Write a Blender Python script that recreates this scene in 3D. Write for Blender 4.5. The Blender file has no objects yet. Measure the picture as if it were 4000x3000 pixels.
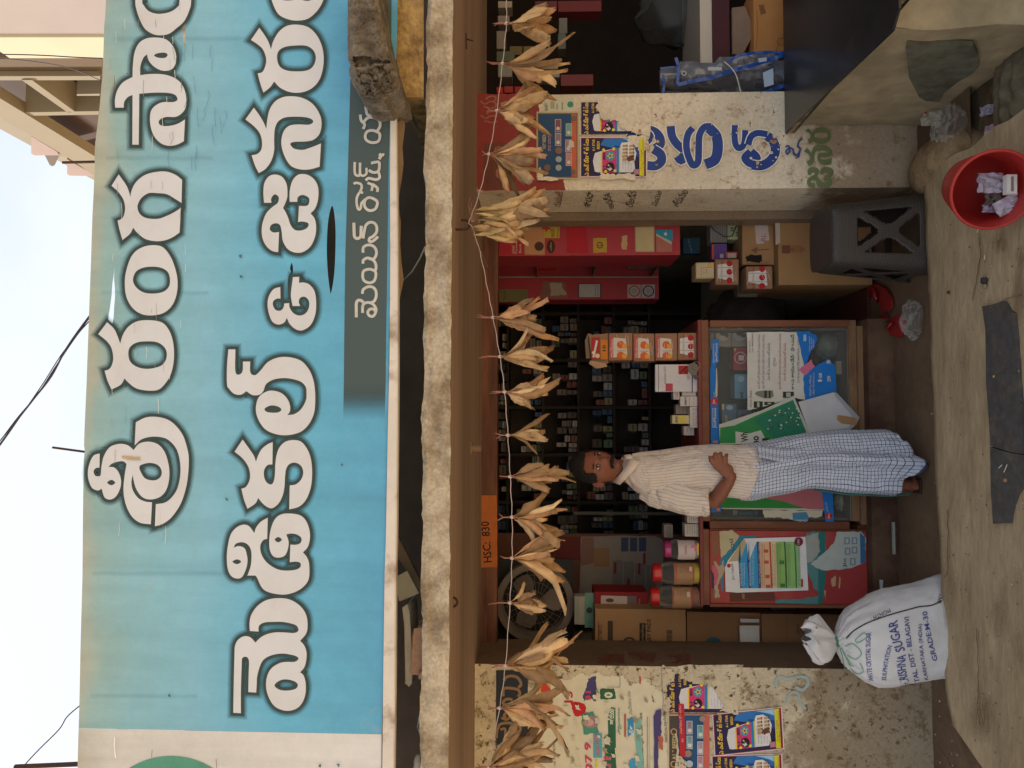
import bpy, math, random
from mathutils import Vector, noise as mnoise
from mathutils.geometry import tessellate_polygon
random.seed(7)
S = bpy.context.scene
COL = S.collection
R = math.radians

# ---------------------------------------------------------------- camera, sky, sun, exposure
FPX, YAW, PITCH, CAMZ = 3020.0, R(3.0), R(2.2), 1.77
CF = Vector((math.sin(YAW)*math.cos(PITCH), math.cos(YAW)*math.cos(PITCH), math.sin(PITCH)))
CR = Vector((math.cos(YAW), -math.sin(YAW), 0))
CU = CR.cross(CF)
CAM = Vector((0, 0, CAMZ))
cd = bpy.data.cameras.new('camera'); cam = bpy.data.objects.new('camera', cd); COL.objects.link(cam)
cd.sensor_width = 36; cd.lens = 36*FPX/4000; cd.clip_start = .05; cd.clip_end = 2000
from mathutils import Matrix
m = Matrix.Identity(4)
for r in range(3):
    m[r][0] = -CU[r]; m[r][1] = CR[r]; m[r][2] = -CF[r]; m[r][3] = CAM[r]   # the phone was held upright: the picture lies on its side
cam.matrix_world = m
S.camera = cam

SUN_EL, SUN_AZ = 62, -32        # degrees; azimuth from +Y (behind the shop) towards +X
world = bpy.data.worlds.new('World'); S.world = world; world.use_nodes = True
nt = world.node_tree; bg = nt.nodes['Background']
sky = nt.nodes.new('ShaderNodeTexSky'); sky.sky_type = 'NISHITA'; sky.sun_disc = False
sky.sun_elevation = R(SUN_EL); sky.sun_rotation = R(SUN_AZ)
sky.air_density = 1.0; sky.dust_density = 1.6; sky.ozone_density = 1.0
tc = nt.nodes.new('ShaderNodeTexCoord'); mp = nt.nodes.new('ShaderNodeMapping')
mp.inputs['Scale'].default_value = (1.0, 1.0, 2.2)
cn = nt.nodes.new('ShaderNodeTexNoise'); cn.inputs['Scale'].default_value = 2.3; cn.inputs['Detail'].default_value = 7; cn.inputs['Roughness'].default_value = .55
rp = nt.nodes.new('ShaderNodeValToRGB'); rp.color_ramp.elements[0].position = .36; rp.color_ramp.elements[1].position = .66
rp.color_ramp.elements[0].color = (.62, .62, .62, 1); rp.color_ramp.elements[1].color = (.95, .95, .95, 1)
mx = nt.nodes.new('ShaderNodeMixRGB'); mx.inputs[2].default_value = (4.5, 4.7, 4.95, 1)
L = nt.links.new
L(tc.outputs['Generated'], mp.inputs[0]); L(mp.outputs[0], cn.inputs['Vector']); L(cn.outputs[0], rp.inputs[0])
L(rp.outputs[0], mx.inputs[0]); L(sky.outputs[0], mx.inputs[1]); L(mx.outputs[0], bg.inputs['Color'])
bg.inputs['Strength'].default_value = .10
sl = bpy.data.lights.new('sun', 'SUN'); sun = bpy.data.objects.new('sun', sl); COL.objects.link(sun)
sl.energy = 5; sl.angle = R(3); sl.color = (1, .95, .87)
sd = Vector((math.sin(R(SUN_AZ))*math.cos(R(SUN_EL)), math.cos(R(SUN_AZ))*math.cos(R(SUN_EL)), math.sin(R(SUN_EL))))
sun.rotation_euler = sd.to_track_quat('Z', 'Y').to_euler(); sun.location = sd*30
S.view_settings.view_transform = 'Standard'; S.view_settings.look = 'None'
S.view_settings.exposure = 1.15; S.view_settings.gamma = 1; S.view_settings.use_curve_mapping = False
S.cycles.max_bounces = 8; S.cycles.transparent_max_bounces = 24
S.cycles.caustics_reflective = False; S.cycles.caustics_refractive = False
try: S.cycles.use_denoising = True
except Exception: pass

# ---------------------------------------------------------------- pixel rays (4000 x 3000 photo) to places
def ray(x, y): return CF*FPX + CR*(1500-y) - CU*(x-2000)
def P(x, y, Y): d = ray(x, y); return CAM + d*(Y/d.y)
def PX(x, y, X): d = ray(x, y); return CAM + d*(X/d.x)
def PZ(x, y, Z): d = ray(x, y); return CAM + d*((Z-CAMZ)/d.z)
def C(r, g, b, k=1.0):
    f = lambda v: ((v/255+.055)/1.055)**2.4 if v > 10 else v/255/12.92
    return (f(r)*k, f(g)*k, f(b)*k, 1)
def nz(x, y=0, z=0): return mnoise.noise(Vector((x, y, z)))

# ---------------------------------------------------------------- materials
MATS = {}
def mat(name, base=(.5, .5, .5, 1), rough=.8, var=.15, vs=8, bump=0, bs=60, metal=0, vcol=False, alpha=False, base2=None, b2s=3, b2lo=.45, b2hi=.6, spec=.3, stretch=None, sheen=0):
    if name in MATS: return MATS[name]
    M = bpy.data.materials.new(name); M.use_nodes = True; n = M.node_tree.nodes; l = M.node_tree.links.new
    b = n['Principled BSDF']; b.inputs['Roughness'].default_value = rough; b.inputs['Metallic'].default_value = metal
    b.inputs['Specular IOR Level'].default_value = spec
    t = n.new('ShaderNodeTexCoord'); vec = t.outputs['Object']
    if stretch:
        mpn = n.new('ShaderNodeMapping'); mpn.inputs['Scale'].default_value = stretch; l(vec, mpn.inputs[0]); vec = mpn.outputs[0]
    if vcol:
        a = n.new('ShaderNodeVertexColor'); a.layer_name = 'Col'; src = a.outputs['Color']
    else:
        a = n.new('ShaderNodeRGB'); a.outputs[0].default_value = base; src = a.outputs[0]
    if base2 is not None:
        ns = n.new('ShaderNodeTexNoise'); ns.inputs['Scale'].default_value = b2s; ns.inputs['Detail'].default_value = 9; ns.inputs['Roughness'].default_value = .68
        l(vec, ns.inputs['Vector'])
        rr = n.new('ShaderNodeMapRange'); rr.inputs['From Min'].default_value = b2lo; rr.inputs['From Max'].default_value = b2hi; l(ns.outputs[0], rr.inputs['Value'])
        mm = n.new('ShaderNodeMixRGB'); l(rr.outputs[0], mm.inputs[0]); l(src, mm.inputs[1]); mm.inputs[2].default_value = base2; src = mm.outputs[0]
    if var > 0:
        ns = n.new('ShaderNodeTexNoise'); ns.inputs['Scale'].default_value = vs; ns.inputs['Detail'].default_value = 6; ns.inputs['Roughness'].default_value = .6
        l(vec, ns.inputs['Vector'])
        rr = n.new('ShaderNodeMapRange'); rr.inputs['From Min'].default_value = .3; rr.inputs['From Max'].default_value = .7
        rr.inputs['To Min'].default_value = 1-var; rr.inputs['To Max'].default_value = 1+var; l(ns.outputs[0], rr.inputs['Value'])
        mm = n.new('ShaderNodeVectorMath'); mm.operation = 'SCALE'; l(src, mm.inputs[0]); l(rr.outputs[0], mm.inputs['Scale']); src = mm.outputs[0]
    l(src, b.inputs['Base Color'])
    if bump > 0:
        ns = n.new('ShaderNodeTexNoise'); ns.inputs['Scale'].default_value = bs; ns.inputs['Detail'].default_value = 6; l(vec, ns.inputs['Vector'])
        bb = n.new('ShaderNodeBump'); bb.inputs['Strength'].default_value = min(1, bump); bb.inputs['Distance'].default_value = .01*max(1, bump)
        l(ns.outputs[0], bb.inputs['Height']); l(bb.outputs[0], b.inputs['Normal'])
    if alpha:
        l(a.outputs['Alpha'], b.inputs['Alpha'])
    MATS[name] = M; return M
PAPER = mat('printed_paper', vcol=True, rough=.65, var=.07, vs=14, bump=.15, bs=25)
PAINT = mat('painted_colour', vcol=True, rough=.6, var=.12, vs=20, base2=None)
INK = mat('sprayed_ink', vcol=True, alpha=True, rough=.6, var=0)
DULL = mat('dull_surface', vcol=True, rough=.85, var=.15, vs=10, bump=.2, bs=50)
GLOSS = mat('glossy_plastic', vcol=True, rough=.28, var=.05, vs=8, spec=.5)
def glassmat(name, tint, op, rough=.08, fk=1.0):
    M = bpy.data.materials.new(name); M.use_nodes = True; n = M.node_tree.nodes; l = M.node_tree.links.new
    n.remove(n['Principled BSDF']); tr = n.new('ShaderNodeBsdfTransparent'); tr.inputs[0].default_value = (1-op*.3, 1-op*.3, 1-op*.3, 1)
    pr = n.new('ShaderNodeBsdfPrincipled'); pr.inputs['Base Color'].default_value = tint; pr.inputs['Roughness'].default_value = rough; pr.inputs['Specular IOR Level'].default_value = .6
    mi = n.new('ShaderNodeMixShader'); fr = n.new('ShaderNodeFresnel'); fr.inputs[0].default_value = 1.45
    ad = n.new('ShaderNodeMath'); ad.operation = 'ADD'; ad.use_clamp = True; ad.inputs[1].default_value = op
    fm = n.new('ShaderNodeMath'); fm.operation = 'MULTIPLY'; fm.inputs[1].default_value = fk; l(fr.outputs[0], fm.inputs[0]); l(fm.outputs[0], ad.inputs[0]); l(ad.outputs[0], mi.inputs[0]); l(tr.outputs[0], mi.inputs[1]); l(pr.outputs[0], mi.inputs[2]); l(mi.outputs[0], n['Material Output'].inputs[0])
    MATS[name] = M; return M
GLASS = glassmat('glass', (.6, .65, .62, 1), .03)
FILM = glassmat('clear_film', (.5, .5, .46, 1), .07, .2, .35)

# ---------------------------------------------------------------- objects
def thing(name, label, cat, loc=(0, 0, 0), group=None, kind=None):
    o = bpy.data.objects.new(name, None); o.empty_display_size = .1; COL.objects.link(o); o.location = Vector(loc)
    o['label'] = label; o['category'] = cat
    if group: o['group'] = group
    return o
def tag(o, label, cat, group=None):
    o['label'] = label; o['category'] = cat
    if group: o['group'] = group
    return o
def struct(o, label=None):
    o['kind'] = 'structure'
    if label: o['label'] = label
    return o
def base_of(p):
    v = Vector((0, 0, 0))
    while p is not None: v += p.location; p = p.parent
    return v
class MB:
    def __init__(s): s.v = []; s.f = []; s.c = []; s.uv = None
    def add(s, verts, faces, col=(.8, .8, .8, 1)):
        b = len(s.v); s.v += [tuple(p) for p in verts]
        for f in faces: s.f.append([b+i for i in f]); s.c.append(col)
    def box(s, x0, x1, y0, y1, z0, z1, col=(.8, .8, .8, 1), jit=0):
        j = lambda: random.uniform(-jit, jit)
        vs = [(x+j(), y+j(), z+j()) for z in (z0, z1) for y in (y0, y1) for x in (x0, x1)]
        s.add(vs, [(0, 2, 3, 1), (4, 5, 7, 6), (0, 1, 5, 4), (2, 6, 7, 3), (0, 4, 6, 2), (1, 3, 7, 5)], col); return s
    def obox(s, c, ax, ay, az, col=(.8, .8, .8, 1)):
        c = Vector(c); vs = [c+ax*i+ay*j+az*k for k in (-1, 1) for j in (-1, 1) for i in (-1, 1)]
        s.add(vs, [(0, 2, 3, 1), (4, 5, 7, 6), (0, 1, 5, 4), (2, 6, 7, 3), (0, 4, 6, 2), (1, 3, 7, 5)], col); return s
    def poly(s, loops, fn, col, jit=0):
        pts = [Vector((a[0], a[1], 0)) for lp in loops for a in lp]
        tris = tessellate_polygon([[Vector((a[0], a[1], 0)) for a in lp] for lp in loops])
        s.add([fn(p.x, p.y)+Vector((0, random.uniform(-jit, jit), 0)) for p in pts], tris, col); return s
    def prism(s, loop, fn, off, col):      # an outline placed by fn, given thickness by the vector off
        n = len(loop); tris = tessellate_polygon([[Vector((a[0], a[1], 0)) for a in loop]])
        a = [fn(*p[:2]) for p in loop]; b = [q+Vector(off) for q in a]
        s.add(a+b, list(tris)+[(t[2]+n, t[1]+n, t[0]+n) for t in tris]+[(i, (i+1) % n, n+(i+1) % n, n+i) for i in range(n)], col); return s
    def tube(s, pts, r, col=(.8, .8, .8, 1), n=8, cap=True):
        pts = [Vector(p) for p in pts]; rs = r if isinstance(r, (list, tuple)) else [r]*len(pts)
        rings = []; up = Vector((.13, .21, .97))
        for i, p in enumerate(pts):
            d = (pts[min(i+1, len(pts)-1)]-pts[max(i-1, 0)]).normalized()
            a = d.cross(up);
            if a.length < .05: a = d.cross(Vector((1, 0, 0)))
            a.normalize(); c = d.cross(a).normalized()
            rings.append([p+(a*math.cos(2*math.pi*k/n)+c*math.sin(2*math.pi*k/n))*rs[i] for k in range(n)])
        vs = [q for g in rings for q in g]; fs = []
        for i in range(len(pts)-1):
            for k in range(n): fs.append((i*n+k, i*n+(k+1) % n, (i+1)*n+(k+1) % n, (i+1)*n+k))
        if cap: fs += [tuple(range(n))[::-1], tuple((len(pts)-1)*n+k for k in range(n))]
        s.add(vs, fs, col); return s
    def ell(s, c, rad, col=(.8, .8, .8, 1), n=14, m=9, ax=None):
        c = Vector(c); ax = ax or (Vector((1, 0, 0)), Vector((0, 1, 0)), Vector((0, 0, 1)))
        vs = []; fs = []
        for j in range(m+1):
            t = math.pi*j/m
            for i in range(n):
                a = 2*math.pi*i/n
                vs.append(c+ax[0]*rad[0]*math.sin(t)*math.cos(a)+ax[1]*rad[1]*math.sin(t)*math.sin(a)+ax[2]*rad[2]*math.cos(t))
        for j in range(m):
            for i in range(n): fs.append((j*n+i, (j+1)*n+i, (j+1)*n+(i+1) % n, j*n+(i+1) % n))
        s.add(vs, fs, col); return s
    def grid(s, nu, nv, fn, col, closed=False, keep=None, uv=None):
        b = len(s.v); s.v += [tuple(fn(i, j)) for j in range(nv+1) for i in range(nu if closed else nu+1)]
        w = nu if closed else nu+1
        for j in range(nv):
            for i in range(nu):
                if keep and not keep(i, j): continue
                i2 = (i+1) % w if closed else i+1
                s.f.append([b+j*w+i, b+j*w+i2, b+(j+1)*w+i2, b+(j+1)*w+i]); s.c.append(col(i, j) if callable(col) else col)
                if uv is not None:
                    s.uv = s.uv if s.uv is not None else {}
                    s.uv[len(s.f)-1] = [uv(i, j), uv(i+1, j), uv(i+1, j+1), uv(i, j+1)]
        return s
    def build(s, name, material, parent=None, smooth=False, solid=0, bevel=0):
        me = bpy.data.meshes.new(name); o0 = base_of(parent)
        me.from_pydata([(v[0]-o0.x, v[1]-o0.y, v[2]-o0.z) for v in s.v], [], s.f)
        ca = me.color_attributes.new('Col', 'FLOAT_COLOR', 'CORNER')
        buf = []
        for f, c in zip(s.f, s.c):
            if isinstance(c[0], (tuple, list)):
                for q in c: buf += list(q)
            else: buf += list(c)*len(f)
        ca.data.foreach_set('color', buf)
        if s.uv is not None:
            u = me.uv_layers.new(name='UVMap'); k = 0
            for fi, f in enumerate(s.f):
                for j in range(len(f)):
                    if fi in s.uv: u.data[k].uv = s.uv[fi][j]
                    k += 1
        me.materials.append(material)
        if smooth: me.polygons.foreach_set('use_smooth', [True]*len(me.polygons))
        me.validate(); me.update()
        o = bpy.data.objects.new(name, me); COL.objects.link(o); o.parent = parent
        if solid:
            md = o.modifiers.new('solid', 'SOLIDIFY'); md.thickness = solid
        if bevel:
            md = o.modifiers.new('bevel', 'BEVEL'); md.width = bevel; md.segments = 2; md.limit_method = 'ANGLE'
        return o
def smooth_loop(tok, ox, oy, sub=4, k=1/2.212, closed=True):
    """'x,y' tokens (a trailing c keeps a corner) in enlarged-view units -> smooth outline in photo pixels"""
    pts = []
    for t in tok.split():
        c = t.endswith('c'); a, b = t.rstrip('c').split(','); pts.append((ox+float(a)*k, oy+float(b)*k, c))
    n = len(pts); out = []
    rng = range(n) if closed else range(n-1)
    for i in rng:
        p1, p2 = pts[i], pts[(i+1) % n]
        p0 = pts[i-1] if (closed or i > 0) else p1; p3 = pts[(i+2) % n] if (closed or i+2 < n) else p2
        if p1[2]: p0 = (2*p1[0]-p2[0], 2*p1[1]-p2[1])
        if p2[2]: p3 = (2*p2[0]-p1[0], 2*p2[1]-p1[1])
        for q in range(sub):
            t = q/sub
            out.append(tuple(.5*(2*p1[e]+(p2[e]-p0[e])*t+(2*p0[e]-5*p1[e]+4*p2[e]-p3[e])*t*t+(3*p1[e]-p0[e]-3*p2[e]+p3[e])*t**3) for e in (0, 1)))
    if not closed: out.append(pts[-1][:2])
    return out
def ribbon(loop, w, closed=True, rows=(-1, 1)):
    n = len(loop); out = []
    for i in range(n):
        a = Vector(loop[i-1] if (closed or i) else loop[0]); b = Vector(loop[i]); c = Vector(loop[(i+1) % n] if (closed or i < n-1) else loop[-1])
        d1 = (b-a); d2 = (c-b)
        d1 = d1.normalized() if d1.length > 1e-6 else Vector((0, 0)); d2 = d2.normalized() if d2.length > 1e-6 else Vector((0, 0))
        if d1.length < .1: d1 = d2
        if d2.length < .1: d2 = d1
        t = d1+d2
        t = t.normalized() if t.length > .2 else d1
        nn = Vector((-t.y, t.x)); s_ = max(.55, abs(nn.dot(Vector((-d1.y, d1.x)))))
        out.append([b+nn*(w*.5*r/s_) for r in rows])
    return out
def add_ribbon(mb, loop, w, fn, col, closed=True, jit=.0002, rows=(-1, 1), alphas=None):
    rb = ribbon(loop, w, closed, rows); n = len(rb); m_ = len(rows); vs = []
    for r_ in rb:
        dy = random.uniform(-jit, jit)
        for p in r_: vs.append(fn(p.x, p.y)+Vector((0, dy, 0)))
    b = len(mb.v); mb.v += [tuple(v) for v in vs]
    for i in range(n if closed else n-1):
        j = (i+1) % n
        for k in range(m_-1):
            mb.f.append([b+i*m_+k, b+i*m_+k+1, b+j*m_+k+1, b+j*m_+k])
            if alphas: mb.c.append([col[:3]+(alphas[k],), col[:3]+(alphas[k+1],), col[:3]+(alphas[k+1],), col[:3]+(alphas[k],)])
            else: mb.c.append(col)
TXT = {}
def text_mesh(body, bold=0):
    key = (body, bold)
    if key not in TXT:
        cu = bpy.data.curves.new('text', 'FONT'); cu.body = body; cu.size = 1; cu.offset = bold; cu.resolution_u = 2
        o = bpy.data.objects.new('text', cu); me = o.to_mesh()
        vs = [(v.co.x, v.co.y) for v in me.vertices]; fs = [tuple(p.vertices) for p in me.polygons]
        o.to_mesh_clear(); bpy.data.objects.remove(o); bpy.data.curves.remove(cu)
        if not vs: vs = [(0, 0), (1, 0), (1, 1)]; fs = [(0, 1, 2)]
        x0 = min(v[0] for v in vs); x1 = max(v[0] for v in vs); y0 = min(v[1] for v in vs); y1 = max(v[1] for v in vs)
        TXT[key] = ([((a-x0)/(x1-x0), (b-y0)/(y1-y0)) for a, b in vs], fs)
    return TXT[key]
class Pr:
    """flat print, laid on the plane Y (towards the street) in thin layers"""
    def __init__(s, Y, fn=None, step=.00014, off=.0012):
        s.mb = MB(); s.Y = Y; s.k = 0; s.step = step; s.off = off
        s.fn = fn or (lambda x, y, d: P(x, y, s.Y-d))
    def _f(s):
        s.k += 1; d = s.off+s.k*s.step
        return lambda x, y: s.fn(x, y, d)
    def rect(s, x0, y0, x1, y1, c): s.mb.poly([[(x0, y0), (x1, y0), (x1, y1), (x0, y1)]], s._f(), c); return s
    def poly(s, pts, c): s.mb.poly([pts], s._f(), c); return s
    def torn(s, pts, c, j=5, n=7):
        out = []
        for i, p in enumerate(pts):
            q = pts[(i+1) % len(pts)]
            for k in range(n):
                t = k/n; out.append((p[0]+(q[0]-p[0])*t+random.uniform(-j, j), p[1]+(q[1]-p[1])*t+random.uniform(-j, j)))
        return s.poly(out, c)
    def circ(s, x, y, r, c, n=20, ry=None): return s.poly([(x+r*math.cos(2*math.pi*i/n), y+(ry or r)*math.sin(2*math.pi*i/n)) for i in range(n)], c)
    def ring(s, x, y, r, w, c): add_ribbon(s.mb, [(x+r*math.cos(2*math.pi*i/24), y+r*math.sin(2*math.pi*i/24)) for i in range(24)], w, s._f(), c, True, 0); return s
    def line(s, pts, w, c, closed=False): add_ribbon(s.mb, pts, w, s._f(), c, closed, .00004); return s
    def text(s, body, p0, p1, h, c, bold=0):
        """baseline from p0 to p1 in photo pixels, h tall; upright text runs towards smaller y"""
        vs, fs = text_mesh(body, bold); dx, dy = p1[0]-p0[0], p1[1]-p0[1]; ln = math.hypot(dx, dy); ux, uy = dy/ln*h, -dx/ln*h
        f = s._f(); s.k += .5
        s.mb.add([f(p0[0]+dx*a+ux*b, p0[1]+dy*a+uy*b)+Vector((0, random.uniform(-.00004, .00004), 0)) for a, b in vs], fs, c); return s
    def lines(s, x0, y0, x1, y1, n, w, c, seed=1):
        """n rows of unreadably small print between x0..x1, each row along y"""
        rr = random.Random(seed)
        for i in range(n):
            x = x0+(x1-x0)*(i+.5)/n; y = y0
            f = s._f()
            while y < y1-3:
                l_ = rr.uniform(5, 16); e = min(y+l_, y1); s.mb.poly([[(x-w/2, y), (x+w/2, y), (x+w/2, e), (x-w/2, e)]], f, c); y = e+rr.uniform(2, 4)
        return s
    def build(s, name, parent=None, material=None, stuff=False):
        o = s.mb.build(name, material or PAPER, parent)
        if stuff: o['kind'] = 'stuff'
        return o
def pb(x0, x1, y0, y1, Y):
    """world limits of the rectangle x0..x1, y0..y1 of the photo on the plane Y -> X0, X1, Z0, Z1"""
    a = P((x0+x1)/2, y1, Y).x; b = P((x0+x1)/2, y0, Y).x; return a, b, P(x1, (y0+y1)/2, Y).z, P(x0, (y0+y1)/2, Y).z
# ================================================================= SETTING
def concrete(name, a, b_, **k):
    d = dict(rough=.95, var=.22, vs=25, bump=.7, bs=45, base2=b_, b2s=4, b2lo=.42, b2hi=.62); d.update(k)
    return mat(name, base=a, **d)
DIRT = concrete('street_dirt', C(190, 168, 136), C(165, 142, 112), b2s=1.5)
KERBM = concrete('worn_cement', C(174, 154, 122), C(140, 119, 90), b2s=2.6, vs=26, bs=34, var=.12, bump=.5, b2lo=.42, b2hi=.66, stretch=(.5, 1.3, 1))
FLOORM = concrete('veranda_cement', C(112, 92, 72), C(96, 78, 60), b2s=2, bump=.2, var=.12)
SLABM = concrete('weathered_concrete', C(178, 166, 146), C(128, 112, 92), b2s=7, bs=55, bump=.8, vs=90)
SOFFM = concrete('painted_soffit', C(150, 124, 104), C(134, 109, 90), b2s=2, bump=.1, stretch=(.12, 2.2, 1), vs=9, var=.1)
def wallmat(name, paint, patch, dirt, zlo, zhi, spots=.62, pt=.56):
    """lime-washed plaster: flaked patches, speckles, and damp grime that thickens towards the ground"""
    M = bpy.data.materials.new(name); M.use_nodes = True; n = M.node_tree.nodes; l = M.node_tree.links.new
    b = n['Principled BSDF']; b.inputs['Roughness'].default_value = .9; b.inputs['Specular IOR Level'].default_value = .2
    t = n.new('ShaderNodeTexCoord'); ge = n.new('ShaderNodeNewGeometry')
    def noi(sc, det=8, ro=.65):
        a = n.new('ShaderNodeTexNoise'); a.inputs['Scale'].default_value = sc; a.inputs['Detail'].default_value = det; a.inputs['Roughness'].default_value = ro; l(ge.outputs['Position'], a.inputs['Vector']); return a.outputs[0]
    def rng(v, a, c, d=0, e=1):
        r_ = n.new('ShaderNodeMapRange'); r_.inputs['From Min'].default_value = a; r_.inputs['From Max'].default_value = c; r_.inputs['To Min'].default_value = d; r_.inputs['To Max'].default_value = e; l(v, r_.inputs['Value']); return r_.outputs[0]
    def mixc(f, a, c):
        q = n.new('ShaderNodeMixRGB'); l(f, q.inputs[0])
        if isinstance(a, tuple): q.inputs[1].default_value = a
        else: l(a, q.inputs[1])
        if isinstance(c, tuple): q.inputs[2].default_value = c
        else: l(c, q.inputs[2])
        return q.outputs[0]
    def mth(op, a, c):
        q = n.new('ShaderNodeMath'); q.operation = op; q.use_clamp = True
        for i, v in enumerate((a, c)):
            if isinstance(v, (int, float)): q.inputs[i].default_value = v
            else: l(v, q.inputs[i])
        return q.outputs[0]
    c1 = mixc(rng(noi(3.2), .42, .58), paint, tuple(v*.84 for v in paint[:3])+(1,))
    c2 = mixc(rng(noi(9, 12, .78), pt, pt+.1), c1, patch)
    c3 = mixc(rng(noi(38, 6, .7), spots, spots+.06), c2, tuple(v*.55 for v in patch[:3])+(1,))
    sx = n.new('ShaderNodeSeparateXYZ'); l(ge.outputs['Position'], sx.inputs[0])
    low = rng(sx.outputs[2], zhi, zlo)
    nn = rng(noi(5, 12, .72), .25, .75)
    dm = rng(mth('ADD', mth('MULTIPLY', low, .92), mth('MULTIPLY', nn, .95)), .82, 1.12)
    c4 = mixc(dm, c3, dirt)
    c5 = mixc(rng(noi(60, 5), .35, .65, 0, .22), c4, tuple(v*.5 for v in dirt[:3])+(1,))
    l(c5, b.inputs['Base Color'])
    bu = n.new('ShaderNodeBump'); bu.inputs['Strength'].default_value = .6; bu.inputs['Distance'].default_value = .006; l(noi(30, 10, .7), bu.inputs['Height']); l(bu.outputs[0], b.inputs['Normal'])
    return M
WR = wallmat('lime_wash_cream', C(222, 208, 184), C(150, 118, 84), C(128, 98, 68), .0, .75, .62, .56)
WL = wallmat('lime_wash_grey', C(206, 194, 168), C(112, 96, 70), C(112, 90, 64), -.05, 1.2, .57, .53)
WPLAIN = wallmat('dusty_plaster', C(170, 158, 132), C(140, 122, 92), C(130, 108, 76), -.2, .35, .66)
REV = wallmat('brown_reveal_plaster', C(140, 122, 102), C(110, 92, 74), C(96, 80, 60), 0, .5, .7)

g = MB(); g.grid(60, 60, lambda i, j: Vector((-90+i*3, -90+j*3+0, -.10)), (1, 1, 1, 1)); struct(g.build('ground', DIRT))
# near ground: cement apron with a rear edge that stands a little above the veranda floor
YB = PZ(3650, 1800, .07).y
def kerb_back(x): return PZ(3618+.018*(1500-(x/2.9*3020)) , 1500, .07).y if 0 else YB + .035*nz(x*3.1, 4) + .012*nz(x*17, 2) - .0*x
k = MB(); nx, ny = 150, 60; KX0, KX1 = -2.6, PZ(3800, 560, .07).x
RP_ = [(PZ(a_, b_, .07).x, PZ(a_, b_, .07).y) for a_, b_ in ((3690, 2680), (3723, 2833), (3830, 2990), (3960, 3160))]
def ramp(x):
    if x > RP_[0][0]: return 9
    for (x1, y1), (x2, y2) in zip(RP_[:-1], RP_[1:]):
        if x >= x2: return y1+(y2-y1)*(x1-x)/(x1-x2)
    return RP_[-1][1]
def kf(i, j):
    x = KX0+(KX1-KX0)*i/nx; t = j/ny; yb = min(ramp(x), YB+.06*(x-.2)*.55*1.0)+.02*nz(x*3.1, 4)+.008*nz(x*21, 2); yy = -.5+(yb+.5)*(t**.45)
    xx = x+(0 if i < nx else .03*nz(yy*6, 9))
    return Vector((xx, yy, .07+.006*nz(x*2.3, yy*2.3)+.0022*nz(x*14, yy*14)))
k.grid(nx, ny, kf, (1, 1, 1, 1))
b0 = len(k.v)
for i in range(nx+1):
    p = kf(i, ny); k.v.append((p.x, p.y+.004, p.z-.012)); k.v.append((p.x, p.y+.012, -.1))
for i in range(nx):
    t0 = ny*(nx+1)+i; k.f.append([t0, t0+1, b0+2*(i+1), b0+2*i]); k.c.append((1,)*4); k.f.append([b0+2*i, b0+2*i+2, b0+2*i+3, b0+2*i+1]); k.c.append((1,)*4)
for j in range(ny):
    a_, c_ = kf(nx, j), kf(nx, j+1); k.add([a_, c_, c_+Vector((.03, 0, -.2)), a_+Vector((.03, 0, -.2))], [(0, 1, 2, 3)])
PAVE = struct(k.build('pavement', KERBM, smooth=True), 'worn cement apron in front of the shop, raised above the veranda floor')
# the two slate slabs set into the apron, and cracks
zs = .075
sm = mat('slate', base=C(74, 71, 68), rough=.8, var=.25, vs=30, bump=.25, bs=40, base2=C(104, 92, 76), b2s=12, b2lo=.52, b2hi=.75)
def slate(outline, nm):
    q = MB(); loop = [(a+random.uniform(-1.5, 1.5), b+random.uniform(-1.5, 1.5)) for a, b in outline]
    q.prism(loop, lambda x, y: PZ(x, y, zs+.006), (0, 0, -.02), (1, 1, 1, 1)); return q.build(nm, sm, PAVE)
slate([(3836, 1198), (3870, 1192), (3918, 1177), (3932, 1195), (3940, 1212), (3958, 1225), (3966, 1330), (3979, 1500), (3990, 1640), (3995, 1773), (3930, 1762), (3867, 1741), (3863, 1636), (3852, 1500), (3850, 1292)], 'paving_slab')
slate([(3867, 1746), (3930, 1767), (3995, 1778), (4003, 1890), (3985, 1915), (3972, 1934), (3960, 1965), (3954, 1997), (3947, 2042), (3910, 2044), (3877, 2047), (3870, 1907)], 'paving_slab')
slate([(4012, 1500), (4080, 1480), (4090, 1860), (4012, 1870)], 'paving_slab')
ck = MB(); cm = mat('crack_line', base=C(70, 56, 42), rough=1, var=.2)  # thin dark brown lines laid along the cracks
for pts in ([(3700, 1990), (3705, 2110), (3702, 2230), (3690, 2260)], [(3815, 2450), (3822, 2620), (3818, 2780), (3830, 2840)], [(3905, 1180), (3950, 1160), (4000, 1150)], [(3800, 1175), (3830, 1000), (3822, 900)], [(3655, 2900), (3700, 2960), (3720, 3000)]):
    pp = []
    for a, b in zip(pts[:-1], pts[1:]):
        for q in range(8): pp.append((a[0]+(b[0]-a[0])*q/8+random.uniform(-3, 3), a[1]+(b[1]-a[1])*q/8+random.uniform(-2, 2)))
    add_ribbon(ck, pp, 2.2, lambda x, y: PZ(x, y, .0785), (1, 1, 1, 1), closed=False)
ck.build('crack', cm, PAVE)
st = MB(); rr = random.Random(12)       # damp and spilt stains on the cement
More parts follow.
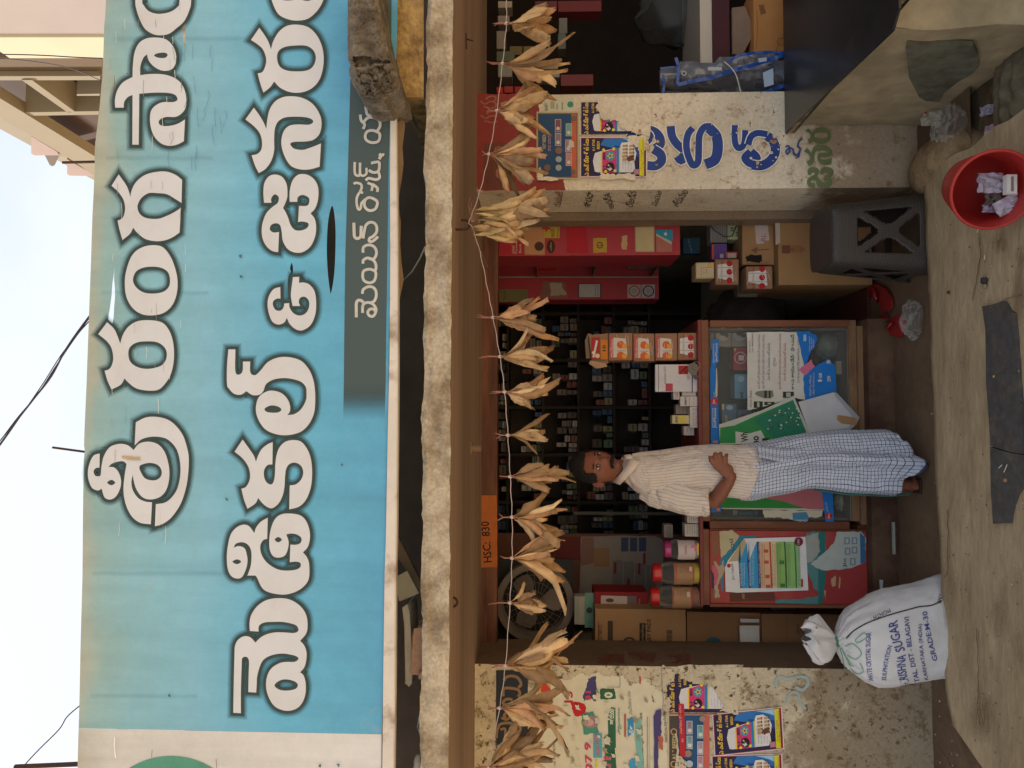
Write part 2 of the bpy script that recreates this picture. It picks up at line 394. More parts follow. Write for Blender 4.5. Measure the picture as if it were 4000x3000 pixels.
for cx_, cy_, rx_, ry_, c_ in ((3975, 1150, 26, 120, C(104, 74, 56)), (3985, 1010, 20, 60, C(110, 82, 62)), (3700, 2300, 30, 160, C(150, 128, 98)), (3760, 1500, 20, 220, C(186, 166, 134)), (3680, 1250, 18, 200, C(188, 168, 136)), (3900, 2400, 50, 120, C(132, 112, 86)), (3830, 2800, 60, 110, C(128, 106, 80)), (3900, 950, 36, 40, C(140, 114, 84))):
    for q_ in range(5):
        k_ = 1-.17*q_; lp = [(cx_+rx_*k_*(math.cos(a*.26)+.5*nz(math.cos(a*.26)*2+cx_, math.sin(a*.26)*2, q_*.2)), cy_+ry_*k_*(math.sin(a*.26)+.5*nz(math.cos(a*.26)*2+cx_, math.sin(a*.26)*2+5, q_*.2))) for a in range(24)]
        st.poly([lp], lambda x, y, q_=q_: PZ(x, y, .0795+.0002*q_), c_[:3]+(.085,))
o = st.build('stain', INK, PAVE); o['kind'] = 'stuff'
# veranda floor, shop floor step, drain bed
f = MB(); f.grid(60, 20, lambda i, j: Vector((-3+i*.1+0, 3.2+j*.05, .0+.003*nz(i*.5, j*.5))), (1, 1, 1, 1))
struct(f.build('veranda_floor', FLOORM, smooth=True))
f = MB(); f.box(-3, 3, 4.2, 8.2, -.1, .02); struct(f.build('shop_floor', mat('red_oxide_floor', base=C(92, 52, 42), rough=.55, var=.2)))
dr = MB(); dr.grid(60, 60, lambda i, j: Vector((KX1-.15+i*.045, 1.2+j*.045, -.045+.022*nz(i*.22, j*.22)+.009*nz(i*.9, j*.9))), (1, 1, 1, 1))
struct(dr.build('drain_bed', concrete('wet_drain_mud', C(112, 94, 70), C(72, 60, 46), b2s=3, bs=30), smooth=True))

# ================================================================= SHOP BUILDING
SHOP = thing('shop_building', 'single storey shop with limewashed pillars, dark interior and a rough concrete sunshade slab', 'building', (0, 3.65, 0))
YF, YS = 3.65, 2.62
zS = P(1760, 1500, YS).z; zT = P(1648, 1500, YS).z          # bottom and top of the sunshade slab's front
xr, xl = 2.75, -2.4
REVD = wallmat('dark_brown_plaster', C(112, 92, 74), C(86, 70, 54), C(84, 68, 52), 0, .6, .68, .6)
def pillar(nm, x0, x1, y0, y1, z0, z1, m, lab=None, side=None):
    q = MB(); n1, n2 = max(2, int((x1-x0)/.04)), max(2, int((z1-z0)/.05))
    q.grid(n1, n2, lambda i, j: Vector((x0+(x1-x0)*i/n1, y0-(0 if i in (0, n1) else .0025*nz(i*.7, j*.7, x0)), z0+(z1-z0)*j/n2)), (1,)*4)
    sds = []
    for xx in (x0, x1): sd_ = MB(); sds.append(sd_); sd_.add([(xx, y0, z0), (xx, y1, z0), (xx, y1, z1), (xx, y0, z1)], [(0, 1, 2, 3)])
    q.add([(x0, y1, z0), (x1, y1, z0), (x1, y1, z1), (x0, y1, z1)], [(0, 1, 2, 3)])
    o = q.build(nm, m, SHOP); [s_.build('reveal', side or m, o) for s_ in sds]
    if lab: o['label'] = lab
    return o
RX0, RX1 = P(2500, 741, YF).x, P(2500, 365, YF).x
LX1 = P(2500, 2602, YF).x
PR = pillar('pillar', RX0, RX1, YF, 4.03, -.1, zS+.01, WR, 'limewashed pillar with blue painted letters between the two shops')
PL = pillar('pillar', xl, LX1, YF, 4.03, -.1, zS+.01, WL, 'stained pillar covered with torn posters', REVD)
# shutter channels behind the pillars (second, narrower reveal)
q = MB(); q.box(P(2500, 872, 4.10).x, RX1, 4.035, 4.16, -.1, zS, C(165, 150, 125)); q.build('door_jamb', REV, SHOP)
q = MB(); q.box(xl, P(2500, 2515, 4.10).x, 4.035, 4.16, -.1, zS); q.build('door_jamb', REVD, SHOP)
# near-black strip between pillar and jamb
for yy in (818, 2543):
    xx = P(2500, yy, 4.03).x; q = MB(); q.box(xx-.006, xx+.006, 4.022, 4.045, -.05, zS, C(25, 20, 16)); q.build('shutter_channel', DULL, SHOP)
# sunshade slab with broken edges
q = MB(); n = 220; rows = 7
def slabp(i, j):
    x = -2.3+i*(5.1/n); e = .010*nz(x*9, 1.3)+.006*nz(x*31, 5)+.010*max(0, nz(x*5, 8)-.25)
    eb = .004*nz(x*13, 3.3)+.003*nz(x*40, 7)
    yo = .010*nz(x*6, j*.9, 2)+.006*nz(x*24, j*2.3, 4)
    prof = [(YF+.6, zT), (YS+.05, zT+e+.002), (YS+.006, zT-.004+e), (YS+yo, zT-.02+e), (YS+yo, (zT+zS)/2+.01), (YS+yo, zS+.014-eb), (YS+.004, zS-eb), (YS+.04, zS), (YF+.6, zS)]
    y, z = prof[j]; return Vector((x, y, z))
q.grid(n, 6, slabp, (1,)*4); q.build('sunshade_slab', SLABM, SHOP)
q = MB(); q.grid(n, 2, lambda i, j: slabp(i, j+6) if j else slabp(i, 6), (1,)*4); q.build('soffit', SOFFM, SHOP)
# lintel board of the shutter
YL = 4.0; zl0 = P(1943, 1700, YL).z
woodr = mat('brown_painted_wood', base=C(112, 72, 54), rough=.6, var=.25, vs=5, bump=.2, bs=20, stretch=(.3, 1, 3), base2=C(84, 50, 38), b2s=4)
q = MB(); q.box(P(1900, 2545, YL).x, P(1900, 905, YL).x, YL, YL+.1, zl0, zS+.02); LINT = q.build('lintel', woodr, SHOP, bevel=.004)
pr = Pr(YL, off=.002); pr.torn([(1873, 1936), (1941, 1934), (1943, 2216), (1873, 2218)], C(170, 94, 40), 1.2, 6)
pr.text('HSC:  830', (1922, 2196), (1911, 2036), 33, C(30, 18, 16), .02); pr.build('painted_number', SHOP, PAINT)
# walls, ceiling and roof that keep the inside dark
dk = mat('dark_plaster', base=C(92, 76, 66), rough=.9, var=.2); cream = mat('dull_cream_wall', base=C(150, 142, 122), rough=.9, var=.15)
XI0, XI1 = -1.35, 1.22
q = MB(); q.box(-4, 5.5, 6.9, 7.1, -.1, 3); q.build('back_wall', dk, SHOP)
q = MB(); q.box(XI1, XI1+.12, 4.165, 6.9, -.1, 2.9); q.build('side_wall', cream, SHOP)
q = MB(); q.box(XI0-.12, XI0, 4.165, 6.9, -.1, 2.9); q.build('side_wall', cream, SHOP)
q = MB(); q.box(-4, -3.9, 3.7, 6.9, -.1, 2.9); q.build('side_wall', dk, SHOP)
dk2 = mat('dark_stall_wall', base=C(52, 42, 37), rough=.9, var=.2); q = MB(); q.box(4.4, 4.5, 3.7, 6.9, -.1, 2.9); q.build('side_wall', dk2, SHOP)  # stall walls in one even dark base colour
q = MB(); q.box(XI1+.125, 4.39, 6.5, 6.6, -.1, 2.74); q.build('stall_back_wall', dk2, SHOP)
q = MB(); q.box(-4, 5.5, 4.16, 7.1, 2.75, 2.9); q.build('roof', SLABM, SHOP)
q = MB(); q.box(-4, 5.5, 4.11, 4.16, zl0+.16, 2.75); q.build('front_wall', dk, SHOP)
q = MB(); q.box(-4, 5.5, 3.30, 3.42, zT, 3.0, ); q.build('parapet', dk, SHOP)
q = MB(); q.box(-4, 5.5, 3.425, 4.2, zT+.62, 3.0); q.build('parapet', dk, SHOP)
q = MB(); q.box(-2.6, 2.9, 2.68, 3.296, 2.97, 3.0); q.build('gap_light_cover', dk, SHOP)  # unseen cover added to keep daylight out of the gap behind the sign
# soffit fittings
irn = mat('rusty_iron', base=C(62, 42, 32), rough=.8, var=.3, vs=60, metal=.2)
def hook(px, py, rad, nm='hook'):
    c = P(px, py, YS+.12); q = MB(); pts = [Vector((c.x-rad, c.y, zS+.01)), Vector((c.x-rad, c.y, c.z+rad))]
    for t in range(9): a = math.pi*t/8; pts.append(Vector((c.x-rad*math.cos(a), c.y, c.z+rad*.2-rad*math.sin(a))))
    pts.append(Vector((c.x+rad, c.y, c.z+rad)));
    q.tube(pts, .0045); return q.build(nm, irn, SHOP)
hook(1820, 878, .017); h = hook(1772, 2352, .016)
q = MB(); c = PZ(1840, 1752, zS); q.tube([(c.x, c.y, zS+.02), (c.x, c.y, zS-.045)], .014); q.tube([(c.x, c.y, zS+.01), (c.x, c.y, zS-.006)], .03); q.build('pipe_stub', mat('old_plastic', base=C(140, 115, 95), rough=.6, var=.1), SHOP)
q = MB(); a = P(1820, 130, 2.8); q.tube([a, P(1822, 190, 2.8)], .003); q.tube([P(1821, 152, 2.8), P(1848, 160, 2.8)], .0025); q.build('bent_wire', irn, SHOP)
# red-brown paint at the top of the right pillar, and painted letters
rp_ = Pr(YF, off=.0035)
rp_.torn([(1863, 744), (1863, 366), (2100, 366), (2110, 520), (2150, 600), (2195, 640), (2200, 700), (2208, 741)], C(128, 44, 40), 4, 10)
rp_.torn([(1885, 560), (1885, 740), (1990, 740), (1990, 690), (2010, 560)], C(98, 52, 42), 6, 8)
rp_.torn([(1960, 395), (1965, 470), (2030, 480), (2025, 400)], C(150, 118, 96), 9, 9)
rp_.text('బీడీ', (2010, 730), (2000, 560), 70, C(150, 96, 80), .01)
rp_.text('గురు', (1945, 480), (1940, 372), 66, C(150, 92, 80), .0)
rp_.build('red_paint', SHOP, PAINT)
bl = Pr(YF, off=.0052); BLUE = C(36, 62, 128)
def strokes(pr, col, ox, oy, items, k=1/2.212, halo=None):
    for w, tok in items:
        lp = smooth_loop(tok, ox, oy, 5, k, closed=False)
        if halo: pr.line(lp, w*k+7, halo)
        pr.line(lp, w*k, col)
HAL = C(224, 218, 205)
strokes(bl, BLUE, 2100, 0, [
 (79, '800,1195 850,1130 930,1118 1010,1140 1055,1190 1060,1245 1020,1280'), (79, '1000,1290 1060,1330 1070,1390 1020,1432 950,1430'),
 (59, '930,1130 975,1180 930,1232 885,1180 925,1132'), (64, '850,1330 870,1400 900,1440'),
 (72, '1150,1090 1160,1170 1200,1240 1265,1300 1275,1350'), (90, '1215,1345 1240,1375 1270,1345'),
 (59, '1340,1105 1300,1160 1285,1250 1300,1340 1340,1425 1385,1400 1392,1290 1398,1170 1440,1100 1500,1092'), (90, '1480,1105 1545,1180 1556,1290 1530,1380 1450,1420'),
 (54, '1705,1082 1702,1180 1712,1250 1745,1280 1785,1240 1795,1125'), (56, '1985,1160 1900,1150 1845,1180 1820,1250'),
 (67, '1845,1310 1895,1365 1845,1415 1793,1365 1840,1312'), (82, '1850,1425 1940,1430 2020,1380 2055,1300 2035,1220 1985,1175')], halo=HAL)
strokes(bl, C(52, 74, 128), 3000, 0, [(15, '150,1270 175,1260 190,1290 170,1330 155,1310 185,1280 215,1290 222,1330 250,1340 280,1290 250,1260'), (14, '255,1270 270,1220 298,1195'), (14, '225,1320 262,1355 275,1310')])
bl.build('painted_letters', SHOP, PAINT)
chip = Pr(YF, off=.0078); rr = random.Random(17)          # flakes where the paint has come away from the letters
for x_, y_, n__ in ((2595, 555, 3), (2590, 630, 3), (2700, 570, 3), (2790, 550, 3), (3020, 540, 12), (3030, 600, 10), (2990, 560, 6), (2540, 530, 3), (2880, 530, 4), (2960, 640, 4), (2480, 500, 4)):
    for _ in range(n__):
        cx_, cy_, r__ = x_+rr.gauss(0, 14), y_+rr.gauss(0, 14), rr.uniform(2, 6); chip.torn([(cx_-r__, cy_-r__), (cx_+r__, cy_-r__*.6), (cx_+r__*.7, cy_+r__), (cx_-r__, cy_+r__*.8)], rr.choice([C(206, 190, 162), C(180, 156, 124), C(150, 118, 88)]), r__*.4, 3)
o = chip.build('paint_flake', SHOP, PAINT, stuff=True)
# writing in the reveals: planes facing sideways
def reveal(X, items, nm):
    for it in items:
        pr = Pr(0, fn=lambda x, y, d: PX(x, y, X-(d if X > 0 else -d)), off=.002); pr.text(*it); pr.build(nm, SHOP, PAINT)
dkk, rdd = C(48, 38, 34), C(120, 56, 44)
reveal(RX0, [('శారదా', (2305, 812), (2320, 752), 30, dkk), ('ఆదర్శ', (2400, 812), (2380, 752), 30, dkk), ('రిజర్వ', (2470, 812), (2490, 752), 34, dkk), ('సంఘం', (2570, 808), (2590, 752), 30, dkk), ('తిరుమల', (2650, 812), (2690, 750), 34, dkk), ('గురుజి', (2190, 810), (2200, 752), 32, rdd), ('నమో', (2120, 808), (2110, 752), 30, rdd)], 'painted_writing')
reveal(LX1, [('మునుముర', (2440, 2590), (2440, 2555), 90, rdd), ('వరలక్ష్మి', (2570, 2590), (2575, 2555), 120, rdd), ('సాయి', (2700, 2592), (2700, 2556), 90, rdd), ('రామ', (2380, 2590), (2380, 2558), 50, rdd)], 'painted_writing')

# debris lying on the slab in the dark gap
def rock(nm, label, cat, c, rad, m, seed, group=None):
    q = MB(); rr = Vector(rad)
    def f(i, j):
        t = math.pi*j/14; a = 2*math.pi*i/22; d = Vector((math.sin(t)*math.cos(a), math.sin(t)*math.sin(a), math.cos(t)))
        s_ = 1+.28*nz(d.x*1.7+seed, d.y*1.7, d.z*1.7)+.1*nz(d.x*6+seed, d.y*6, d.z*6)
        d = Vector(tuple(math.copysign(abs(v)**.7, v) for v in d)); return Vector(c)+Vector((d.x*rr.x, d.y*rr.y, d.z*rr.z))*s_
    q.grid(22, 14, f, (1,)*4, closed=True); o = q.build(nm, m, smooth=True); tag(o, label, cat, group); return o
stone = mat('grey_stone', base=C(170, 165, 158), rough=.9, var=.15, vs=20, bump=.5, bs=60)
rose = mat('pinkish_brick', base=C(176, 140, 118), rough=.95, var=.18, vs=30, bump=.6, bs=60)
a = P(1620, 2520, 2.8)
tq = MB(); tq.prism([(1576, 2376), (1590, 2366), (1600, 2385), (1606, 2480), (1612, 2560), (1610, 2668), (1598, 2678), (1584, 2668), (1582, 2560), (1580, 2440)], lambda x, y: P(x, y, 2.74), (0, .16, 0), (1,)*4)
tag(tq.build('broken_tile', stone, bevel=.004), 'pale grey broken stone tile standing on edge in the gap above the slab', 'tile')
tq = MB(); tq.prism([(1612, 2480), (1622, 2460), (1650, 2450), (1656, 2620), (1645, 2632), (1612, 2628)], lambda x, y: P(x, y, 2.72), (0, .1, 0), (1,)*4)
tag(tq.build('broken_brick', rose, bevel=.006), 'pinkish broken brick leaning below the pale tile on the slab', 'brick')
rock('rubble_stone', 'small mauve stone at the left end of the pinkish brick', 'stone', P(1652, 2632, 2.70), (.018, .03, .012), rose, 3)
rock('rubble_stone', 'small pale stone on the slab at the far left below the signboard', 'stone', P(1636, 2982, 2.69), (.03, .03, .016), stone, 8)
tq = MB(); tq.prism([(1545, 2255), (1590, 2230), (1636, 2318), (1560, 2350), (1548, 2300)], lambda x, y: P(x, y, 2.78), (0, .015, 0), (1,)*4)
tag(tq.build('metal_plate', mat('dusty_grey_sheet', base=C(160, 155, 138), rough=.6, var=.1)), 'dusty grey metal plate leaning in the gap under the signboard', 'metal plate')
tq = MB(); tq.prism([(1556, 2100), (1652, 2290), (1652, 2330), (1556, 2180)], lambda x, y: P(x, y, 2.86), (0, .03, 0), (1,)*4)
tag(tq.build('wooden_board', mat('grey_board', base=C(120, 104, 86), rough=.8, var=.2)), 'slanting grey brown board in the dark gap beside the metal plate', 'board')
# cables
blk = mat('black_cable', base=C(40, 40, 42), rough=.6, var=.05); wh = mat('pale_cable', base=C(150, 150, 145), rough=.6, var=.05)
def cable(pts, r, m, label, nm='cable', grp=None, Y=None, cat='cable'):
    q = MB(); q.tube([P(x, y, yy) for x, y, yy in pts], r, n=6); return tag(q.build(nm, m, smooth=True), label, cat, grp)
cable([(1560, 345, 2.72), (1590, 410, 2.7), (1625, 480, 2.68), (1655, 545, 2.66)], .0035, blk, 'pair of thin dark cables sagging beside the broken beam end, upper one')
cable([(1575, 365, 2.71), (1612, 470, 2.69), (1650, 530, 2.665)], .0025, blk, 'thin dark cable sagging beside the broken beam end, lower one')
cable([(1660, 965, 2.66), (1640, 1010, 2.7), (1610, 1060, 2.74), (1575, 1095, 2.8)], .003, wh, 'pale cable slanting across the dark gap under the middle of the signboard')
cable([(1650, 2775, 2.66), (1638, 2800, 2.68), (1632, 2840, 2.7), (1640, 2862, 2.68), (1652, 2866, 2.66)], .003, wh, 'pale looped cable in the gap near the left stones')

# broken concrete beam end hanging over the right end of the signboard, and ochre wall under it
YBm = 2.36
q = MB(); outline = [(1360, -120), (1357, 120), (1360, 235), (1366, 250), (1362, 290), (1374, 330), (1395, 350), (1408, 378), (1440, 388), (1500, 388), (1520, 368), (1545, 362), (1562, 348), (1556, 300), (1530, 240), (1512, 170), (1496, 90), (1476, 0), (1470, -120)]
nb = []
for i, p in enumerate(outline):
    r_ = outline[(i+1) % len(outline)]; st = max(1, int(math.hypot(r_[0]-p[0], r_[1]-p[1])/16))
    for t in range(st): nb.append((p[0]+(r_[0]-p[0])*t/st+(random.uniform(-3, 3) if 2 < i < 13 else random.uniform(-1.5, 1.5)), p[1]+(r_[1]-p[1])*t/st+(random.uniform(-3, 3) if 2 < i < 13 else 0)))
BEAM = thing('broken_beam', 'rough broken end of a grey concrete beam over the right end of the signboard', 'concrete beam', P(1450, 200, YBm))
# dense displaced front: scan rows
def bx(y):    # x limits at image row y
    xs = []; m_ = len(nb)
    for i in range(m_):
        (a0, b0_), (a1, b1_) = nb[i], nb[(i+1) % m_]
        if (b0_-y)*(b1_-y) <= 0 and b0_ != b1_: xs.append(a0+(a1-a0)*(y-b0_)/(b1_-b0_))
    return (min(xs), max(xs)) if xs else (1400, 1500)
ny_, nx_ = 110, 44
def bf(i, j):
    y = -110+(498)*j/ny_; y = min(y, 387); a, b = bx(y); x = a+(b-a)*i/nx_; e = min(i, nx_-i)/nx_*2
    rough = 1 if y > 235 else .25
    d = -.02*min(1, e*3)-rough*(.035*nz(x*.035, y*.035)+.022*nz(x*.1, y*.1)+.010*nz(x*.3, y*.3))*min(1, e*4)
    if y > 250: d += .05*max(0, (y-300)/90)-.03*min(1, e*2)
    if 225 < y < 262 and i > 5 and i < 24: d += .045
    return P(x, y, YBm+d)
q = MB(); q.grid(nx_, ny_, bf, (1,)*4); q.build('front_face', concrete('beam_concrete', C(128, 116, 100), C(84, 74, 62), b2s=14, bs=80, bump=2, vs=60), BEAM, smooth=True)
q = MB(); q.prism(nb[:], lambda x, y: P(x, y, YBm+.012), (0, .24, 0), (1,)*4); q.build('core', MATS['beam_concrete'], BEAM)
q = MB(); n1 = 40
def of(i, j):
    t = j/24; y = -120+500*(i/n1); xa = 1470+(y/380)*95 if y > 0 else 1472; xa = min(xa, 1572); xb = 1655; x = xa+(xb-xa)*t
    return P(x, y, 2.60+.006*nz(x*.06, y*.06)+.02*max(0, (y-330)/50))
q.grid(n1, 24, of, (1,)*4); q.grid(2, 24, lambda i, j: of(n1, j)+Vector((0, .3*i, 0)), (1,)*4)
tag(q.build('cross_wall', concrete('ochre_plaster', C(168, 140, 92), C(124, 98, 66), b2s=12, bump=1.2, bs=50), smooth=True), 'short ochre plastered wall stub on the slab beneath the broken beam', 'wall')
# ================================================================= SIGNBOARD
YG = 2.55
SIGN = thing('signboard', 'wide weathered blue flex signboard with outlined white Telugu lettering above the shop', 'signboard', (0, YG, P(1560, 1500, YG).z))
def SG(d): return lambda x, y: P(x, y, YG-d)
top = [(414, -160), (414, 0), (411, 60), (407, 100), (404, 200), (400, 300), (394, 360), (388, 430), (383, 470), (372, 560), (369, 620), (371, 650), (368, 690), (366, 750), (361, 840), (356, 1000), (347, 1250), (338, 1500), (330, 1680), (328, 1740), (331, 1760), (327, 1800), (324, 2000), (322, 2250), (315, 2500), (310, 2750), (307, 2845)]
bot_b = [(1552, -160), (1552, 100), (1545, 300), (1530, 600), (1524, 900), (1522, 1250), (1516, 1600), (1510, 1900), (1505, 2250), (1500, 2500), (1492, 2868)]
def panelmat(name, blue):
    M = bpy.data.materials.new(name); M.use_nodes = True; n = M.node_tree.nodes; l = M.node_tree.links.new
    b = n['Principled BSDF']; b.inputs['Roughness'].default_value = .5; b.inputs['Specular IOR Level'].default_value = .25
    ge = n.new('ShaderNodeNewGeometry'); sx = n.new('ShaderNodeSeparateXYZ'); l(ge.outputs['Position'], sx.inputs[0])
    ramp = n.new('ShaderNodeValToRGB'); mr = n.new('ShaderNodeMapRange')
    mr.inputs['From Min'].default_value = P(1530, 1500, YG).z; mr.inputs['From Max'].default_value = P(345, 1500, YG).z
    no = n.new('ShaderNodeTexNoise'); no.inputs['Scale'].default_value = 2.2; no.inputs['Detail'].default_value = 5; l(ge.outputs['Position'], no.inputs['Vector'])
    ad = n.new('ShaderNodeMath'); ad.operation = 'MULTIPLY_ADD'; ad.inputs[1].default_value = .22; l(no.outputs[0], ad.inputs[0])
    l(sx.outputs[2], mr.inputs['Value']); sb = n.new('ShaderNodeMath'); sb.operation = 'SUBTRACT'; sb.inputs[1].default_value = .11; l(mr.outputs[0], sb.inputs[0]); l(sb.outputs[0], ad.inputs[2])
    l(ad.outputs[0], ramp.inputs[0]); cr = ramp.color_ramp
    cols = [(0, C(84, 152, 186)), (.35, C(96, 164, 194)), (.62, C(122, 172, 192)), (.85, C(126, 170, 182)), (.95, C(136, 166, 166)), (1, C(160, 164, 150))] if blue else [(0, C(198, 196, 195)), (.9, C(194, 192, 187)), (1, C(174, 170, 158))]
    cr.elements[0].position = cols[0][0]; cr.elements[0].color = cols[0][1]; cr.elements[1].position = cols[-1][0]; cr.elements[1].color = cols[-1][1]
    for p_, c_ in cols[1:-1]: e = cr.elements.new(p_); e.color = c_
    mp_ = n.new('ShaderNodeMapping'); mp_.inputs['Scale'].default_value = (7, 1, .7); l(ge.outputs['Position'], mp_.inputs[0])
    n2 = n.new('ShaderNodeTexNoise'); n2.inputs['Scale'].default_value = 1.6; n2.inputs['Detail'].default_value = 8; l(mp_.outputs[0], n2.inputs['Vector'])
    r2 = n.new('ShaderNodeMapRange'); r2.inputs['From Min'].default_value = .3; r2.inputs['From Max'].default_value = .7; r2.inputs['To Min'].default_value = .9; r2.inputs['To Max'].default_value = 1.1; l(n2.outputs[0], r2.inputs['Value'])
    sc = n.new('ShaderNodeVectorMath'); sc.operation = 'SCALE'; l(ramp.outputs[0], sc.inputs[0]); l(r2.outputs[0], sc.inputs['Scale'])
    n3 = n.new('ShaderNodeTexNoise'); n3.inputs['Scale'].default_value = 3.2; n3.inputs['Detail'].default_value = 10; n3.inputs['Roughness'].default_value = .7; l(ge.outputs['Position'], n3.inputs['Vector'])
    r3 = n.new('ShaderNodeMapRange'); r3.inputs['From Min'].default_value = .6; r3.inputs['From Max'].default_value = .8; r3.inputs['To Max'].default_value = .75; l(n3.outputs[0], r3.inputs['Value'])
    mx_ = n.new('ShaderNodeMixRGB'); l(r3.outputs[0], mx_.inputs[0]); l(sc.outputs[0], mx_.inputs[1]); mx_.inputs[2].default_value = C(150, 164, 164)
    l(mx_.outputs[0], b.inputs['Base Color'])
    wv = n.new('ShaderNodeTexNoise'); wv.inputs['Scale'].default_value = 5; l(mp_.outputs[0], wv.inputs['Vector']); bu = n.new('ShaderNodeBump'); bu.inputs['Strength'].default_value = .25; bu.inputs['Distance'].default_value = .02; l(wv.outputs[0], bu.inputs['Height']); l(bu.outputs[0], b.inputs['Normal'])
        # fine cloudy fading and dust specks
    n5 = n.new('ShaderNodeTexNoise'); n5.inputs['Scale'].default_value = 14; n5.inputs['Detail'].default_value = 12; n5.inputs['Roughness'].default_value = .8; l(ge.outputs['Position'], n5.inputs['Vector'])
    r5 = n.new('ShaderNodeMapRange'); r5.inputs['From Min'].default_value = .3; r5.inputs['From Max'].default_value = .7; r5.inputs['To Min'].default_value = .92; r5.inputs['To Max'].default_value = 1.07; l(n5.outputs[0], r5.inputs['Value'])
    s5 = n.new('ShaderNodeVectorMath'); s5.operation = 'SCALE'; l(mx_.outputs[0], s5.inputs[0]); l(r5.outputs[0], s5.inputs['Scale']); l(s5.outputs[0], b.inputs['Base Color'])
    MATS[name] = M; return M
PB = panelmat('faded_blue_flex', True); PW = panelmat('faded_white_flex', False)
# real tears cut through the sheet
tears = [
 '2205,120 2180,200 2165,330 2160,500 2165,640 2175,760 2192,880c 2205,840 2225,700 2235,500 2235,300 2222,170',   # long lens-shaped slit (view C)
 '1855,608c 1843,660 1850,690 1832,720 1822,790 1825,870c 1838,870 1856,800 1860,740 1868,690 1866,640']
holes = [smooth_loop(t, 300, 750, 3) for t in tears]
holes.append(smooth_loop('330,610c 322,700 308,790 300,900 285,1010 272,1100 270,1200 272,1340c 290,1250 300,1180 318,1080 322,1000 330,900 328,820 322,740', 300, 750, 2))
holes.append(smooth_loop('905,10c 903,120 905,200 912,250 918,310 925,375c 935,370 935,310 940,200 945,100 940,20', 300, 10, 2))
holes.append(smooth_loop('326,640c 318,760 312,860 314,960c 326,950 330,860 334,760', 300, 0, 2))
q = MB(); q.poly([top+bot_b[::-1]]+holes, SG(0), (1,)*4); q.build('blue_sheet', PB, SIGN)
q = MB(); q.poly([[(307, 2845.5), (305, 2900), (303, 3000), (300, 3160), (1478, 3160), (1490, 3000), (1491, 2868.5)]], SG(0), (1,)*4); q.build('white_sheet', PW, SIGN)
white = mat('sign_white', base=C(195, 196, 200), rough=.5, var=.05, vs=5, base2=C(188, 185, 183), b2s=6, b2lo=.5, b2hi=.8)
q = MB(); pr = Pr(YG, step=.0005, off=.001); pr.circ(668, 3259, 306, C(78, 138, 116), 60); o = pr.build('green_disc', SIGN, PAINT)
# dark strip with the road name, fading out at its left end
q = MB(); fn = SG(.0012); ys = [-160, 100, 300, 700, 1000, 1300, 1500, 1545, 1600, 1640]
lft = {-160: 1375, 100: 1372, 300: 1369, 700: 1358, 1000: 1349, 1300: 1345, 1500: 1343, 1545: 1342, 1600: 1341, 1640: 1341}
rgt = {-160: 1530, 100: 1529, 300: 1526, 700: 1516, 1000: 1513, 1300: 1508, 1500: 1506, 1545: 1505, 1600: 1504, 1640: 1503}
al = {1500: 1, 1545: .75, 1600: .25, 1640: 0}
for a, b in zip(ys[:-1], ys[1:]):
    c1 = C(66, 80, 80)[:3]+(al.get(a, 1),); c2 = C(66, 80, 80)[:3]+(al.get(b, 1),); bb = len(q.v)
    q.v += [tuple(fn(lft[a], a)), tuple(fn(rgt[a], a)), tuple(fn(rgt[b], b)), tuple(fn(lft[b], b))]; q.f.append([bb, bb+1, bb+2, bb+3]); q.c.append([c1, c1, c2, c2])
q.build('dark_strip', INK, SIGN)
pr = Pr(YG, off=.0022); TW = C(182, 178, 170)
strokes(pr, TW, 1300, 750, [
 (26, '203,1083 203,1020 203,965 216,938 240,936 262,952 268,975'), (24, '258,1045 258,990 275,962 310,955 345,968 370,1000 372,1035 350,1072 318,1070 302,1042 318,1014 350,1012 372,1035'),
 (24, '256,880 262,845 300,820 345,822 372,855 374,905 355,945 318,958'),
 (24, '320,665 365,685 372,725 355,770 315,785 270,765 258,720 270,680 320,665'), (24, '262,620 264,590 300,570 345,585 370,620 372,665 355,685'), (24, '262,525 264,480 300,458 345,465 374,500 374,545 350,580 310,575'),
 (26, '182,265 184,340 188,385 212,402 240,385 244,340 246,292'), (24, '262,402 270,350 285,290 320,262 360,270 380,305 376,350 345,385 318,400 315,425 345,425 392,385'),
 (24, '330,48 378,75 384,110 362,150 315,160 278,130 275,80 300,52 330,48'), (22, '285,60 250,95 240,140 222,150 208,110 208,50 232,5 262,8')])
strokes(pr, TW, 1300, 0, [
 (24, '340,1590 385,1625 384,1659'), (22, '180,1590 200,1580 240,1590 250,1620 235,1659'), (22, '300,1580 340,1600 335,1650'),
 (22, '190,1400 192,1500 230,1515 235,1450 235,1405'), (20, '235,1500 258,1520 290,1500 290,1450'), (24, '330,1410 395,1400 402,1440 392,1480 350,1490 310,1470'), (24, '392,1480 405,1530 375,1552 310,1540 285,1560'),
 (26, '400,1330 415,1345 400,1375'), (22, '412,1345 432,1340 436,1325'),
 (24, '345,1125 400,1150 405,1195 385,1225 335,1232 290,1210 280,1170 300,1135 345,1125'), (24, '238,990 245,1040 275,1075 262,1115'), (24, '262,1060 300,1020 350,1015 400,1040 408,1090 385,1130'),
 (24, '285,865 285,930 290,960 300,990 340,1005'), (24, '300,905 360,885 405,900 412,945 395,985 350,1005')])
pr.build('small_lettering', SIGN, PAINT)
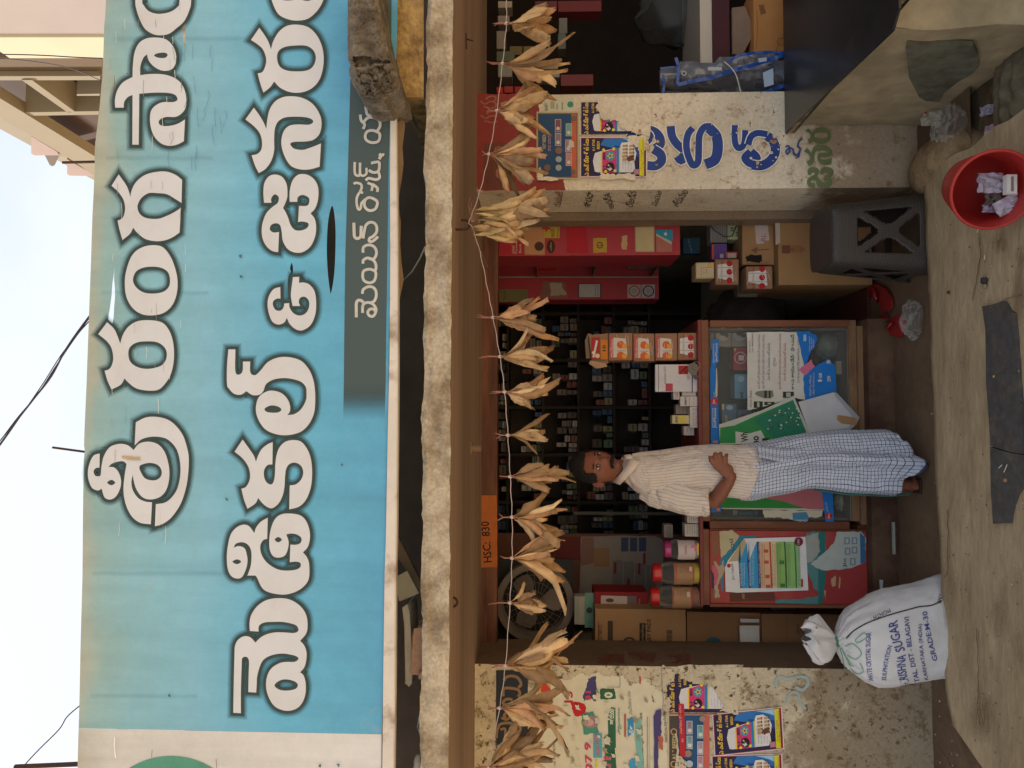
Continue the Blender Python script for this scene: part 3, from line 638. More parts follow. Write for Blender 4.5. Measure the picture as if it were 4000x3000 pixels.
GL = [  # outlines traced in enlarged views: (x offset, y offset, outer, holes)
 (300, 1500, '510,330c 600,288 700,285 790,310 860,365 920,450 955,560 968,650 960,800 935,930 890,1050 820,1150 750,1205 675,1230c 683,1038c 760,1025 820,980 870,900 895,780 890,660 860,560 800,490 740,462 650,455 560,478 500,530c', []),
 (300, 1500, '490,570c 540,515 620,498 700,520 755,580 785,660 800,750 795,840 770,920 720,975 640,998 570,980 520,920 495,850 484,785c 472,850 485,920 530,985 590,1015 650,1022c 640,1212c 550,1200 480,1150 430,1060 405,950 408,830 430,690c 400,668 350,672 300,690 275,718c 320,720 360,760 382,830 375,900 340,970 290,998 240,980 215,905c 180,920 130,895 100,820 97,740 120,660 150,615 198,600c 196,722c 165,727 145,755 160,792 197,797 208,780c 215,700 235,620 280,550 340,522 400,518 450,535',
  ['540,715 580,690 640,682 700,700 732,745 728,795 690,828 640,832 590,815 560,775', '262,852 300,828 332,852 300,875']),
 (300, 1500, '1310,-299c 1370,-299c 1370,-110 1400,-81 1432,-110 1436,-194c 1498,-194c 1500,-100 1540,-76 1590,-119 1650,-189 1740,-229 1840,-231 1940,-199 2010,-119 2045,-30 2058,60 2060,150 2050,250 2010,340 1940,410 1840,440 1740,438 1640,400 1580,330 1550,250 1550,180 1575,110 1640,65 1700,58 1770,80 1820,130 1843,190 1840,240 1818,268c 1880,260 1940,215 1980,140 1985,80 1980,30 1950,-10 1900,-34 1810,-51 1720,-44 1660,-19 1630,10 1612,60 1580,92 1520,96 1465,62c 1420,92 1360,85 1315,40 1298,0 1298,-159', ['1622,215 1660,190 1700,185 1750,200 1768,225 1740,245 1690,248 1640,240']),
 (300, 1500, '1433,480c 1490,560 1530,620 1548,672c 1570,610 1600,560 1650,520 1693,502c 1690,695c 1650,700 1620,740 1618,800 1640,850 1680,868 1702,840 1712,780 1715,700 1725,620 1750,550 1800,500 1870,484 1940,500 1995,570 2025,660 2033,780 2020,900 1980,1000 1920,1060 1836,1083c 1840,876c 1890,868 1935,830 1957,770 1940,710 1890,680 1840,690 1810,730 1800,790 1795,880 1780,960 1745,1030 1690,1073 1640,1060 1595,1020 1568,985c 1540,1035 1475,1078c 1445,1000 1422,905c 1460,890 1490,840 1497,780 1480,710 1430,640 1363,585c', []),
 (300, 1500, '1650,1155c 1590,1190 1550,1240 1534,1288c 1490,1230 1440,1215 1380,1240 1330,1300 1305,1400 1296,1500 1305,1600 1335,1660 1385,1681 1430,1665 1465,1590 1475,1530 1470,1480 1450,1420 1400,1400 1355,1415c 1375,1380 1430,1367 1480,1390 1508,1450 1505,1560 1480,1640 1472,1655c 1545,1655c 1560,1679 1600,1760 1660,1800 1780,1820 1880,1800 1960,1750 2005,1680 2008,1560 1990,1500 1955,1455c 2000,1400 2015,1300 1990,1200 1940,1140 1860,1120 1770,1125 1710,1170 1675,1260 1663,1360 1670,1440 1700,1490 1750,1500 1800,1480 1825,1420 1830,1360 1810,1300c 1850,1292 1900,1300 1940,1330 1935,1370 1900,1388 1845,1388c 1840,1540c 1890,1535 1930,1545 1932,1580 1890,1605 1800,1612 1720,1595 1640,1540 1595,1470 1585,1400 1610,1350 1645,1338c',
  ['1345,1535 1385,1515 1420,1535 1385,1557', '1710,1345 1740,1322 1772,1345 1740,1368']),
 (300, 2250, '1495,475c 1493,400 1510,330 1560,260 1630,212 1720,192 1830,200 1920,250 1975,320 1993,400 1985,490 1930,560c 1965,600 1985,660 1982,730 1965,790 1930,832c 1960,860 1978,930 1975,1020 1945,1100 1890,1150 1810,1165 1730,1140 1680,1090 1645,1010 1635,930 1650,850 1690,790 1760,750 1820,742 1880,742 1915,718 1900,695 1850,680 1780,670 1700,680 1630,710 1590,760 1560,860 1555,930 1550,1007c 1482,1003c 1485,850 1488,740 1475,705 1455,698 1430,710 1425,760 1418,1000 1418,1186c 1352,1182c 1355,1000 1362,700 1368,600 1400,545 1450,520 1500,530 1543,575c 1590,530 1650,500 1720,487 1800,488 1880,492 1915,470 1900,430 1850,410 1780,397 1700,396 1620,402 1575,430 1570,480c', ['1708,945 1750,905 1810,893 1880,910 1910,940 1890,975 1820,990 1750,982']),
 (300, 750, '262,1125c 320,1180 350,1240 375,1310c 400,1230 450,1160 530,1115 640,1108 740,1130 800,1200 830,1290 840,1380 835,1480 810,1580 760,1660 700,1710 600,1715 510,1695 450,1650 412,1612c 380,1665 300,1707c 265,1630 240,1545c 280,1530 305,1490 315,1430 300,1350 260,1290 185,1228c', ['445,1400 460,1340 520,1300 610,1290 700,1300 760,1345 778,1400 765,1460 720,1505 620,1528 530,1515 465,1470']),
 (300, 750, '415,800 425,690 470,560 540,490 640,460 740,475 810,560 850,660 870,760 865,870 830,970 760,1040 660,1066 560,1055 480,1000 430,910', ['485,760 510,690 570,655 650,645 730,655 785,690 805,750 795,820 740,865 650,878 570,865 510,820']),
 (300, 750, '362,-152c 420,-70 445,-20 463,45c 470,0 500,-70 560,-130 640,-165 760,-178 850,-150 910,-105c 905,95c 850,60 780,20 700,10 620,10 560,50 530,100 525,140 545,190 600,225 700,232 780,205 850,170 900,135c 888,350c 830,390 760,418 680,425 590,405 520,350 487,308c 460,360 395,415c 370,330 352,248c 395,225 415,170 415,110 395,50 350,-10 300,-54c', []),
 (300, 0, '700,325 770,340 825,390 855,460 858,530 830,590 780,612 720,605 660,570 620,520 607,470c 575,500 550,570 548,650c 620,640 720,640 800,655 870,690 920,750 945,840 940,930 900,985 850,1010 780,1010 730,1025 708,1050 720,1080 770,1090 840,1080 890,1060 935,1032c 925,1220c 870,1248 800,1260 730,1240 670,1180 640,1100 632,1020 645,950 690,905 750,882 830,882 868,865 860,830 820,808 740,800 640,802 540,810c 535,1250c 480,1250c 482,820c 440,840 410,880 405,930c 332,930c 330,860 350,780 400,710 482,665c 485,560 500,450 540,370 610,330', ['668,478 700,460 760,455 785,475 760,500 700,498']),
 (300, 0, '505,-300c 505,0 515,80 545,170 590,250 660,295 730,305 800,290 860,245 930,180 975,80 988,0 988,-300c 890,-300c 888,0 870,60 800,105 700,120 620,95 575,40 565,0 565,-300c', []),
 (300, 0, '1577,240c 1620,300 1655,360 1678,425c 1700,350 1750,270 1820,222 1910,213 2000,235 2070,300 2115,390 2133,490 2125,600 2090,700 2020,770 1930,800 1840,795 1760,760 1705,705c 1670,755 1613,800c 1585,720 1563,635c 1605,620 1632,560 1635,500 1610,430 1565,385 1505,345c', ['1730,500 1745,440 1800,405 1890,393 1980,395 2040,430 2065,490 2050,560 2000,605 1910,617 1810,608 1750,570']),
 (300, 0, '1680,-300c 1680,-60 1690,20 1740,120 1820,165 1910,178 2000,160 2080,90 2130,0 2150,-100 2150,-300c', ['1740,-40 1800,-60 1900,-60 1910,-20 1860,2 1780,0', '1930,-10 1980,-40 2050,-50 2040,-10 1990,8']),
 (300, 0, '1530,930c 1580,1000 1615,1060 1638,1115c 1645,1040 1665,950 1710,880 1780,840 1870,832 1960,850 2040,900 2095,980 2115,1060 2100,1150 2050,1205 1980,1222 1890,1225 1850,1235 1848,1255 1880,1285 1950,1295 2020,1275 2110,1240c 2098,1440c 2020,1462 1940,1465 1860,1440 1810,1380 1775,1290 1768,1210 1790,1130 1840,1085 1920,1075 2000,1078 2040,1060 2035,1035 1990,1015 1900,1008 1800,1015 1740,1050 1712,1110 1705,1200 1705,1300 1680,1390 1630,1460 1572,1495c 1540,1430 1510,1342c 1560,1330 1595,1290 1600,1220 1580,1150 1530,1090 1457,1032c', []),
 (300, 750, '1618,93c 1612,0 1622,-80 1660,-135 1715,-151 1775,-130 1812,-70 1820,0 1815,60 1782,140c 1800,165 1825,220 1850,290 1890,330 1950,330 1995,305 2000,270 1950,255 1912,260c 1920,120c 1990,118 2010,80 2000,45 1950,25 1910,45 1905,85c 1840,85c 1838,30 1845,-40 1870,-110 1920,-152 1990,-150 2050,-110 2085,-40 2085,60 2060,140 2020,185c 2055,230 2068,300 2060,380 2020,470 1950,520 1880,522 1820,490 1780,420 1770,340 1755,285 1720,270 1680,285 1668,325 1700,350 1748,345c 1740,520c 1690,510 1640,470 1605,400 1598,320 1610,250 1640,180 1690,130 1735,95 1745,45 1710,20 1680,55 1682,93c', []),
 (300, 750, '1758,820c 1700,840 1660,900 1648,970 1660,1050 1690,1120 1740,1145 1790,1130 1815,1088c 1840,1140 1890,1185 1950,1195 2020,1150 2060,1060 2068,960 2055,860 2010,800 1960,782 1920,785c 1922,733c 1868,735c 1855,830 1850,900 1865,985c 1930,985c 1918,950 1930,915 1970,905 2005,940 2005,1000 1975,1050 1920,1068 1870,1045 1840,1000 1835,960c 1793,963c 1785,1000 1760,1025 1720,1020 1695,980 1700,940 1735,920 1760,922c', [])]
OUTC, GLOW = C(50, 63, 60), C(54, 84, 88)
for ox, oy, outer, hs in GL:
    lo = smooth_loop(outer, ox, oy, 4); hl = [smooth_loop(h, ox, oy, 4) for h in hs]
    q = MB(); q.poly([lo]+hl, SG(.0040), (1,)*4); LET = q.build('letter', white, SIGN)
    q = MB(); g2 = MB()
    for lp in [lo]+hl:
        small = lp is not lo and (max(p[0] for p in lp)-min(p[0] for p in lp)) < 70
        add_ribbon(q, lp, 19, SG(.0030), OUTC)
        add_ribbon(g2, lp, 52, SG(.0018), GLOW, rows=(-1, -.55, -.3, .3, .55, 1), alphas=[0, .45, .9, .9, .45, 0], jit=.0003)
        if small: q.poly([lp], SG(.0032), OUTC)
    q.build('outline', PAINT, LET); g2.build('glow', INK, LET)
# the same three letter shapes, brushed in green low on the right pillar
grq = Pr(YF, off=.0052)
for gi, (tx0, tx1, ty0, ty1) in ((14, (3152, 3256, 652, 736)), (13, (3140, 3250, 566, 648)), (11, (3146, 3246, 498, 562))):
    ox, oy, outer, hs = GL[gi]; lo = smooth_loop(outer, ox, oy, 4); xs_ = [p[0] for p in lo]; ys_ = [p[1] for p in lo]
    fit = lambda lp: [(tx0+(a-min(xs_))/(max(xs_)-min(xs_))*(tx1-tx0), ty0+(b-min(ys_))/(max(ys_)-min(ys_))*(ty1-ty0)) for a, b in lp]
    grq.mb.poly([fit(lo)]+[fit(smooth_loop(h, ox, oy, 4)) for h in hs], grq._f(), C(104, 116, 78))
grq.build('painted_letters', SHOP, PAINT)
# wear: scratches, flaked bits; then creases drawn in colour
pr = Pr(YG, off=.0048, step=.00004); rr = random.Random(5)
for i in range(60):
    x = rr.uniform(430, 730); y = rr.uniform(0, 2100); l_ = rr.uniform(15, 70); pr.line([(x, y), (x+rr.uniform(-3, 3), y+l_*.5), (x+rr.uniform(-3, 3), y+l_)], rr.uniform(.8, 1.6), C(216, 212, 200) if rr.random() < .45 else C(140, 146, 138))
for i in range(26):
    x = rr.uniform(650, 900); y = rr.uniform(150, 620); pr.line([(x, y), (x+rr.uniform(-8, 8), y+rr.uniform(20, 40)), (x+rr.uniform(-10, 10), y+rr.uniform(50, 80))], 1.3, C(78, 120, 140))
pr.torn([(475, 1780), (500, 1784), (545, 1786), (548, 1796), (500, 1795), (478, 1790)], C(178, 148, 112), 2, 4)
pr.line([(448, 2880), (446, 2910), (450, 2950), (452, 2962)], 3.5, C(232, 232, 228)); pr.line([(844, 2965), (846, 3000)], 2, C(90, 86, 80)); pr.line([(594, 2930), (592, 2960)], 2, C(90, 86, 80))
for (x, y) in ((1322, 2990), (1335, 1815), (1250, 2990), (662, 2715), (885, 1950), (940, 1080), (940, 1000)): pr.torn([(x-5, y-6), (x+5, y-4), (x+4, y+7), (x-4, y+5)], C(70, 96, 104), 3, 3)
pr.build('scratches', SIGN, PAINT, stuff=True)
pr = Pr(YG, off=.0005, step=.00002)  # fold shade of the creases painted as soft darker blue bands
for y, a in ((2238, 322), (1755, 331), (1148, 355), (150, 405), (617, 372), (2720, 312)):
    c_ = C(60, 120, 148)[:3]
    y += rr.uniform(-6, 6); n9 = rr.choice([3, 4, 6]); pts = [(a+40+t*60, y+rr.uniform(-2, 2)) for t in range(n9*2)]
    add_ribbon(pr.mb, pts, 26, pr._f(), c_+(1,), False, 0, rows=(-1, 0, 1), alphas=[0, .11, 0])
pr.build('crease_shade', SIGN, INK, stuff=True)
# white bottom trim and its underside; box frame behind
wt = mat('trim_white', base=C(200, 192, 182), rough=.6, var=.1, vs=8, base2=C(150, 130, 108), b2s=5, b2lo=.52, b2hi=.66)
q = MB(); f0 = [(1527, 300), (1524, 700), (1525, 1000), (1522, 1400), (1515, 1700), (1508, 2100), (1503, 2250), (1497, 2700), (1492, 3160)]; f1 = [(1545, 300), (1548, 700), (1551, 1000), (1552, 1400), (1550, 1700), (1546, 2100), (1543, 2250), (1540, 2700), (1534, 3160)]
for i in range(8): q.add([SG(.006)(*f0[i]), SG(.006)(*f1[i]), SG(.006)(*f1[i+1]), SG(.006)(*f0[i+1])], [(0, 1, 2, 3)])
for i in range(8): q.add([SG(.006)(*f1[i]), SG(.006)(*f1[i])+Vector((0, .05, .004)), SG(.006)(*f1[i+1])+Vector((0, .05, .004)), SG(.006)(*f1[i+1])], [(0, 1, 2, 3)])
q.build('bottom_trim', wt, SIGN, solid=.003)
q = MB(); ff = [(1556+8*math.sin(i*.9)+6*math.sin(i*2.3), 420+i*75) for i in range(12)]
for i in range(11):
    a, b = ff[i], ff[i+1]; q.add([P(1545, a[1], YG+.02), P(a[0]+16-i, a[1], YG+.045), P(b[0]+16-i, b[1], YG+.045), P(1545, b[1], YG+.02)], [(0, 1, 2, 3)])
q.build('folded_hem', mat('brown_hem', base=C(120, 100, 78), rough=.8, var=.2), SIGN, smooth=True)
fr = mat('frame_steel', base=C(90, 80, 70), rough=.7, var=.2); q = MB()
zb = P(1545, 1500, YG).z; zt_ = P(345, 1500, YG).z
q.box(-2.4, 2.4, YG+.03, YG+.055, zb+.02, zb+.05); q.box(-2.4, 2.4, YG+.03, YG+.055, zt_-.14, zt_-.115)
for xx in (-1.9, -1.0, .1, 1.15, 2.2): q.box(xx, xx+.025, YG+.057, YG+.08, zb+.02, zt_-.12)
q.build('steel_frame', fr, SIGN)
q = MB()
for (a, b) in (((1, 1), (1, 1)),):
    q.tube([P(372, 632, YG+.02), P(245, 635, YG+.03)], .005)
q.build('rod', irn, SIGN)
q = MB(); q.tube([P(332, 1765, YG+.02), P(206, 1748, YG+.03)], .004); q.build('rod', irn, SIGN)
q = MB()
for a in ((0, 2988, 310, 2982),): q.tube([P(60, 2995, YG+.1), P(320, 2984, YG+.03)], .008)
q.build('rod', irn, SIGN)
# ================================================================= INSIDE THE MEDICINE SHOP
WOOD = mat('varnished_wood', base=C(132, 82, 58), rough=.5, var=.25, vs=5, bump=.15, bs=25, stretch=(1, 1, .3), base2=C(96, 56, 38), b2s=5)
WOODL = mat('worn_plank', base=C(140, 108, 78), rough=.75, var=.25, vs=6, base2=C(104, 76, 54), b2s=6, stretch=(.4, 1, 2))
REDP = mat('red_laminate', base=C(164, 62, 62), rough=.5, var=.1, vs=4, base2=C(150, 84, 74), b2s=4, b2lo=.55, b2hi=.7)
CARD = mat('brown_cardboard', vcol=True, rough=.9, var=.1, vs=5, bump=.12, bs=30)
CB = C(168, 130, 92); CB2 = C(146, 110, 78)
def boxthing(name, label, cat, x0, x1, y0, y1, Y, dep, col, m=CARD, group=None, prints=None, bev=.002, side=None, lean=0):
    a, b, z0, z1 = pb(x0, x1, y0, y1, Y); t = thing(name, label, cat, ((a+b)/2, Y+dep/2, z0), group)
    q = MB(); q.box(a, b, Y, Y+dep, z0, z1, col, jit=.001); q.build('carton' if m is CARD else 'body', m, t, bevel=bev)
    if prints:
        pr = Pr(Y, off=.0022); prints(pr); pr.build('print', t)
    return t
# ---- counter: glass fronted case on the right, red cupboard on the left, one table top
YC = 4.0
a0, a1, cz0, cz1 = pb(2770, 3353, 1250, 2040, YC)
CASE = thing('display_counter', 'brown wooden shop counter with a glass front pasted with torn posters', 'counter', ((a0+a1)/2, YC, 0))
def bar(nm, x0, x1, y0, y1, Y, d, m=WOOD, par=CASE, bev=.003, dz=0):
    a, b, z0, z1 = pb(x0, x1, y0, y1, Y); q = MB(); q.box(a, b, Y, Y+d, z0, z1+dz, CB); return q.build(nm, m, par, bevel=bev)
bar('frame_rail', 2742, 2772, 1250, 2036, YC, .45)
bar('frame_stile', 2773, 3320, 1250, 1276, YC, .04)
bar('frame_rail', 3321, 3352, 1250, 2036, YC, .45, WOODL)
bar('frame_stile', 2773, 3320, 2036, 2066, YC-.004, .44)
bar('plinth', 3353, 3396, 1272, 2050, YC+.012, .42, WOODL)
bar('plinth', 3353, 3400, 2051, 2370, YC+.03, .42)
q = MB(); a, b, z0, z1 = pb(2773, 3320, 1277, 2035, YC)
q.box(a, b, YC+.43, YC+.44, z0, z1, C(92, 84, 70)); q.box(a, a+.012, YC+.05, YC+.43, z0, z1, C(110, 92, 70)); q.box(b-.012, b, YC+.05, YC+.43, z0, z1, C(110, 92, 70)); q.build('case_lining', DULL, CASE)
for xx in (2930, 3110):
    z = P(xx, 1600, YC+.2).z; q = MB(); q.box(a+.013, b-.013, YC+.13, YC+.42, z-.006, z, C(120, 112, 96)); q.build('glass_shelf', GLASS, CASE)
q = MB(); q.box(a, b, YC+.012, YC+.016, z0, z1); q.build('glass_pane', GLASS, CASE)
# table top of the counter
q = MB(); tb0, tb1 = P(2740, 2362, YC).x, P(2740, 1250, YC).x; zt = P(2742, 1700, YC).z
q.box(tb0, tb1, YC-.012, YC+.5, zt, zt+.018); q.build('table_top', mat('dark_red_top', base=C(120, 56, 52), rough=.45, var=.2, vs=6), CASE, bevel=.003)
ZT = zt+.018
# base step
q = MB(); a, b, z0, z1 = pb(3396, 3450, 1262, 2420, YC-.03); q.box(-1.3, b+.02, YC-.05, YC+.6, -.0, P(3398, 1700, YC-.05).z, CB); q.build('base_step', mat('dark_red_step', base=C(78, 54, 42), rough=.8, var=.25, vs=5, base2=C(98, 76, 58), b2s=4, b2lo=.45, b2hi=.6), CASE)
# red cupboard
CUP = thing('red_cupboard', 'red laminate cupboard with wooden frame covered with torn posters and a tariff chart', 'cupboard', (P(3000, 2210, YC).x, YC, 0))
def cbar(nm, x0, x1, y0, y1, dY, d, m): return bar(nm, x0, x1, y0, y1, YC+dY, d, m, CUP)
cbar('frame_rail', 2742, 2772, 2067, 2364, -.004, .44, WOOD); cbar('frame_stile', 2773, 3388, 2067, 2072, -.008, .03, WOOD); cbar('frame_stile', 2773, 3388, 2362, 2375, -.004, .44, WOOD)
cbar('door', 2773, 3350 + 38, 2073, 2361, .012, .02, REDP)
# ---- things pasted on the glass front
def poster(label, Y, fn, name='poster', cat='poster', group=None, loc=(3000, 1700), off=.0012, m=None):
    t = thing(name, label, cat, P(loc[0], loc[1], Y), group); pr = Pr(Y, off=off); fn(pr); pr.build('printed_sheet', t, m); return t
WP = C(205, 200, 190); GREENP = C(48, 138, 76); JB = C(28, 112, 190)
def mx2(zx, zy): return (2750+zx/3.16, 1250+zy/3.16)
def pts2(s): return [mx2(*map(float, t.split(','))) for t in s.split()]
def f_blue(pr):
    pr.poly(pts2('100,240 150,235 182,270 185,500 150,560 140,600 160,700 165,920 180,1100 190,1520 85,1520 82,1000 75,700 80,600 90,560'), JB)
    pr.poly(pts2('150,590 160,600 168,800 165,940 150,950 140,900 150,700'), C(196, 186, 160))
    pr.text('JioPhone', mx2(160, 1335), mx2(160, 1085), 13, WP, .015); pr.text("INDIA'S SMARTPHONE", mx2(118, 1330), mx2(118, 1085), 6, WP); pr.text('JioPhone', mx2(175, 520), mx2(175, 285), 12, WP, .015); pr.text("INDIA KA SMARTPHONE", mx2(130, 530), mx2(128, 290), 6, WP)
    pr.circ(*mx2(128, 1005), 15, C(190, 40, 50), ry=14); pr.text('Jio', mx2(143, 1035), mx2(143, 980), 12, WP, .02); pr.text('DIGITAL', mx2(145, 950), mx2(130, 880), 6, WP)
    pr.rect(*mx2(115, 1490), *mx2(170, 1515), C(206, 120, 60))
    pr.poly([(2775, 1730), (2812, 1730), (2818, 2000), (2778, 2002)], JB); pr.rect(2800, 1985, 2812, 1996, C(206, 120, 60))
poster('blue strip of phone advertising along the top edge of the counter glass', YC, f_blue, loc=(2800, 1500))
def f_white(pr):
    pr.torn([mx2(530, 150), mx2(1228, 148), mx2(1240, 860), mx2(1250, 990), mx2(1110, 960), mx2(760, 1060), mx2(560, 1112), mx2(535, 1110)], WP, 1.5, 8)
    for i, (zx, z0, z1, c) in enumerate([(695, 180, 850, C(64, 60, 84)), (750, 180, 850, C(64, 60, 84)), (812, 285, 745, C(64, 60, 84)), (955, 170, 860, C(170, 66, 66)), (1010, 285, 750, C(170, 66, 66))]):
        pr.text('ఇచట వరికి మూలికా వైదయ సలహా మరియు వనమూలికల మందులు లభించును' if z1-z0 > 600 else 'మూలికల మందులు లభించును', mx2(zx+8, z1), mx2(zx+8, z0), 14, c, .005)
    pr.text('హైడర', mx2(895, 575), mx2(895, 465), 14, C(50, 46, 48)); pr.text('ఆరన ఆయురవేదిక ఫారమసి', mx2(1120, 860), mx2(1120, 180), 18, C(44, 92, 50), .02)
    pr.text('5,1172 లాలబాగ వీధి, అనంతపురం - 515411', mx2(1182, 775), mx2(1180, 220), 12, C(66, 78, 66))
    pr.text('D.A. Rasool', mx2(572, 400), mx2(572, 260), 6, C(60, 58, 58)); pr.text('Cell. 9885270034', mx2(608, 400), mx2(608, 170), 6, C(60, 58, 58)); pr.text('Govt., Regd.', mx2(595, 1075), mx2(595, 865), 10, C(56, 54, 54))
    for (x0, y0, x1, y1) in ((615, 1005, 725, 1085), (745, 1010, 870, 1050), (975, 885, 1110, 960)): pr.rect(*mx2(x0, y0), *mx2(x1, y1), C(46, 58, 42)); pr.rect(*mx2(x0+40, y0+10), *mx2(x1-40, y1-10), C(170, 172, 160))
    pr.poly(pts2('630,900 660,880 740,870 850,870 860,940 820,968 740,965 660,935 630,915'), C(120, 124, 112)); pr.rect(*mx2(745, 872), *mx2(775, 962), C(46, 58, 42)); pr.rect(*mx2(800, 872), *mx2(822, 962), C(46, 58, 42))
poster('white notice with green, black and red lines of Telugu print on the counter glass', YC, f_white, off=.004)
def f_b2(pr):
    pr.torn(pts2('1140,140 1300,138 1320,170 1380,180 1400,240 1370,310 1310,400 1280,500 1240,560'), JB, 2, 6)
    pr.torn(pts2('1228,700 1300,600 1400,560 1530,480 1600,540 1625,600 1630,890 1540,905 1260,985 1235,900'), JB, 2, 6)
    pr.rect(*mx2(1228, 180), *mx2(1262, 260), C(150, 190, 220)); 
    for i, zx in enumerate((1310, 1335, 1358)): pr.text('మరియు అపరిమిత', mx2(zx, 390-i*20), mx2(zx, 200+i*20), 5, WP)
    pr.text('1', mx2(1455, 760), mx2(1455, 735), 15, WP, .03); pr.text('GB', mx2(1455, 720), mx2(1455, 655), 12, WP, .03); pr.text('5', mx2(1560, 540), mx2(1560, 490), 14, WP, .02); pr.text('299', mx2(1565, 760), mx2(1565, 690), 14, WP, .02)
    pr.text('వినియోగం తగ్గించు', mx2(1325, 940), mx2(1325, 680), 9, WP); pr.text('ఎక్కువ ప్రయోజనాలు', mx2(1362, 930), mx2(1362, 650), 7, WP)
    pr.torn([mx2(1175, 610), mx2(1290, 520), mx2(1330, 485), mx2(1335, 530), mx2(1368, 570), mx2(1260, 680), mx2(1210, 655)], C(206, 110, 140), 1.5, 4)
poster('torn blue data plan poster with a pink scrap, low on the counter glass', YC, f_b2, loc=(3200, 1450), off=.008)
def f_green(pr):
    pr.poly([mx2(185, 1290), mx2(700, 1120), mx2(1105, 935), mx2(1310, 1395), mx2(1260, 1395), mx2(900, 1470), (2938, 1735), (2812, 1735)], C(190, 192, 178))
    pr.poly(pts2('200,1330 380,1300 700,1155 1100,985 1265,1390 1000,1440 880,1470 560,1520 195,1520'), GREENP)
    pr.poly(pts2('600,1230 1100,990 1190,1200 1265,1390 880,1470'), C(40, 122, 96))
    pr.poly(pts2('388,1375 560,1400 700,1360 750,1450 700,1520 390,1522'), C(200, 202, 192))
    pr.text('Wh', mx2(550, 1500), mx2(540, 1385), 28, C(46, 44, 40), .03); pr.text('no', mx2(680, 1540), mx2(680, 1430), 22, C(46, 44, 40), .03); pr.text('il', mx2(800, 1530), mx2(800, 1460), 26, C(46, 44, 40), .03)
    rr = random.Random(2)
    for i in range(46):
        a, b = rr.random(), rr.random(); x, y = 780+a*400, 1150+b*270-a*120
        if y > 1010: pr.circ(*mx2(x, y), 3.2, rr.choice([C(190, 214, 180), C(190, 214, 180), C(130, 84, 100), C(30, 84, 66)]), 8)
poster('large green flyer hanging crookedly from the counter glass behind the man', YC, f_green, loc=(2900, 1650), off=.016)
def f_env(pr):
    pr.poly(pts2('1165,1010 1600,890 1640,900 1920,1200 1880,1290 1790,1370 1300,1390'), C(160, 164, 170))
    pr.poly(pts2('1165,1015 1600,893 1620,940 1830,1190 1790,1330 1300,1388'), C(196, 196, 198))
    pr.poly(pts2('1650,1170 1870,1205 1890,1220 1880,1300 1700,1280 1640,1230'), C(172, 132, 92))
poster('plain white folded card with a strip of brown tape leaning on the counter foot', YC, f_env, name='card_sheet', cat='card', loc=(3250, 1650), off=.022)
def f_green2(pr):
    pr.poly([(2818, 1880), (3240, 1880), (3222, 1994), (2820, 1988)], C(190, 188, 172)); pr.poly([(2817, 1800), (3240, 1800), (3140, 1986), (2818, 1984)], C(44, 130, 56))
    pr.poly([(2970, 1940), (3010, 1927), (3100, 1900), (3215, 1880), (3240, 1996-4), (3150, 1988), (3060, 1958), (2980, 1945)], C(178, 102, 108))
    pr.torn([(2975, 1990), (3215, 1996), (3210, 2018), (3100, 2030), (3040, 2022), (2990, 2022)], C(196, 188, 166), 3, 8); pr.poly([(3095, 2003), (3150, 2000), (3160, 2020), (3155, 2036), (3098, 2034)], C(70, 130, 160)); pr.text('చిట్ట', (3155, 2030), (3105, 2030), 9, C(190, 200, 200))
    pr.poly([(3204, 1860), (3250, 1880), (3258, 2038), (3225, 2038), (3214, 1950)], JB); pr.circ(3238, 2016, 14, C(180, 40, 46)); pr.text('Jio', (3243, 2026), (3243, 2006), 10, WP, .02); pr.text('DIGITAL LIFE', (3236, 1998), (3228, 1962), 6, WP)
poster('green flyer with a pink patch at the left end of the counter glass', YC, f_green2, loc=(3000, 1950), off=.007)
# goods behind the glass
rr = random.Random(11)
def goods(label, x0, x1, y0, y1, col, fn=None, name='soap_carton', cat='carton', Y=YC+.16, group='cartons behind the counter glass', dep=.1):
    return boxthing(name, label, cat, x0, x1, y0, y1, Y, dep, col, PAPER, group, fn, .001)
GB, GW = C(96, 138, 168), C(150, 140, 132)
def face(pr, x, y, c=C(92, 78, 72)): pr.circ(x, y, 26, C(186, 178, 168)); pr.circ(x, y-4, 14, c, ry=10); pr.circ(x+14, y+4, 9, c)
goods('pale carton with a round portrait at the top right of the counter glass', 2792, 2855, 1284, 1354, GW, lambda pr: face(pr, 2825, 1306))
goods('pale carton with a round portrait, second from the right behind the counter glass', 2858, 2917, 1284, 1354, GW, lambda pr: face(pr, 2890, 1306))
goods('pale carton cut off by the frame in the top right corner of the case', 2774, 2790, 1284, 1360, GW)
goods('red carton with a pale ring behind the counter glass', 2866, 2920, 1358, 1446, C(170, 52, 62), lambda pr: (pr.ring(2892, 1398, 22, 5, C(214, 150, 150)), pr.rect(2885, 1388, 2906, 1408, C(220, 200, 200)), pr.rect(2868, 1360, 2874, 1372, C(206, 196, 90))))
goods('light blue carton with a swirl, right of the white notice', 2870, 2918, 1462, 1556, C(118, 164, 184), lambda pr: (pr.circ(2895, 1480, 13, C(176, 200, 208)), pr.text('ait', (2903, 1556), (2903, 1530), 14, C(40, 60, 70), .02)))
goods('blue carton with a pale mobile shape and yellow mark', 2820, 2878, 1578, 1660, C(84, 122, 150), lambda pr: (pr.circ(2850, 1592, 14, C(168, 190, 204), ry=10), pr.text('Airtel', (2845, 1652), (2840, 1622), 12, C(214, 200, 80), .02), pr.rect(2820, 1578, 2828, 1600, C(216, 210, 150))))
goods('blue carton low beside the green flyer', 2882, 2940, 1600, 1650, C(96, 120, 140), lambda pr: pr.circ(2904, 1630, 14, C(176, 60, 70)))
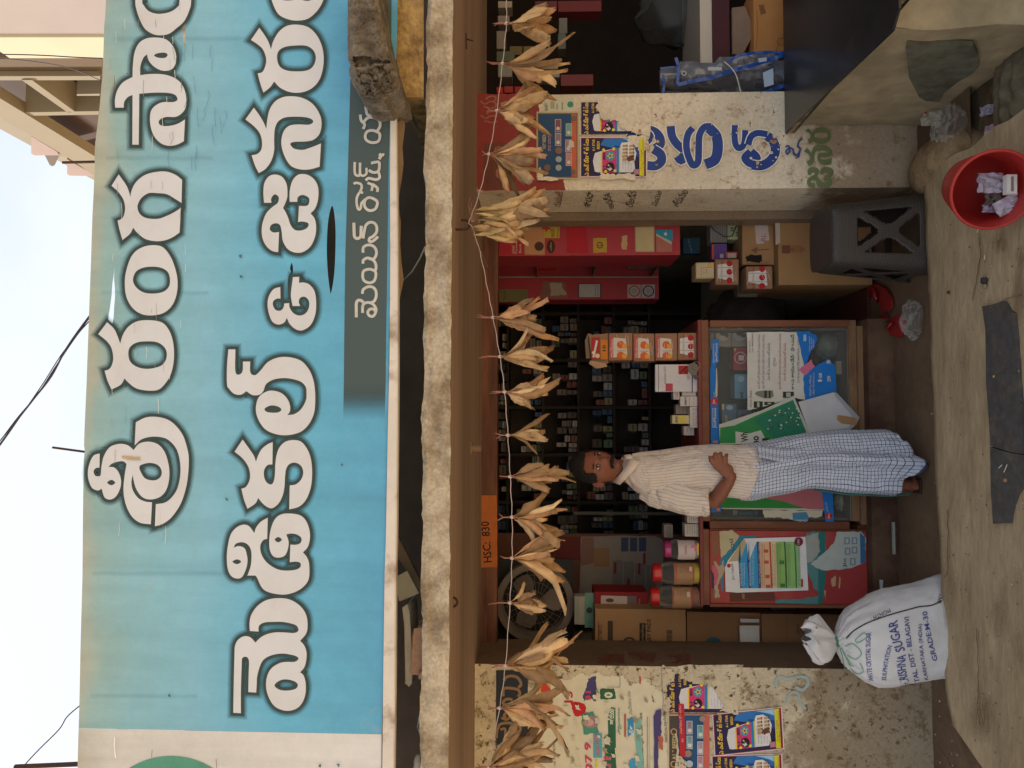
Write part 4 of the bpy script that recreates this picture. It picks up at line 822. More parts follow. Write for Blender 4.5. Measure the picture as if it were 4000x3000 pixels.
goods('blue carton at the left end of the case with a white word', 2888, 2960, 1998, 2034, C(86, 132, 160), lambda pr: pr.text('ait', (2912, 2033), (2910, 2010), 18, C(170, 190, 200), .02))
goods('narrow white tube carton standing at the left end of the case', 2862, 2880, 1994, 2034, C(190, 190, 190))
pl = mat('dull_polythene', base=C(116, 116, 100), rough=.35, var=.3, vs=12, bump=.8, bs=14, base2=C(96, 108, 108), b2s=9)
def lump(name, label, cat, px, py, Y, rad, m, seed, amp=.25, fr=3, group=None):
    c = P(px, py, Y); q = MB()
    def f(i, j):
        t = math.pi*j/16; a = 2*math.pi*i/26; d = Vector((math.sin(t)*math.cos(a), math.sin(t)*math.sin(a), math.cos(t)))
        return c+Vector((d.x*rad[0], d.y*rad[1], d.z*rad[2]))*(1+amp*nz(d.x*fr+seed, d.y*fr, d.z*fr)+amp*.6*abs(nz(d.x*fr*2.2, d.y*fr*2.2+seed, d.z*fr*2.2)))
    q.grid(26, 16, f, (1,)*4, closed=True); return tag(q.build(name, m, smooth=True), label, cat, group)
lump('polythene_bundle', 'folded dull green polythene bundle low on the right inside the case', 'plastic bag', 3235, 1350, YC+.2, (.07, .06, .07), pl, 2)
lump('polythene_bundle', 'crumpled pale polythene at the bottom left of the case', 'plastic bag', 3290, 1960, YC+.16, (.05, .05, .04), mat('pale_polythene', base=C(160, 160, 130), rough=.3, var=.3, bump=.8, bs=16), 5)
boxthing('paper_packet', 'small pale paper packet tilted at the foot of the case glass', 'packet', 3265, 3316, 1410, 1462, YC+.1, .03, C(150, 140, 118), PAPER)
# posters on the red cupboard
def m3(zx, zy): return (2500+zx/2.212, 1900+zy/2.212)
def pts3(s): return [m3(*map(float, t.split(','))) for t in s.split()]
def f_old(pr):
    pr.torn(pts3('690,385 800,380 860,430 880,480 800,560 780,660 700,640 690,500'), C(190, 178, 140), 2, 6); pr.torn(pts3('860,430 1000,430 1010,470 900,470 780,640 720,720 720,900 700,900 690,640 780,540'), C(52, 128, 150), 2, 5)
    pr.torn(pts3('620,385 685,390 690,560 640,620 640,960 690,960 690,990 625,980'), C(140, 92, 66), 3, 8); pr.torn(pts3('640,640 690,700 720,640 730,720 670,860 690,960 650,960 645,800'), C(176, 160, 132), 3, 6)
    pr.torn(pts3('620,680 660,690 680,760 660,850 625,870'), C(196, 98, 110), 2, 4); pr.torn(pts3('610,720 640,760 640,880 620,880'), C(60, 54, 92), 2, 4)
    pr.text('nou', m3(830, 570), m3(800, 450), 14, C(60, 90, 110), .01); pr.torn(pts3('770,915 1160,920 1165,990 780,995'), C(98, 58, 44), 2, 6); pr.torn(pts3('880,925 905,930 905,975 885,970'), C(150, 110, 80), 1, 3)
    pr.torn(pts3('1435,400 1560,385 1600,400 1605,700 1600,800 1580,1020 1170,1010 1170,985 1440,965 1580,935 1500,880 1440,700'), C(86, 132, 134), 3, 7)
    pr.poly(pts3('1540,390 1600,395 1605,790 1575,1020 1540,1020'), C(44, 112, 108)); pr.torn(pts3('1435,430 1540,400 1555,560 1480,660 1440,660'), C(160, 164, 156), 3, 6)
    pr.torn(pts3('1700,390 1910,390 1950,440 1950,660 1810,710 1590,730 1470,670 1600,570 1680,480'), C(178, 186, 180), 3, 7)
    pr.poly(pts3('1900,395 1945,440 1950,655 1905,670'), C(54, 108, 150)); 
    for (x, y) in ((1765, 440), (1830, 440), (1770, 530), (1830, 520), (1815, 620)): pr.rect(*m3(x, y), *m3(x+48, y+60), C(120, 140, 150)); pr.rect(*m3(x+12, y+10), *m3(x+36, y+50), C(180, 190, 190))
    pr.text('Jio', m3(1790, 700), m3(1790, 620), 16, C(56, 96, 110), .02)
    for s_ in ('1650,800 1690,770 1690,860 1660,870', '1720,780 1735,790 1730,880 1715,880', '1590,900 1605,900 1600,975'): pr.torn(pts3(s_), C(196, 160, 120), 1.5, 3)
poster('layers of old torn posters in teal, cream and pink on the red cupboard door', YC+.012, f_old, loc=(3000, 2200))
def f_tar(pr):
    pr.poly(pts3('735,700 760,640 900,450 1430,435 1455,898 840,918 740,910'), C(222, 222, 220)); pr.poly(pts3('765,650 880,470 905,455 940,600 930,640'), C(182, 168, 130))
    pr.text('JIO TARIFF', m3(822, 808), m3(812, 665), 11, C(50, 44, 96), .01); pr.circ(*m3(768, 685), 8, C(186, 40, 50))
    q4 = lambda a, b, c_: pr.poly([m3(a, 480 if a > 950 else 640), m3(b, 478), m3(b+16, 878), m3(a+16, 880)], c_)
    q4(850, 865, C(44, 60, 120)); q4(866, 925, C(52, 150, 200)); q4(926, 942, C(44, 60, 120)); q4(943, 1008, C(52, 150, 200)); q4(1009, 1030, C(52, 46, 110)); q4(1031, 1114, C(222, 178, 140)); q4(1115, 1130, C(190, 80, 50)); q4(1131, 1172, C(224, 200, 160)); q4(1173, 1244, C(140, 184, 100)); q4(1245, 1256, C(40, 100, 60)); q4(1257, 1330, C(140, 190, 110)); q4(1331, 1342, C(60, 130, 70)); q4(1343, 1376, C(160, 204, 150))
    for (x, y) in ((1070, 545), (1075, 640), (1082, 765), (1088, 850)): pr.rect(*m3(x, y), *m3(x+38, y+28), C(196, 84, 60))
    for (x, y) in ((1205, 640), (1212, 840)): pr.rect(*m3(x, y), *m3(x+42, y+32), C(60, 130, 70))
    for x in (858, 934, 1020): pr.text('1 YEAR UNLIMITED VOICE + DATA' if x > 1000 else 'SMARTPHONE   POSTPAID', m3(x+22, 860), m3(x+10, 490 if x > 930 else 660), 5, C(214, 214, 220))
    for a_ in (870, 950, 1040, 1140, 1180, 1262, 1348): pr.lines(*m3(a_, 500 if a_ > 940 else 660), *m3(a_+40, 860), 3, 1.2, C(200, 214, 220) if a_ < 1000 else C(120, 110, 80), a_)
    pr.circ(*m3(1372, 478), 17, C(120, 34, 62)); pr.text('1991', m3(1380, 500), m3(1380, 458), 9, WP, .01); pr.rect(*m3(1392, 800), *m3(1408, 868), C(186, 40, 50))
poster('white mobile tariff chart with blue, orange and green tables on the red cupboard', YC+.012, f_tar, loc=(3000, 2200), off=.0065)
# ---- goods on the counter: stack of taped medicine bundles
def bundle(lbl, x0, x1, y0, y1, col, kind, Y=YC+.03, dep=.14, grp='taped medicine bundles stacked on the counter'):
    def fn(pr):
        ym, w = (y0+y1)/2, (x1-x0)
        if kind == 'orange':
            pr.poly([(x0+6, y0+16), (x0+w*.72, y0+22), (x0+w*.78, y1-22), (x0+6, y1-8)], C(206, 196, 184)); pr.rect(x0+4, y0+14, x0+18, y1-8, C(196, 84, 84))
            for k_ in (0, 1): pr.circ(x0+w*.5, ym-8+k_*42, 15, C(206, 96, 44)); pr.circ(x0+w*.66, ym-2+k_*38, 10, C(220, 150, 60))
            pr.text('Medicine', (x0+16, y1-14), (x0+16, y0+24), 8, WP)
            pr.line([(x0+w*.35, ym+16), (x0+w*.72, ym+16)], 2, C(150, 120, 100))
        else:
            pr.poly([(x0+8, y0+22), (x1-26, y0+14), (x1-20, y1-12), (x0+8, y1-26)], C(214, 210, 204))
            for k_ in (-1, 0, 1):
                pr.circ(x0+w*.60, ym+k_*33, 12, C(170, 34, 36)); pr.text('Orient', (x0+w*.3, ym+k_*33+13), (x0+w*.3, ym+k_*33-13), 8, C(150, 60, 50))
            for k_ in (-.5, .5): pr.line([(x0+10, ym+k_*33), (x1-22, ym+k_*33)], 1.6, C(120, 110, 104))
        for i in range(5): a = random.uniform(x0+4, x1-4); b = random.uniform(y0+4, y1-40); pr.line([(a, b), (a+random.uniform(-20, 20), b+38)], 1.3, C(206, 196, 188))
    return boxthing('medicine_bundle', lbl, 'medicine pack', x0, x1, y0, y1, Y, dep, col, CARD, grp, fn, .004)
KR = C(150, 112, 88)
bundle('taped bundle with red fruit cartons at the bottom of the stack on the counter', 2648, 2732, 1300, 1406, KR, 'red')
bundle('taped bundle with orange cartons directly above the red fruit one', 2560, 2645, 1302, 1408, KR, 'orange')
bundle('taped bundle with orange cartons second from the top of the stack', 2474, 2557, 1302, 1410, KR, 'orange')
bundle('taped bundle with orange cartons under the open tray of ointment boxes', 2378, 2471, 1301, 1408, KR, 'orange')
t = thing('open_carton', 'open brown tray with red and orange ointment boxes on top of the stack', 'carton', P(2376, 1355, YC+.03))
q = MB(); q.prism([(2300, 1310), (2376, 1302), (2376, 1420), (2312, 1410)], lambda x, y: P(x, y, YC+.05), (0, .1, 0), C(150, 118, 92)); q.prism([(2285, 1330), (2298, 1302), (2312, 1306), (2312, 1400), (2290, 1400)], lambda x, y: P(x, y, YC+.12), (0, .004, 0), C(166, 140, 116)); q.prism([(2306, 1408), (2340, 1414), (2366, 1418), (2372, 1432), (2330, 1440), (2300, 1420)], lambda x, y: P(x, y, YC+.03), (0, .004, 0), C(176, 142, 112)); q.build('tray', CARD, t)
pr = Pr(YC+.045); pr.rect(2310, 1318, 2343, 1402, C(168, 44, 48)); pr.rect(2346, 1326, 2374, 1404, C(204, 124, 44)); pr.line([(2318, 1396), (2332, 1330)], 8, C(206, 206, 200)); pr.circ(2334, 1390, 9, C(220, 200, 160)); pr.circ(2318, 1378, 6, C(220, 214, 200)); pr.text('10', (2366, 1372), (2366, 1348), 12, C(60, 44, 30), .03); pr.build('ointment_boxes', t)
def f_az(pr):
    pr.rect(2560, 1424, 2728, 1530, C(206, 200, 200)); pr.rect(2650, 1428, 2688, 1462, C(176, 44, 40)); pr.line([(2655, 1460), (2668, 1444), (2684, 1432)], 4, C(50, 30, 34)); pr.line([(2668, 1444), (2680, 1456)], 4, C(50, 30, 34))
    pr.text('Azeblen-250', (2602, 1500), (2600, 1432), 8, C(90, 84, 90)); pr.rect(2702, 1428, 2706, 1530, C(70, 66, 120)); pr.text('250', (2694, 1482), (2692, 1466), 9, C(170, 50, 50)); pr.line([(2572, 1424), (2572, 1530)], 2, C(80, 76, 120)); pr.rect(2600, 1498, 2628, 1528, C(176, 70, 84))
boxthing('tablet_box', 'large white tablet box with a red square and blue edging on the counter', 'medicine box', 2565, 2728, 1424, 1530, YC+.02, .07, C(196, 188, 188), PAPER, 'medicine boxes on the counter', f_az, .001)
SB = [('white medicine box standing beside the large tablet box', 2664, 2720, 1524, 1546, C(196, 188, 184), .03),
      ('white medicine box with black lettering, back to front', 2658, 2726, 1548, 1586, C(206, 196, 190), .02),
      ('small tilted white box on top of the lettered medicine box', 2630, 2655, 1530, 1560, C(190, 180, 172), .03),
      ('white carton standing upright near the man, with a printed square', 2696, 2732, 1588, 1670, C(204, 194, 188), .02),
      ('cream and yellow box with its lid open', 2626, 2694, 1622, 1655, C(204, 190, 150), .04),
      ('grey medicine box behind the cream open box', 2640, 2694, 1580, 1618, C(150, 138, 126), .08),
      ('small white box lying askew at the edge behind the man', 2670, 2712, 1665, 1700, C(176, 170, 170), .05)]
for i, (lb, x0, x1, y0, y1, c_, dy) in enumerate(SB):
    def fn(pr, x0=x0, x1=x1, y0=y0, y1=y1, i=i):
        pr.lines(x0+8, y0+5, x1-6, y1-4, 2+i % 2, 1.6, C(110, 100, 104), i+3)
        if i == 1: pr.text('ROXIMOL 150', (2682, 1582), (2682, 1552), 6, C(40, 36, 36), .01)
        if i == 4: pr.rect(x0+22, y0, x1-14, y1, C(212, 190, 100)); pr.text('Jeevan', (x0+20, y1-4), (x0+20, y0+4), 9, C(50, 46, 40), .02)
    boxthing('medicine_box', lb, 'medicine box', x0, x1, y0, y1, YC+dy, .06, c_, PAPER, 'medicine boxes on the counter', fn, .001)
for lb, x0, x1, y0, y1, c_ in [('white printed box half hidden by the man\'s rolled sleeve', 2684, 2740, 1996, 2044, C(190, 184, 176)), ('white printed box next to the pink lidded jar', 2675, 2742, 2047, 2096, C(188, 182, 174)), ('pale box behind the printed ones left of the man', 2594, 2628, 2050, 2100, C(150, 140, 134))]:
    boxthing('medicine_box', lb, 'medicine box', x0, x1, y0, y1, YC+(.03 if x0 > 2600 else .2), .07, c_, PAPER, 'medicine boxes on the counter', lambda pr, x0=x0, x1=x1, y0=y0, y1=y1: pr.lines(x0+6, y0+4, x1-6, y1-4, 6, 1.6, C(120, 112, 112), x0), .001)
# keys
t = thing('key_ring', 'grey round key tag with a ring hanging at the counter edge', 'key ring', P(2760, 1450, YC-.02))
q = MB(); q.prism([(2708+21*math.cos(a*.42), 1440+23*math.sin(a*.42)) for a in range(15)], lambda x, y: P(x, y, YC-.022), (0, .006, 0), C(92, 84, 74)); q.build('tag', GLOSS, t)
q = MB(); q.tube([P(2712+15*math.cos(a*.5)+8, 1428+15*math.sin(a*.5), YC-.03) for a in range(13)], .0014, C(150, 140, 130)); q.build('ring', GLOSS, t)
q = MB(); q.prism([(2712, 1462), (2730, 1468), (2728, 1478), (2718, 1484), (2708, 1474)], lambda x, y: P(x, y, YC-.02), (0, .004, 0), C(40, 34, 32)); q.build('key', GLOSS, t)
# jars
def jar(label, x0, x1, y0, y1, lid, neck, fill, lab, fn, Y=YC+.06):
    ym = (y0+y1)/2; xm = (x0+x1)/2; c = P(x1, ym, Y); top_ = P(x0, ym, Y).z; r_ = abs(P(xm, y0, Y).x-P(xm, y1, Y).x)/2; H = top_-c.z
    t = thing('plastic_jar', label, 'jar', (c.x, Y, c.z), 'screw top jars on the counter')
    q = MB(); pf = [(.0, .92), (.02, .98), (.3, 1), (.62, 1), (.74, .93), (.8, .80), (.83, .78), (.84, .70)]
    q.grid(24, len(pf)-1, lambda i, j: Vector((c.x+r_*pf[j][1]*math.cos(i*math.pi/12), Y+r_*pf[j][1]*math.sin(i*math.pi/12), c.z+H*pf[j][0])), (1,)*4, closed=True); q.build('body', FILM, t, smooth=True)
    q = MB(); lf = [(.83, .72), (.83, .80), (.96, .80), (.995, .74), (1, .0)]
    q.grid(24, 4, lambda i, j: Vector((c.x+r_*lf[j][1]*math.cos(i*math.pi/12), Y+r_*lf[j][1]*math.sin(i*math.pi/12), c.z+H*lf[j][0])), lid, closed=True); q.build('lid', GLOSS, t, smooth=False, bevel=.001)
    q = MB(); q.grid(20, 3, lambda i, j: Vector((c.x+r_*.9*math.cos(i*math.pi/10), Y+r_*.9*math.sin(i*math.pi/10), c.z+.004+H*[0, .0, .3, .34][j]*1.0)) if j else Vector((c.x, Y, c.z+.004)), fill, closed=True); q.build('contents', DULL, t)
    q = MB(); s0, s1 = lab
    q.grid(20, 1, lambda i, j: Vector((c.x+(r_+.0012)*math.sin((i/10-1)*1.15), Y-(r_+.0012)*math.cos((i/10-1)*1.15), c.z+H*(s0 if j == 0 else s1))), fn[0]); q.build('label', PAPER, t)
    pr = Pr(Y-r_-.0015, off=.0); fn[1](pr, x0, x1, y0, y1); pr.build('label_print', t); return t
jar('clear jar with a pink screw lid and a pink and white label', 2592, 2742, 2106, 2186, C(176, 52, 120), .8, C(176, 168, 160), (.22, .66), (C(206, 190, 188), lambda pr, x0, x1, y0, y1: (pr.circ(2712, 2140, 13, C(204, 120, 140)), pr.circ(2706, 2146, 7, C(222, 180, 190)), pr.text('Lavina', (2682, 2164), (2682, 2132), 8, C(170, 60, 70), .01), pr.rect(2722, 2122, 2730, 2168, C(206, 186, 60)))))
jar('clear jar with a red lid, kraft label and yellow sachets inside', 2546, 2748, 2194, 2284, C(188, 34, 34), .8, C(190, 178, 60), (.24, .60), (C(166, 128, 96), lambda pr, x0, x1, y0, y1: (pr.rect(2708, 2204, 2712, 2272, C(190, 50, 40)), pr.rect(2640, 2204, 2643, 2272, C(190, 50, 40)), pr.lines(2655, 2212, 2700, 2240, 5, 1.2, C(120, 80, 60), 5), pr.rect(2692, 2214, 2704, 2232, C(196, 176, 160)))))
jar('clear jar with a red lid and kraft label, leftmost of the three jars', 2538, 2744, 2288, 2376, C(184, 32, 32), .8, C(140, 92, 72), (.24, .60), (C(166, 128, 96), lambda pr, x0, x1, y0, y1: (pr.rect(2700, 2298, 2704, 2366, C(190, 50, 40)), pr.rect(2630, 2298, 2633, 2366, C(190, 50, 40)), pr.lines(2645, 2306, 2690, 2330, 5, 1.2, C(120, 80, 60), 9), pr.rect(2682, 2312, 2696, 2332, C(196, 176, 160)))))
# ---- cartons standing behind the left pillar
YBX = 4.22
def f_pads(pr):
    pr.text('POLYBRITE', (2352, 2510), (2352, 2440), 14, C(66, 54, 44)); pr.rect(2374, 2425, 2394, 2514, C(74, 58, 46)); pr.rect(2336, 2428, 2338, 2514, C(90, 74, 58))
    pr.rect(2498, 2434, 2522, 2512, C(48, 40, 34)); pr.text('polypillings', (2518, 2506), (2518, 2438), 14, C(160, 126, 92), .01); pr.text('ARY PADS', (2544, 2514), (2542, 2418), 16, C(52, 42, 36), .02)
    for i in range(12): pr.rect(2604, 2462+i*4, 2626, 2462+i*4+random.choice([1.5, 2.5]), C(74, 58, 46))
    pr.circ(2458, 2516, 28, C(66, 54, 46)); pr.circ(2458, 2516, 20, C(158, 122, 88))
boxthing('cardboard_carton', 'brown carton with black print about pads, upper one behind the left pillar', 'carton', 2325, 2680, 2380, 2560, YBX, .3, CB, CARD, 'cartons stacked behind the left pillar', f_pads)
boxthing('cardboard_carton', 'plain brown carton with a blue green round mark in the middle of the left stack', 'carton', 2684, 2972, 2392, 2560, YBX+.01, .3, CB2, CARD, 'cartons stacked behind the left pillar', lambda pr: (pr.circ(2786, 2524, 36, C(52, 98, 108)), pr.line([(2862, 2450), (2862, 2512), (2895, 2512), (2895, 2452), (2862, 2450)], 1.4, C(110, 84, 60))))
boxthing('cardboard_carton', 'brown carton with a black diamond mark at the bottom of the left stack', 'carton', 2976, 3330, 2400, 2560, YBX-.01, .3, C(150, 112, 78), CARD, 'cartons stacked behind the left pillar', lambda pr: (pr.line([(3125, 2456), (3142, 2442), (3154, 2456), (3142, 2478), (3125, 2456)], 2.2, C(60, 44, 34)), pr.text('a', (3150, 2464), (3150, 2448), 14, C(60, 44, 34), .03), pr.mb and pr.text('ALKEM', (3113, 2436), (3113, 2476), 9, C(60, 44, 34)), pr.rect(3072, 2404, 3074, 2515, C(124, 92, 66))))
for lb, x0, x1, y0, y1 in (('narrow white card strip in front of the middle carton', 2892, 2965, 2417, 2432), ('white card sheet in front of the middle carton, larger one', 2890, 2967, 2444, 2540)):
    boxthing('card_sheet', lb, 'card', x0, x1, y0, y1, YBX-.03, .004, C(212, 210, 204), PAPER, 'white cards by the left stack')
def f_redb(pr): pr.poly([(2348, 2326), (2485, 2330), (2488, 2376), (2346, 2380)], C(190, 176, 170)); pr.circ(2382, 2345, 16, C(90, 70, 66), ry=8); pr.circ(2400, 2366, 20, C(90, 70, 66), ry=7); pr.rect(2450, 2328, 2486, 2372, C(120, 100, 100)); pr.text('Nadhya', (2502, 2376), (2502, 2340), 8, C(206, 160, 150))
boxthing('red_carton', 'dark red carton with a pale picture above the jars by the left cartons', 'carton', 2322, 2530, 2312, 2402, YBX+.12, .2, C(140, 34, 38), PAPER, None, f_redb)
boxthing('tissue_box', 'white and green box standing next to the fan', 'box', 2244, 2320, 2330, 2440, YBX+.16, .08, C(160, 164, 150), PAPER, None, lambda pr: (pr.rect(2284, 2316, 2322, 2452, C(110, 158, 140)), pr.circ(2302, 2384, 12, C(60, 70, 64)), pr.rect(2262, 2332, 2282, 2440, C(176, 172, 156))))
for i, (a, b, c_, d) in enumerate(((3010, 3110, 2370, 2398),)):
    boxthing('dark_bag', 'black plastic bag squeezed behind the lower left carton', 'plastic bag', a, b, c_, d, YBX+.05, .08, C(40, 36, 34), GLOSS)
# fan
YFN = 4.5; fc = P(2090, 2350, YFN); FAN = thing('fan', 'round black fan with grey blades and wire guard high in the left corner', 'fan', fc)
dg = mat('fan_grey', base=C(120, 108, 98), rough=.5, var=.1); bk = mat('fan_black', base=C(34, 30, 28), rough=.5, var=.1)
RF = abs(P(2090, 2222, YFN).x-fc.x)
def ringpts(r_, dy=0, n=40): return [fc+Vector((r_*math.cos(2*math.pi*i/n), dy, r_*math.sin(2*math.pi*i/n))) for i in range(n+1)]
q = MB(); q.grid(40, 3, lambda i, j: fc+Vector(((RF*[1, 1.2, 1.2, 1][j])*math.cos(i*math.pi/20), [-.03, -.03, .06, .06][j], (RF*[1, 1.2, 1.2, 1][j])*math.sin(i*math.pi/20))), (1,)*4, closed=True); q.build('housing', dg, FAN)
q = MB()
for r_ in (.35, .62, .85, 1): q.tube(ringpts(RF*r_, -.035), .0013, n=5)
for i in range(30): a = i*math.pi/15; q.tube([fc+Vector((RF*.2*math.cos(a), -.04, RF*.2*math.sin(a))), fc+Vector((RF*math.cos(a+.25), -.03, RF*math.sin(a+.25)))], .0012, n=4)
q.build('wire_guard', dg, FAN)
q = MB(); q.ell(fc+Vector((0, -.02, 0)), (.035, .02, .035)); q.build('hub', dg, FAN)
for kb in range(3):
    q = MB(); a0_ = kb*2.094+.6
    q.grid(8, 6, lambda i, j: fc+Vector((RF*(.15+.72*j/6)*math.cos(a0_+(i/8-.5)*(.5+.6*math.sin(j/6*3.0))), .02+.03*(i/8-.5), RF*(.15+.72*j/6)*math.sin(a0_+(i/8-.5)*(.5+.6*math.sin(j/6*3.0))))), (1,)*4); q.build('blade', dg, FAN)
q = MB(); q.box(fc.x-RF*1.25, fc.x+RF*1.25, YFN+.062, YFN+.08, fc.z-RF*1.2, fc.z+RF*1.2); q.build('back_plate', bk, FAN)
# newspaper wall, left inside
YN = 5.0
NEWS = thing('newspaper_lining', 'grey newspaper sheets pasted on the inside partition left of the man', 'newspaper', P(2600, 2170, YN))
a, b, z0, z1 = pb(1945, 2700, 2085, 2400, YN); q = MB(); q.box(a, b, YN, YN+.02, z0, z1, C(110, 74, 62)); q.build('board', DULL, NEWS)
pr = Pr(YN)
pr.torn([(2270, 2094), (2560, 2092), (2590, 2110), (2590, 2390), (2260, 2390)], C(150, 140, 130), 3, 9); pr.torn([(2272, 2100), (2320, 2096), (2325, 2200), (2270, 2210)], C(142, 104, 92), 2, 5); pr.rect(2320, 2140, 2380, 2215, C(156, 118, 84)); pr.rect(2170, 2096, 2268, 2188, C(110, 44, 44))
for i in range(3): pr.rect(2426+i*35, 2100, 2454+i*35, 2154, C(64, 78, 100))
for i in range(4): pr.rect(2392+i*44, 2188+i*6, 2432+i*44, 2290, C(136, 128, 122)); pr.lines(2394+i*44, 2190+i*6, 2432+i*44, 2384, 9, 1.6, C(110, 104, 100), i)
for (x, y) in ((2512, 2160), (2450, 2260), (2398, 2196), (2492, 2200)): pr.rect(x, y, x+10, y+44, C(134, 50, 50))
pr.build('newspaper_sheets', NEWS)
# ---- red cabinets on the right wall
YA, YBc = 4.18, 4.94
CABS = []
def cabinet(label, x1, y0, y1, Y, fn, dep, nm='wall_cabinet'):
    a, b, z0, z1 = pb(1925, x1, y0, y1, Y); z0 = 1.02; t = thing(nm, label, 'cabinet', ((a+b)/2, Y, z0))
    q = MB(); q.box(a, XI1-.004, Y, Y+dep, z0, z1); q.build('carcass', mat('crimson_laminate', base=C(168, 52, 64), rough=.45, var=.08, vs=3, base2=C(150, 76, 70), b2s=5, b2lo=.58, b2hi=.7), t, bevel=.002)
    pr = Pr(Y); fn(pr); pr.build('stickers', t); return t
def f_cabA(pr):
    pr.poly([(2045, 878), (2128, 878), (2128, 996), (2050, 994)], C(188, 138, 100)); pr.rect(1945, 880, 2045, 994, C(176, 42, 58)); pr.text('unicel', (2010, 990), (2010, 960), 12, WP); pr.text('Payments', (2022, 990), (2022, 930), 9, WP); pr.text('Bank', (2036, 988), (2036, 952), 9, WP)
    pr.circ(2106, 962, 18, C(80, 50, 44)); pr.circ(2152, 963, 16, C(72, 38, 34), ry=26); pr.text('coffee', (2155, 980), (2155, 946), 7, C(190, 170, 120)); pr.rect(2125, 880, 2186, 930, C(186, 158, 66)); pr.line([(2118, 892), (2150, 892)], 8, C(180, 50, 40)); pr.line([(2134, 882), (2134, 904)], 8, C(180, 50, 40)); pr.text('జయ', (2165, 925), (2165, 890), 16, C(50, 60, 40)); pr.text('అమృత', (2184, 926), (2184, 884), 10, C(50, 60, 40))
    pr.poly([(2215, 882), (2290, 878), (2300, 990), (2215, 988)], C(176, 34, 50)); pr.torn([(2317, 930), (2370, 928), (2372, 985), (2318, 988)], C(186, 150, 62), 1, 4); pr.circ(2343, 958, 13, C(86, 64, 40)); pr.circ(2343, 958, 9, C(186, 150, 62)); pr.text('L', (2349, 962), (2349, 953), 12, C(60, 44, 30), .03)
    pr.torn([(2428, 922), (2450, 920), (2450, 974), (2428, 974)], C(196, 160, 120), 2, 5); pr.poly([(2480, 886), (2556, 884), (2556, 984), (2482, 984)], C(178, 160, 118)); pr.poly([(2484, 890), (2552, 889), (2551, 979), (2486, 980)], C(192, 176, 136))
    pr.poly([(2560, 898), (2627, 897), (2628, 940), (2615, 945), (2562, 914)], C(46, 144, 174)); pr.poly([(2562, 914), (2624, 946), (2626, 984), (2564, 984)], C(176, 110, 100)); pr.poly([(2562, 912), (2624, 944), (2624, 956), (2562, 920)], C(196, 176, 150)); pr.circ(2600, 914, 7, WP, 5); pr.text('telenor', (2604, 908), (2604, 898), 4, WP)
cabinet('crimson wall cabinet plastered with stickers, right of the shop opening', 2665, 875, 998, YA, f_cabA, .3)
def f_cabB(pr):
    pr.rect(2258, 1107, 2348, 1163, C(66, 50, 66)); pr.rect(2262, 1110, 2344, 1161, C(184, 180, 178)); pr.lines(2322, 1114, 2340, 1156, 2, 2, C(90, 80, 90), 4)
    for x, c_ in ((2451, C(176, 92, 80)), (2506, C(50, 52, 110))): pr.rect(x, 1112, x+52, 1164, C(188, 180, 176)); pr.ring(x+27, 1137, 20, 5, c_); pr.circ(x+27, 1137, 12, C(170, 160, 164))
    pr.torn([(2120, 1100), (2210, 1104), (2218, 1162), (2110, 1164)], C(140, 96, 88), 2, 6); pr.torn([(2150, 1104), (2190, 1106), (2214, 1150), (2150, 1158)], C(176, 160, 140), 3, 6); pr.rect(1950, 1130, 2062, 1180, C(120, 116, 74)); pr.text('Tim Lan', (1975, 1172), (1975, 1136), 9, C(60, 56, 40))
cabinet('red panel of the deeper wall cabinet with two ringed stickers and a white card', 2575, 1093, 1170, YBc, f_cabB, .2)
# glass shelf unit between the two cabinets
t = thing('glass_shelf_unit', 'dim glass shelf with metal rail between the two red cabinets', 'shelf', (XI1-.1, 4.6, 1.1))
a_ = P(2300, 1085, YBc-.02).x
q = MB(); q.tube([P(1940, 1082, 4.9), P(2568, 1082, 4.9)], .006, C(150, 140, 130)); q.build('rail', DULL, t)
for z in (1.08, 1.45, 1.8): q = MB(); q.box(a_, XI1-.01, 4.5, 4.92, z-.006, z, C(120, 110, 100)); q.build('shelf_board', DULL, t)
boxthing('red_packet', 'red packet on the glass shelf between the red cabinets', 'packet', 2092, 2172, 1006, 1050, 4.8, .05, C(168, 32, 28), PAPER)
boxthing('disc_pack', 'dull grey pack with rings on the shelf between the red cabinets', 'packet', 2452, 2558, 1014, 1048, 4.8, .04, C(112, 92, 86), PAPER, None, lambda pr: (pr.ring(2480, 1031, 14, 3, C(84, 68, 64)), pr.ring(2530, 1031, 14, 3, C(84, 68, 64))))
# ledge with boxes under the cabinets
LED = thing('cement_ledge', 'grey green cement ledge under the red cabinets', 'ledge', (XI1, 4.6, 0))
q = MB(); q.box(P(2800, 1165, 4.6).x, XI1-.002, 4.55, 5.6, 0, .62, C(140, 138, 118)); q.build('block', mat('ledge_cement', base=C(160, 158, 138), rough=.9, var=.12), LED)
G5 = 'boxes piled at the right of the counter gap'
boxthing('blue_box', 'dark blue tablet box lying under the crimson cabinet', 'medicine box', 2668, 2734, 928, 990, 4.42, .05, C(32, 66, 88), PAPER, G5, lambda pr: pr.text('Lepod 200', (2706, 985), (2694, 932), 9, C(130, 160, 170)))
boxthing('strip_pack', 'pile of grey medicine strips in clear plastic', 'packet', 2775, 2838, 868, 948, 4.3, .1, C(150, 146, 144), PAPER, G5, lambda pr: pr.lines(2780, 872, 2836, 944, 6, 2.2, C(120, 112, 116), 8))
boxthing('green_card_pack', 'pack of pale green cards with black numbers', 'packet', 2842, 2896, 868, 935, 4.3, .1, C(176, 186, 150), PAPER, G5, lambda pr: (pr.text('24', (2864, 905), (2864, 888), 10, C(50, 50, 46), .02), pr.text('25', (2884, 925), (2884, 905), 10, C(50, 50, 46), .02)))
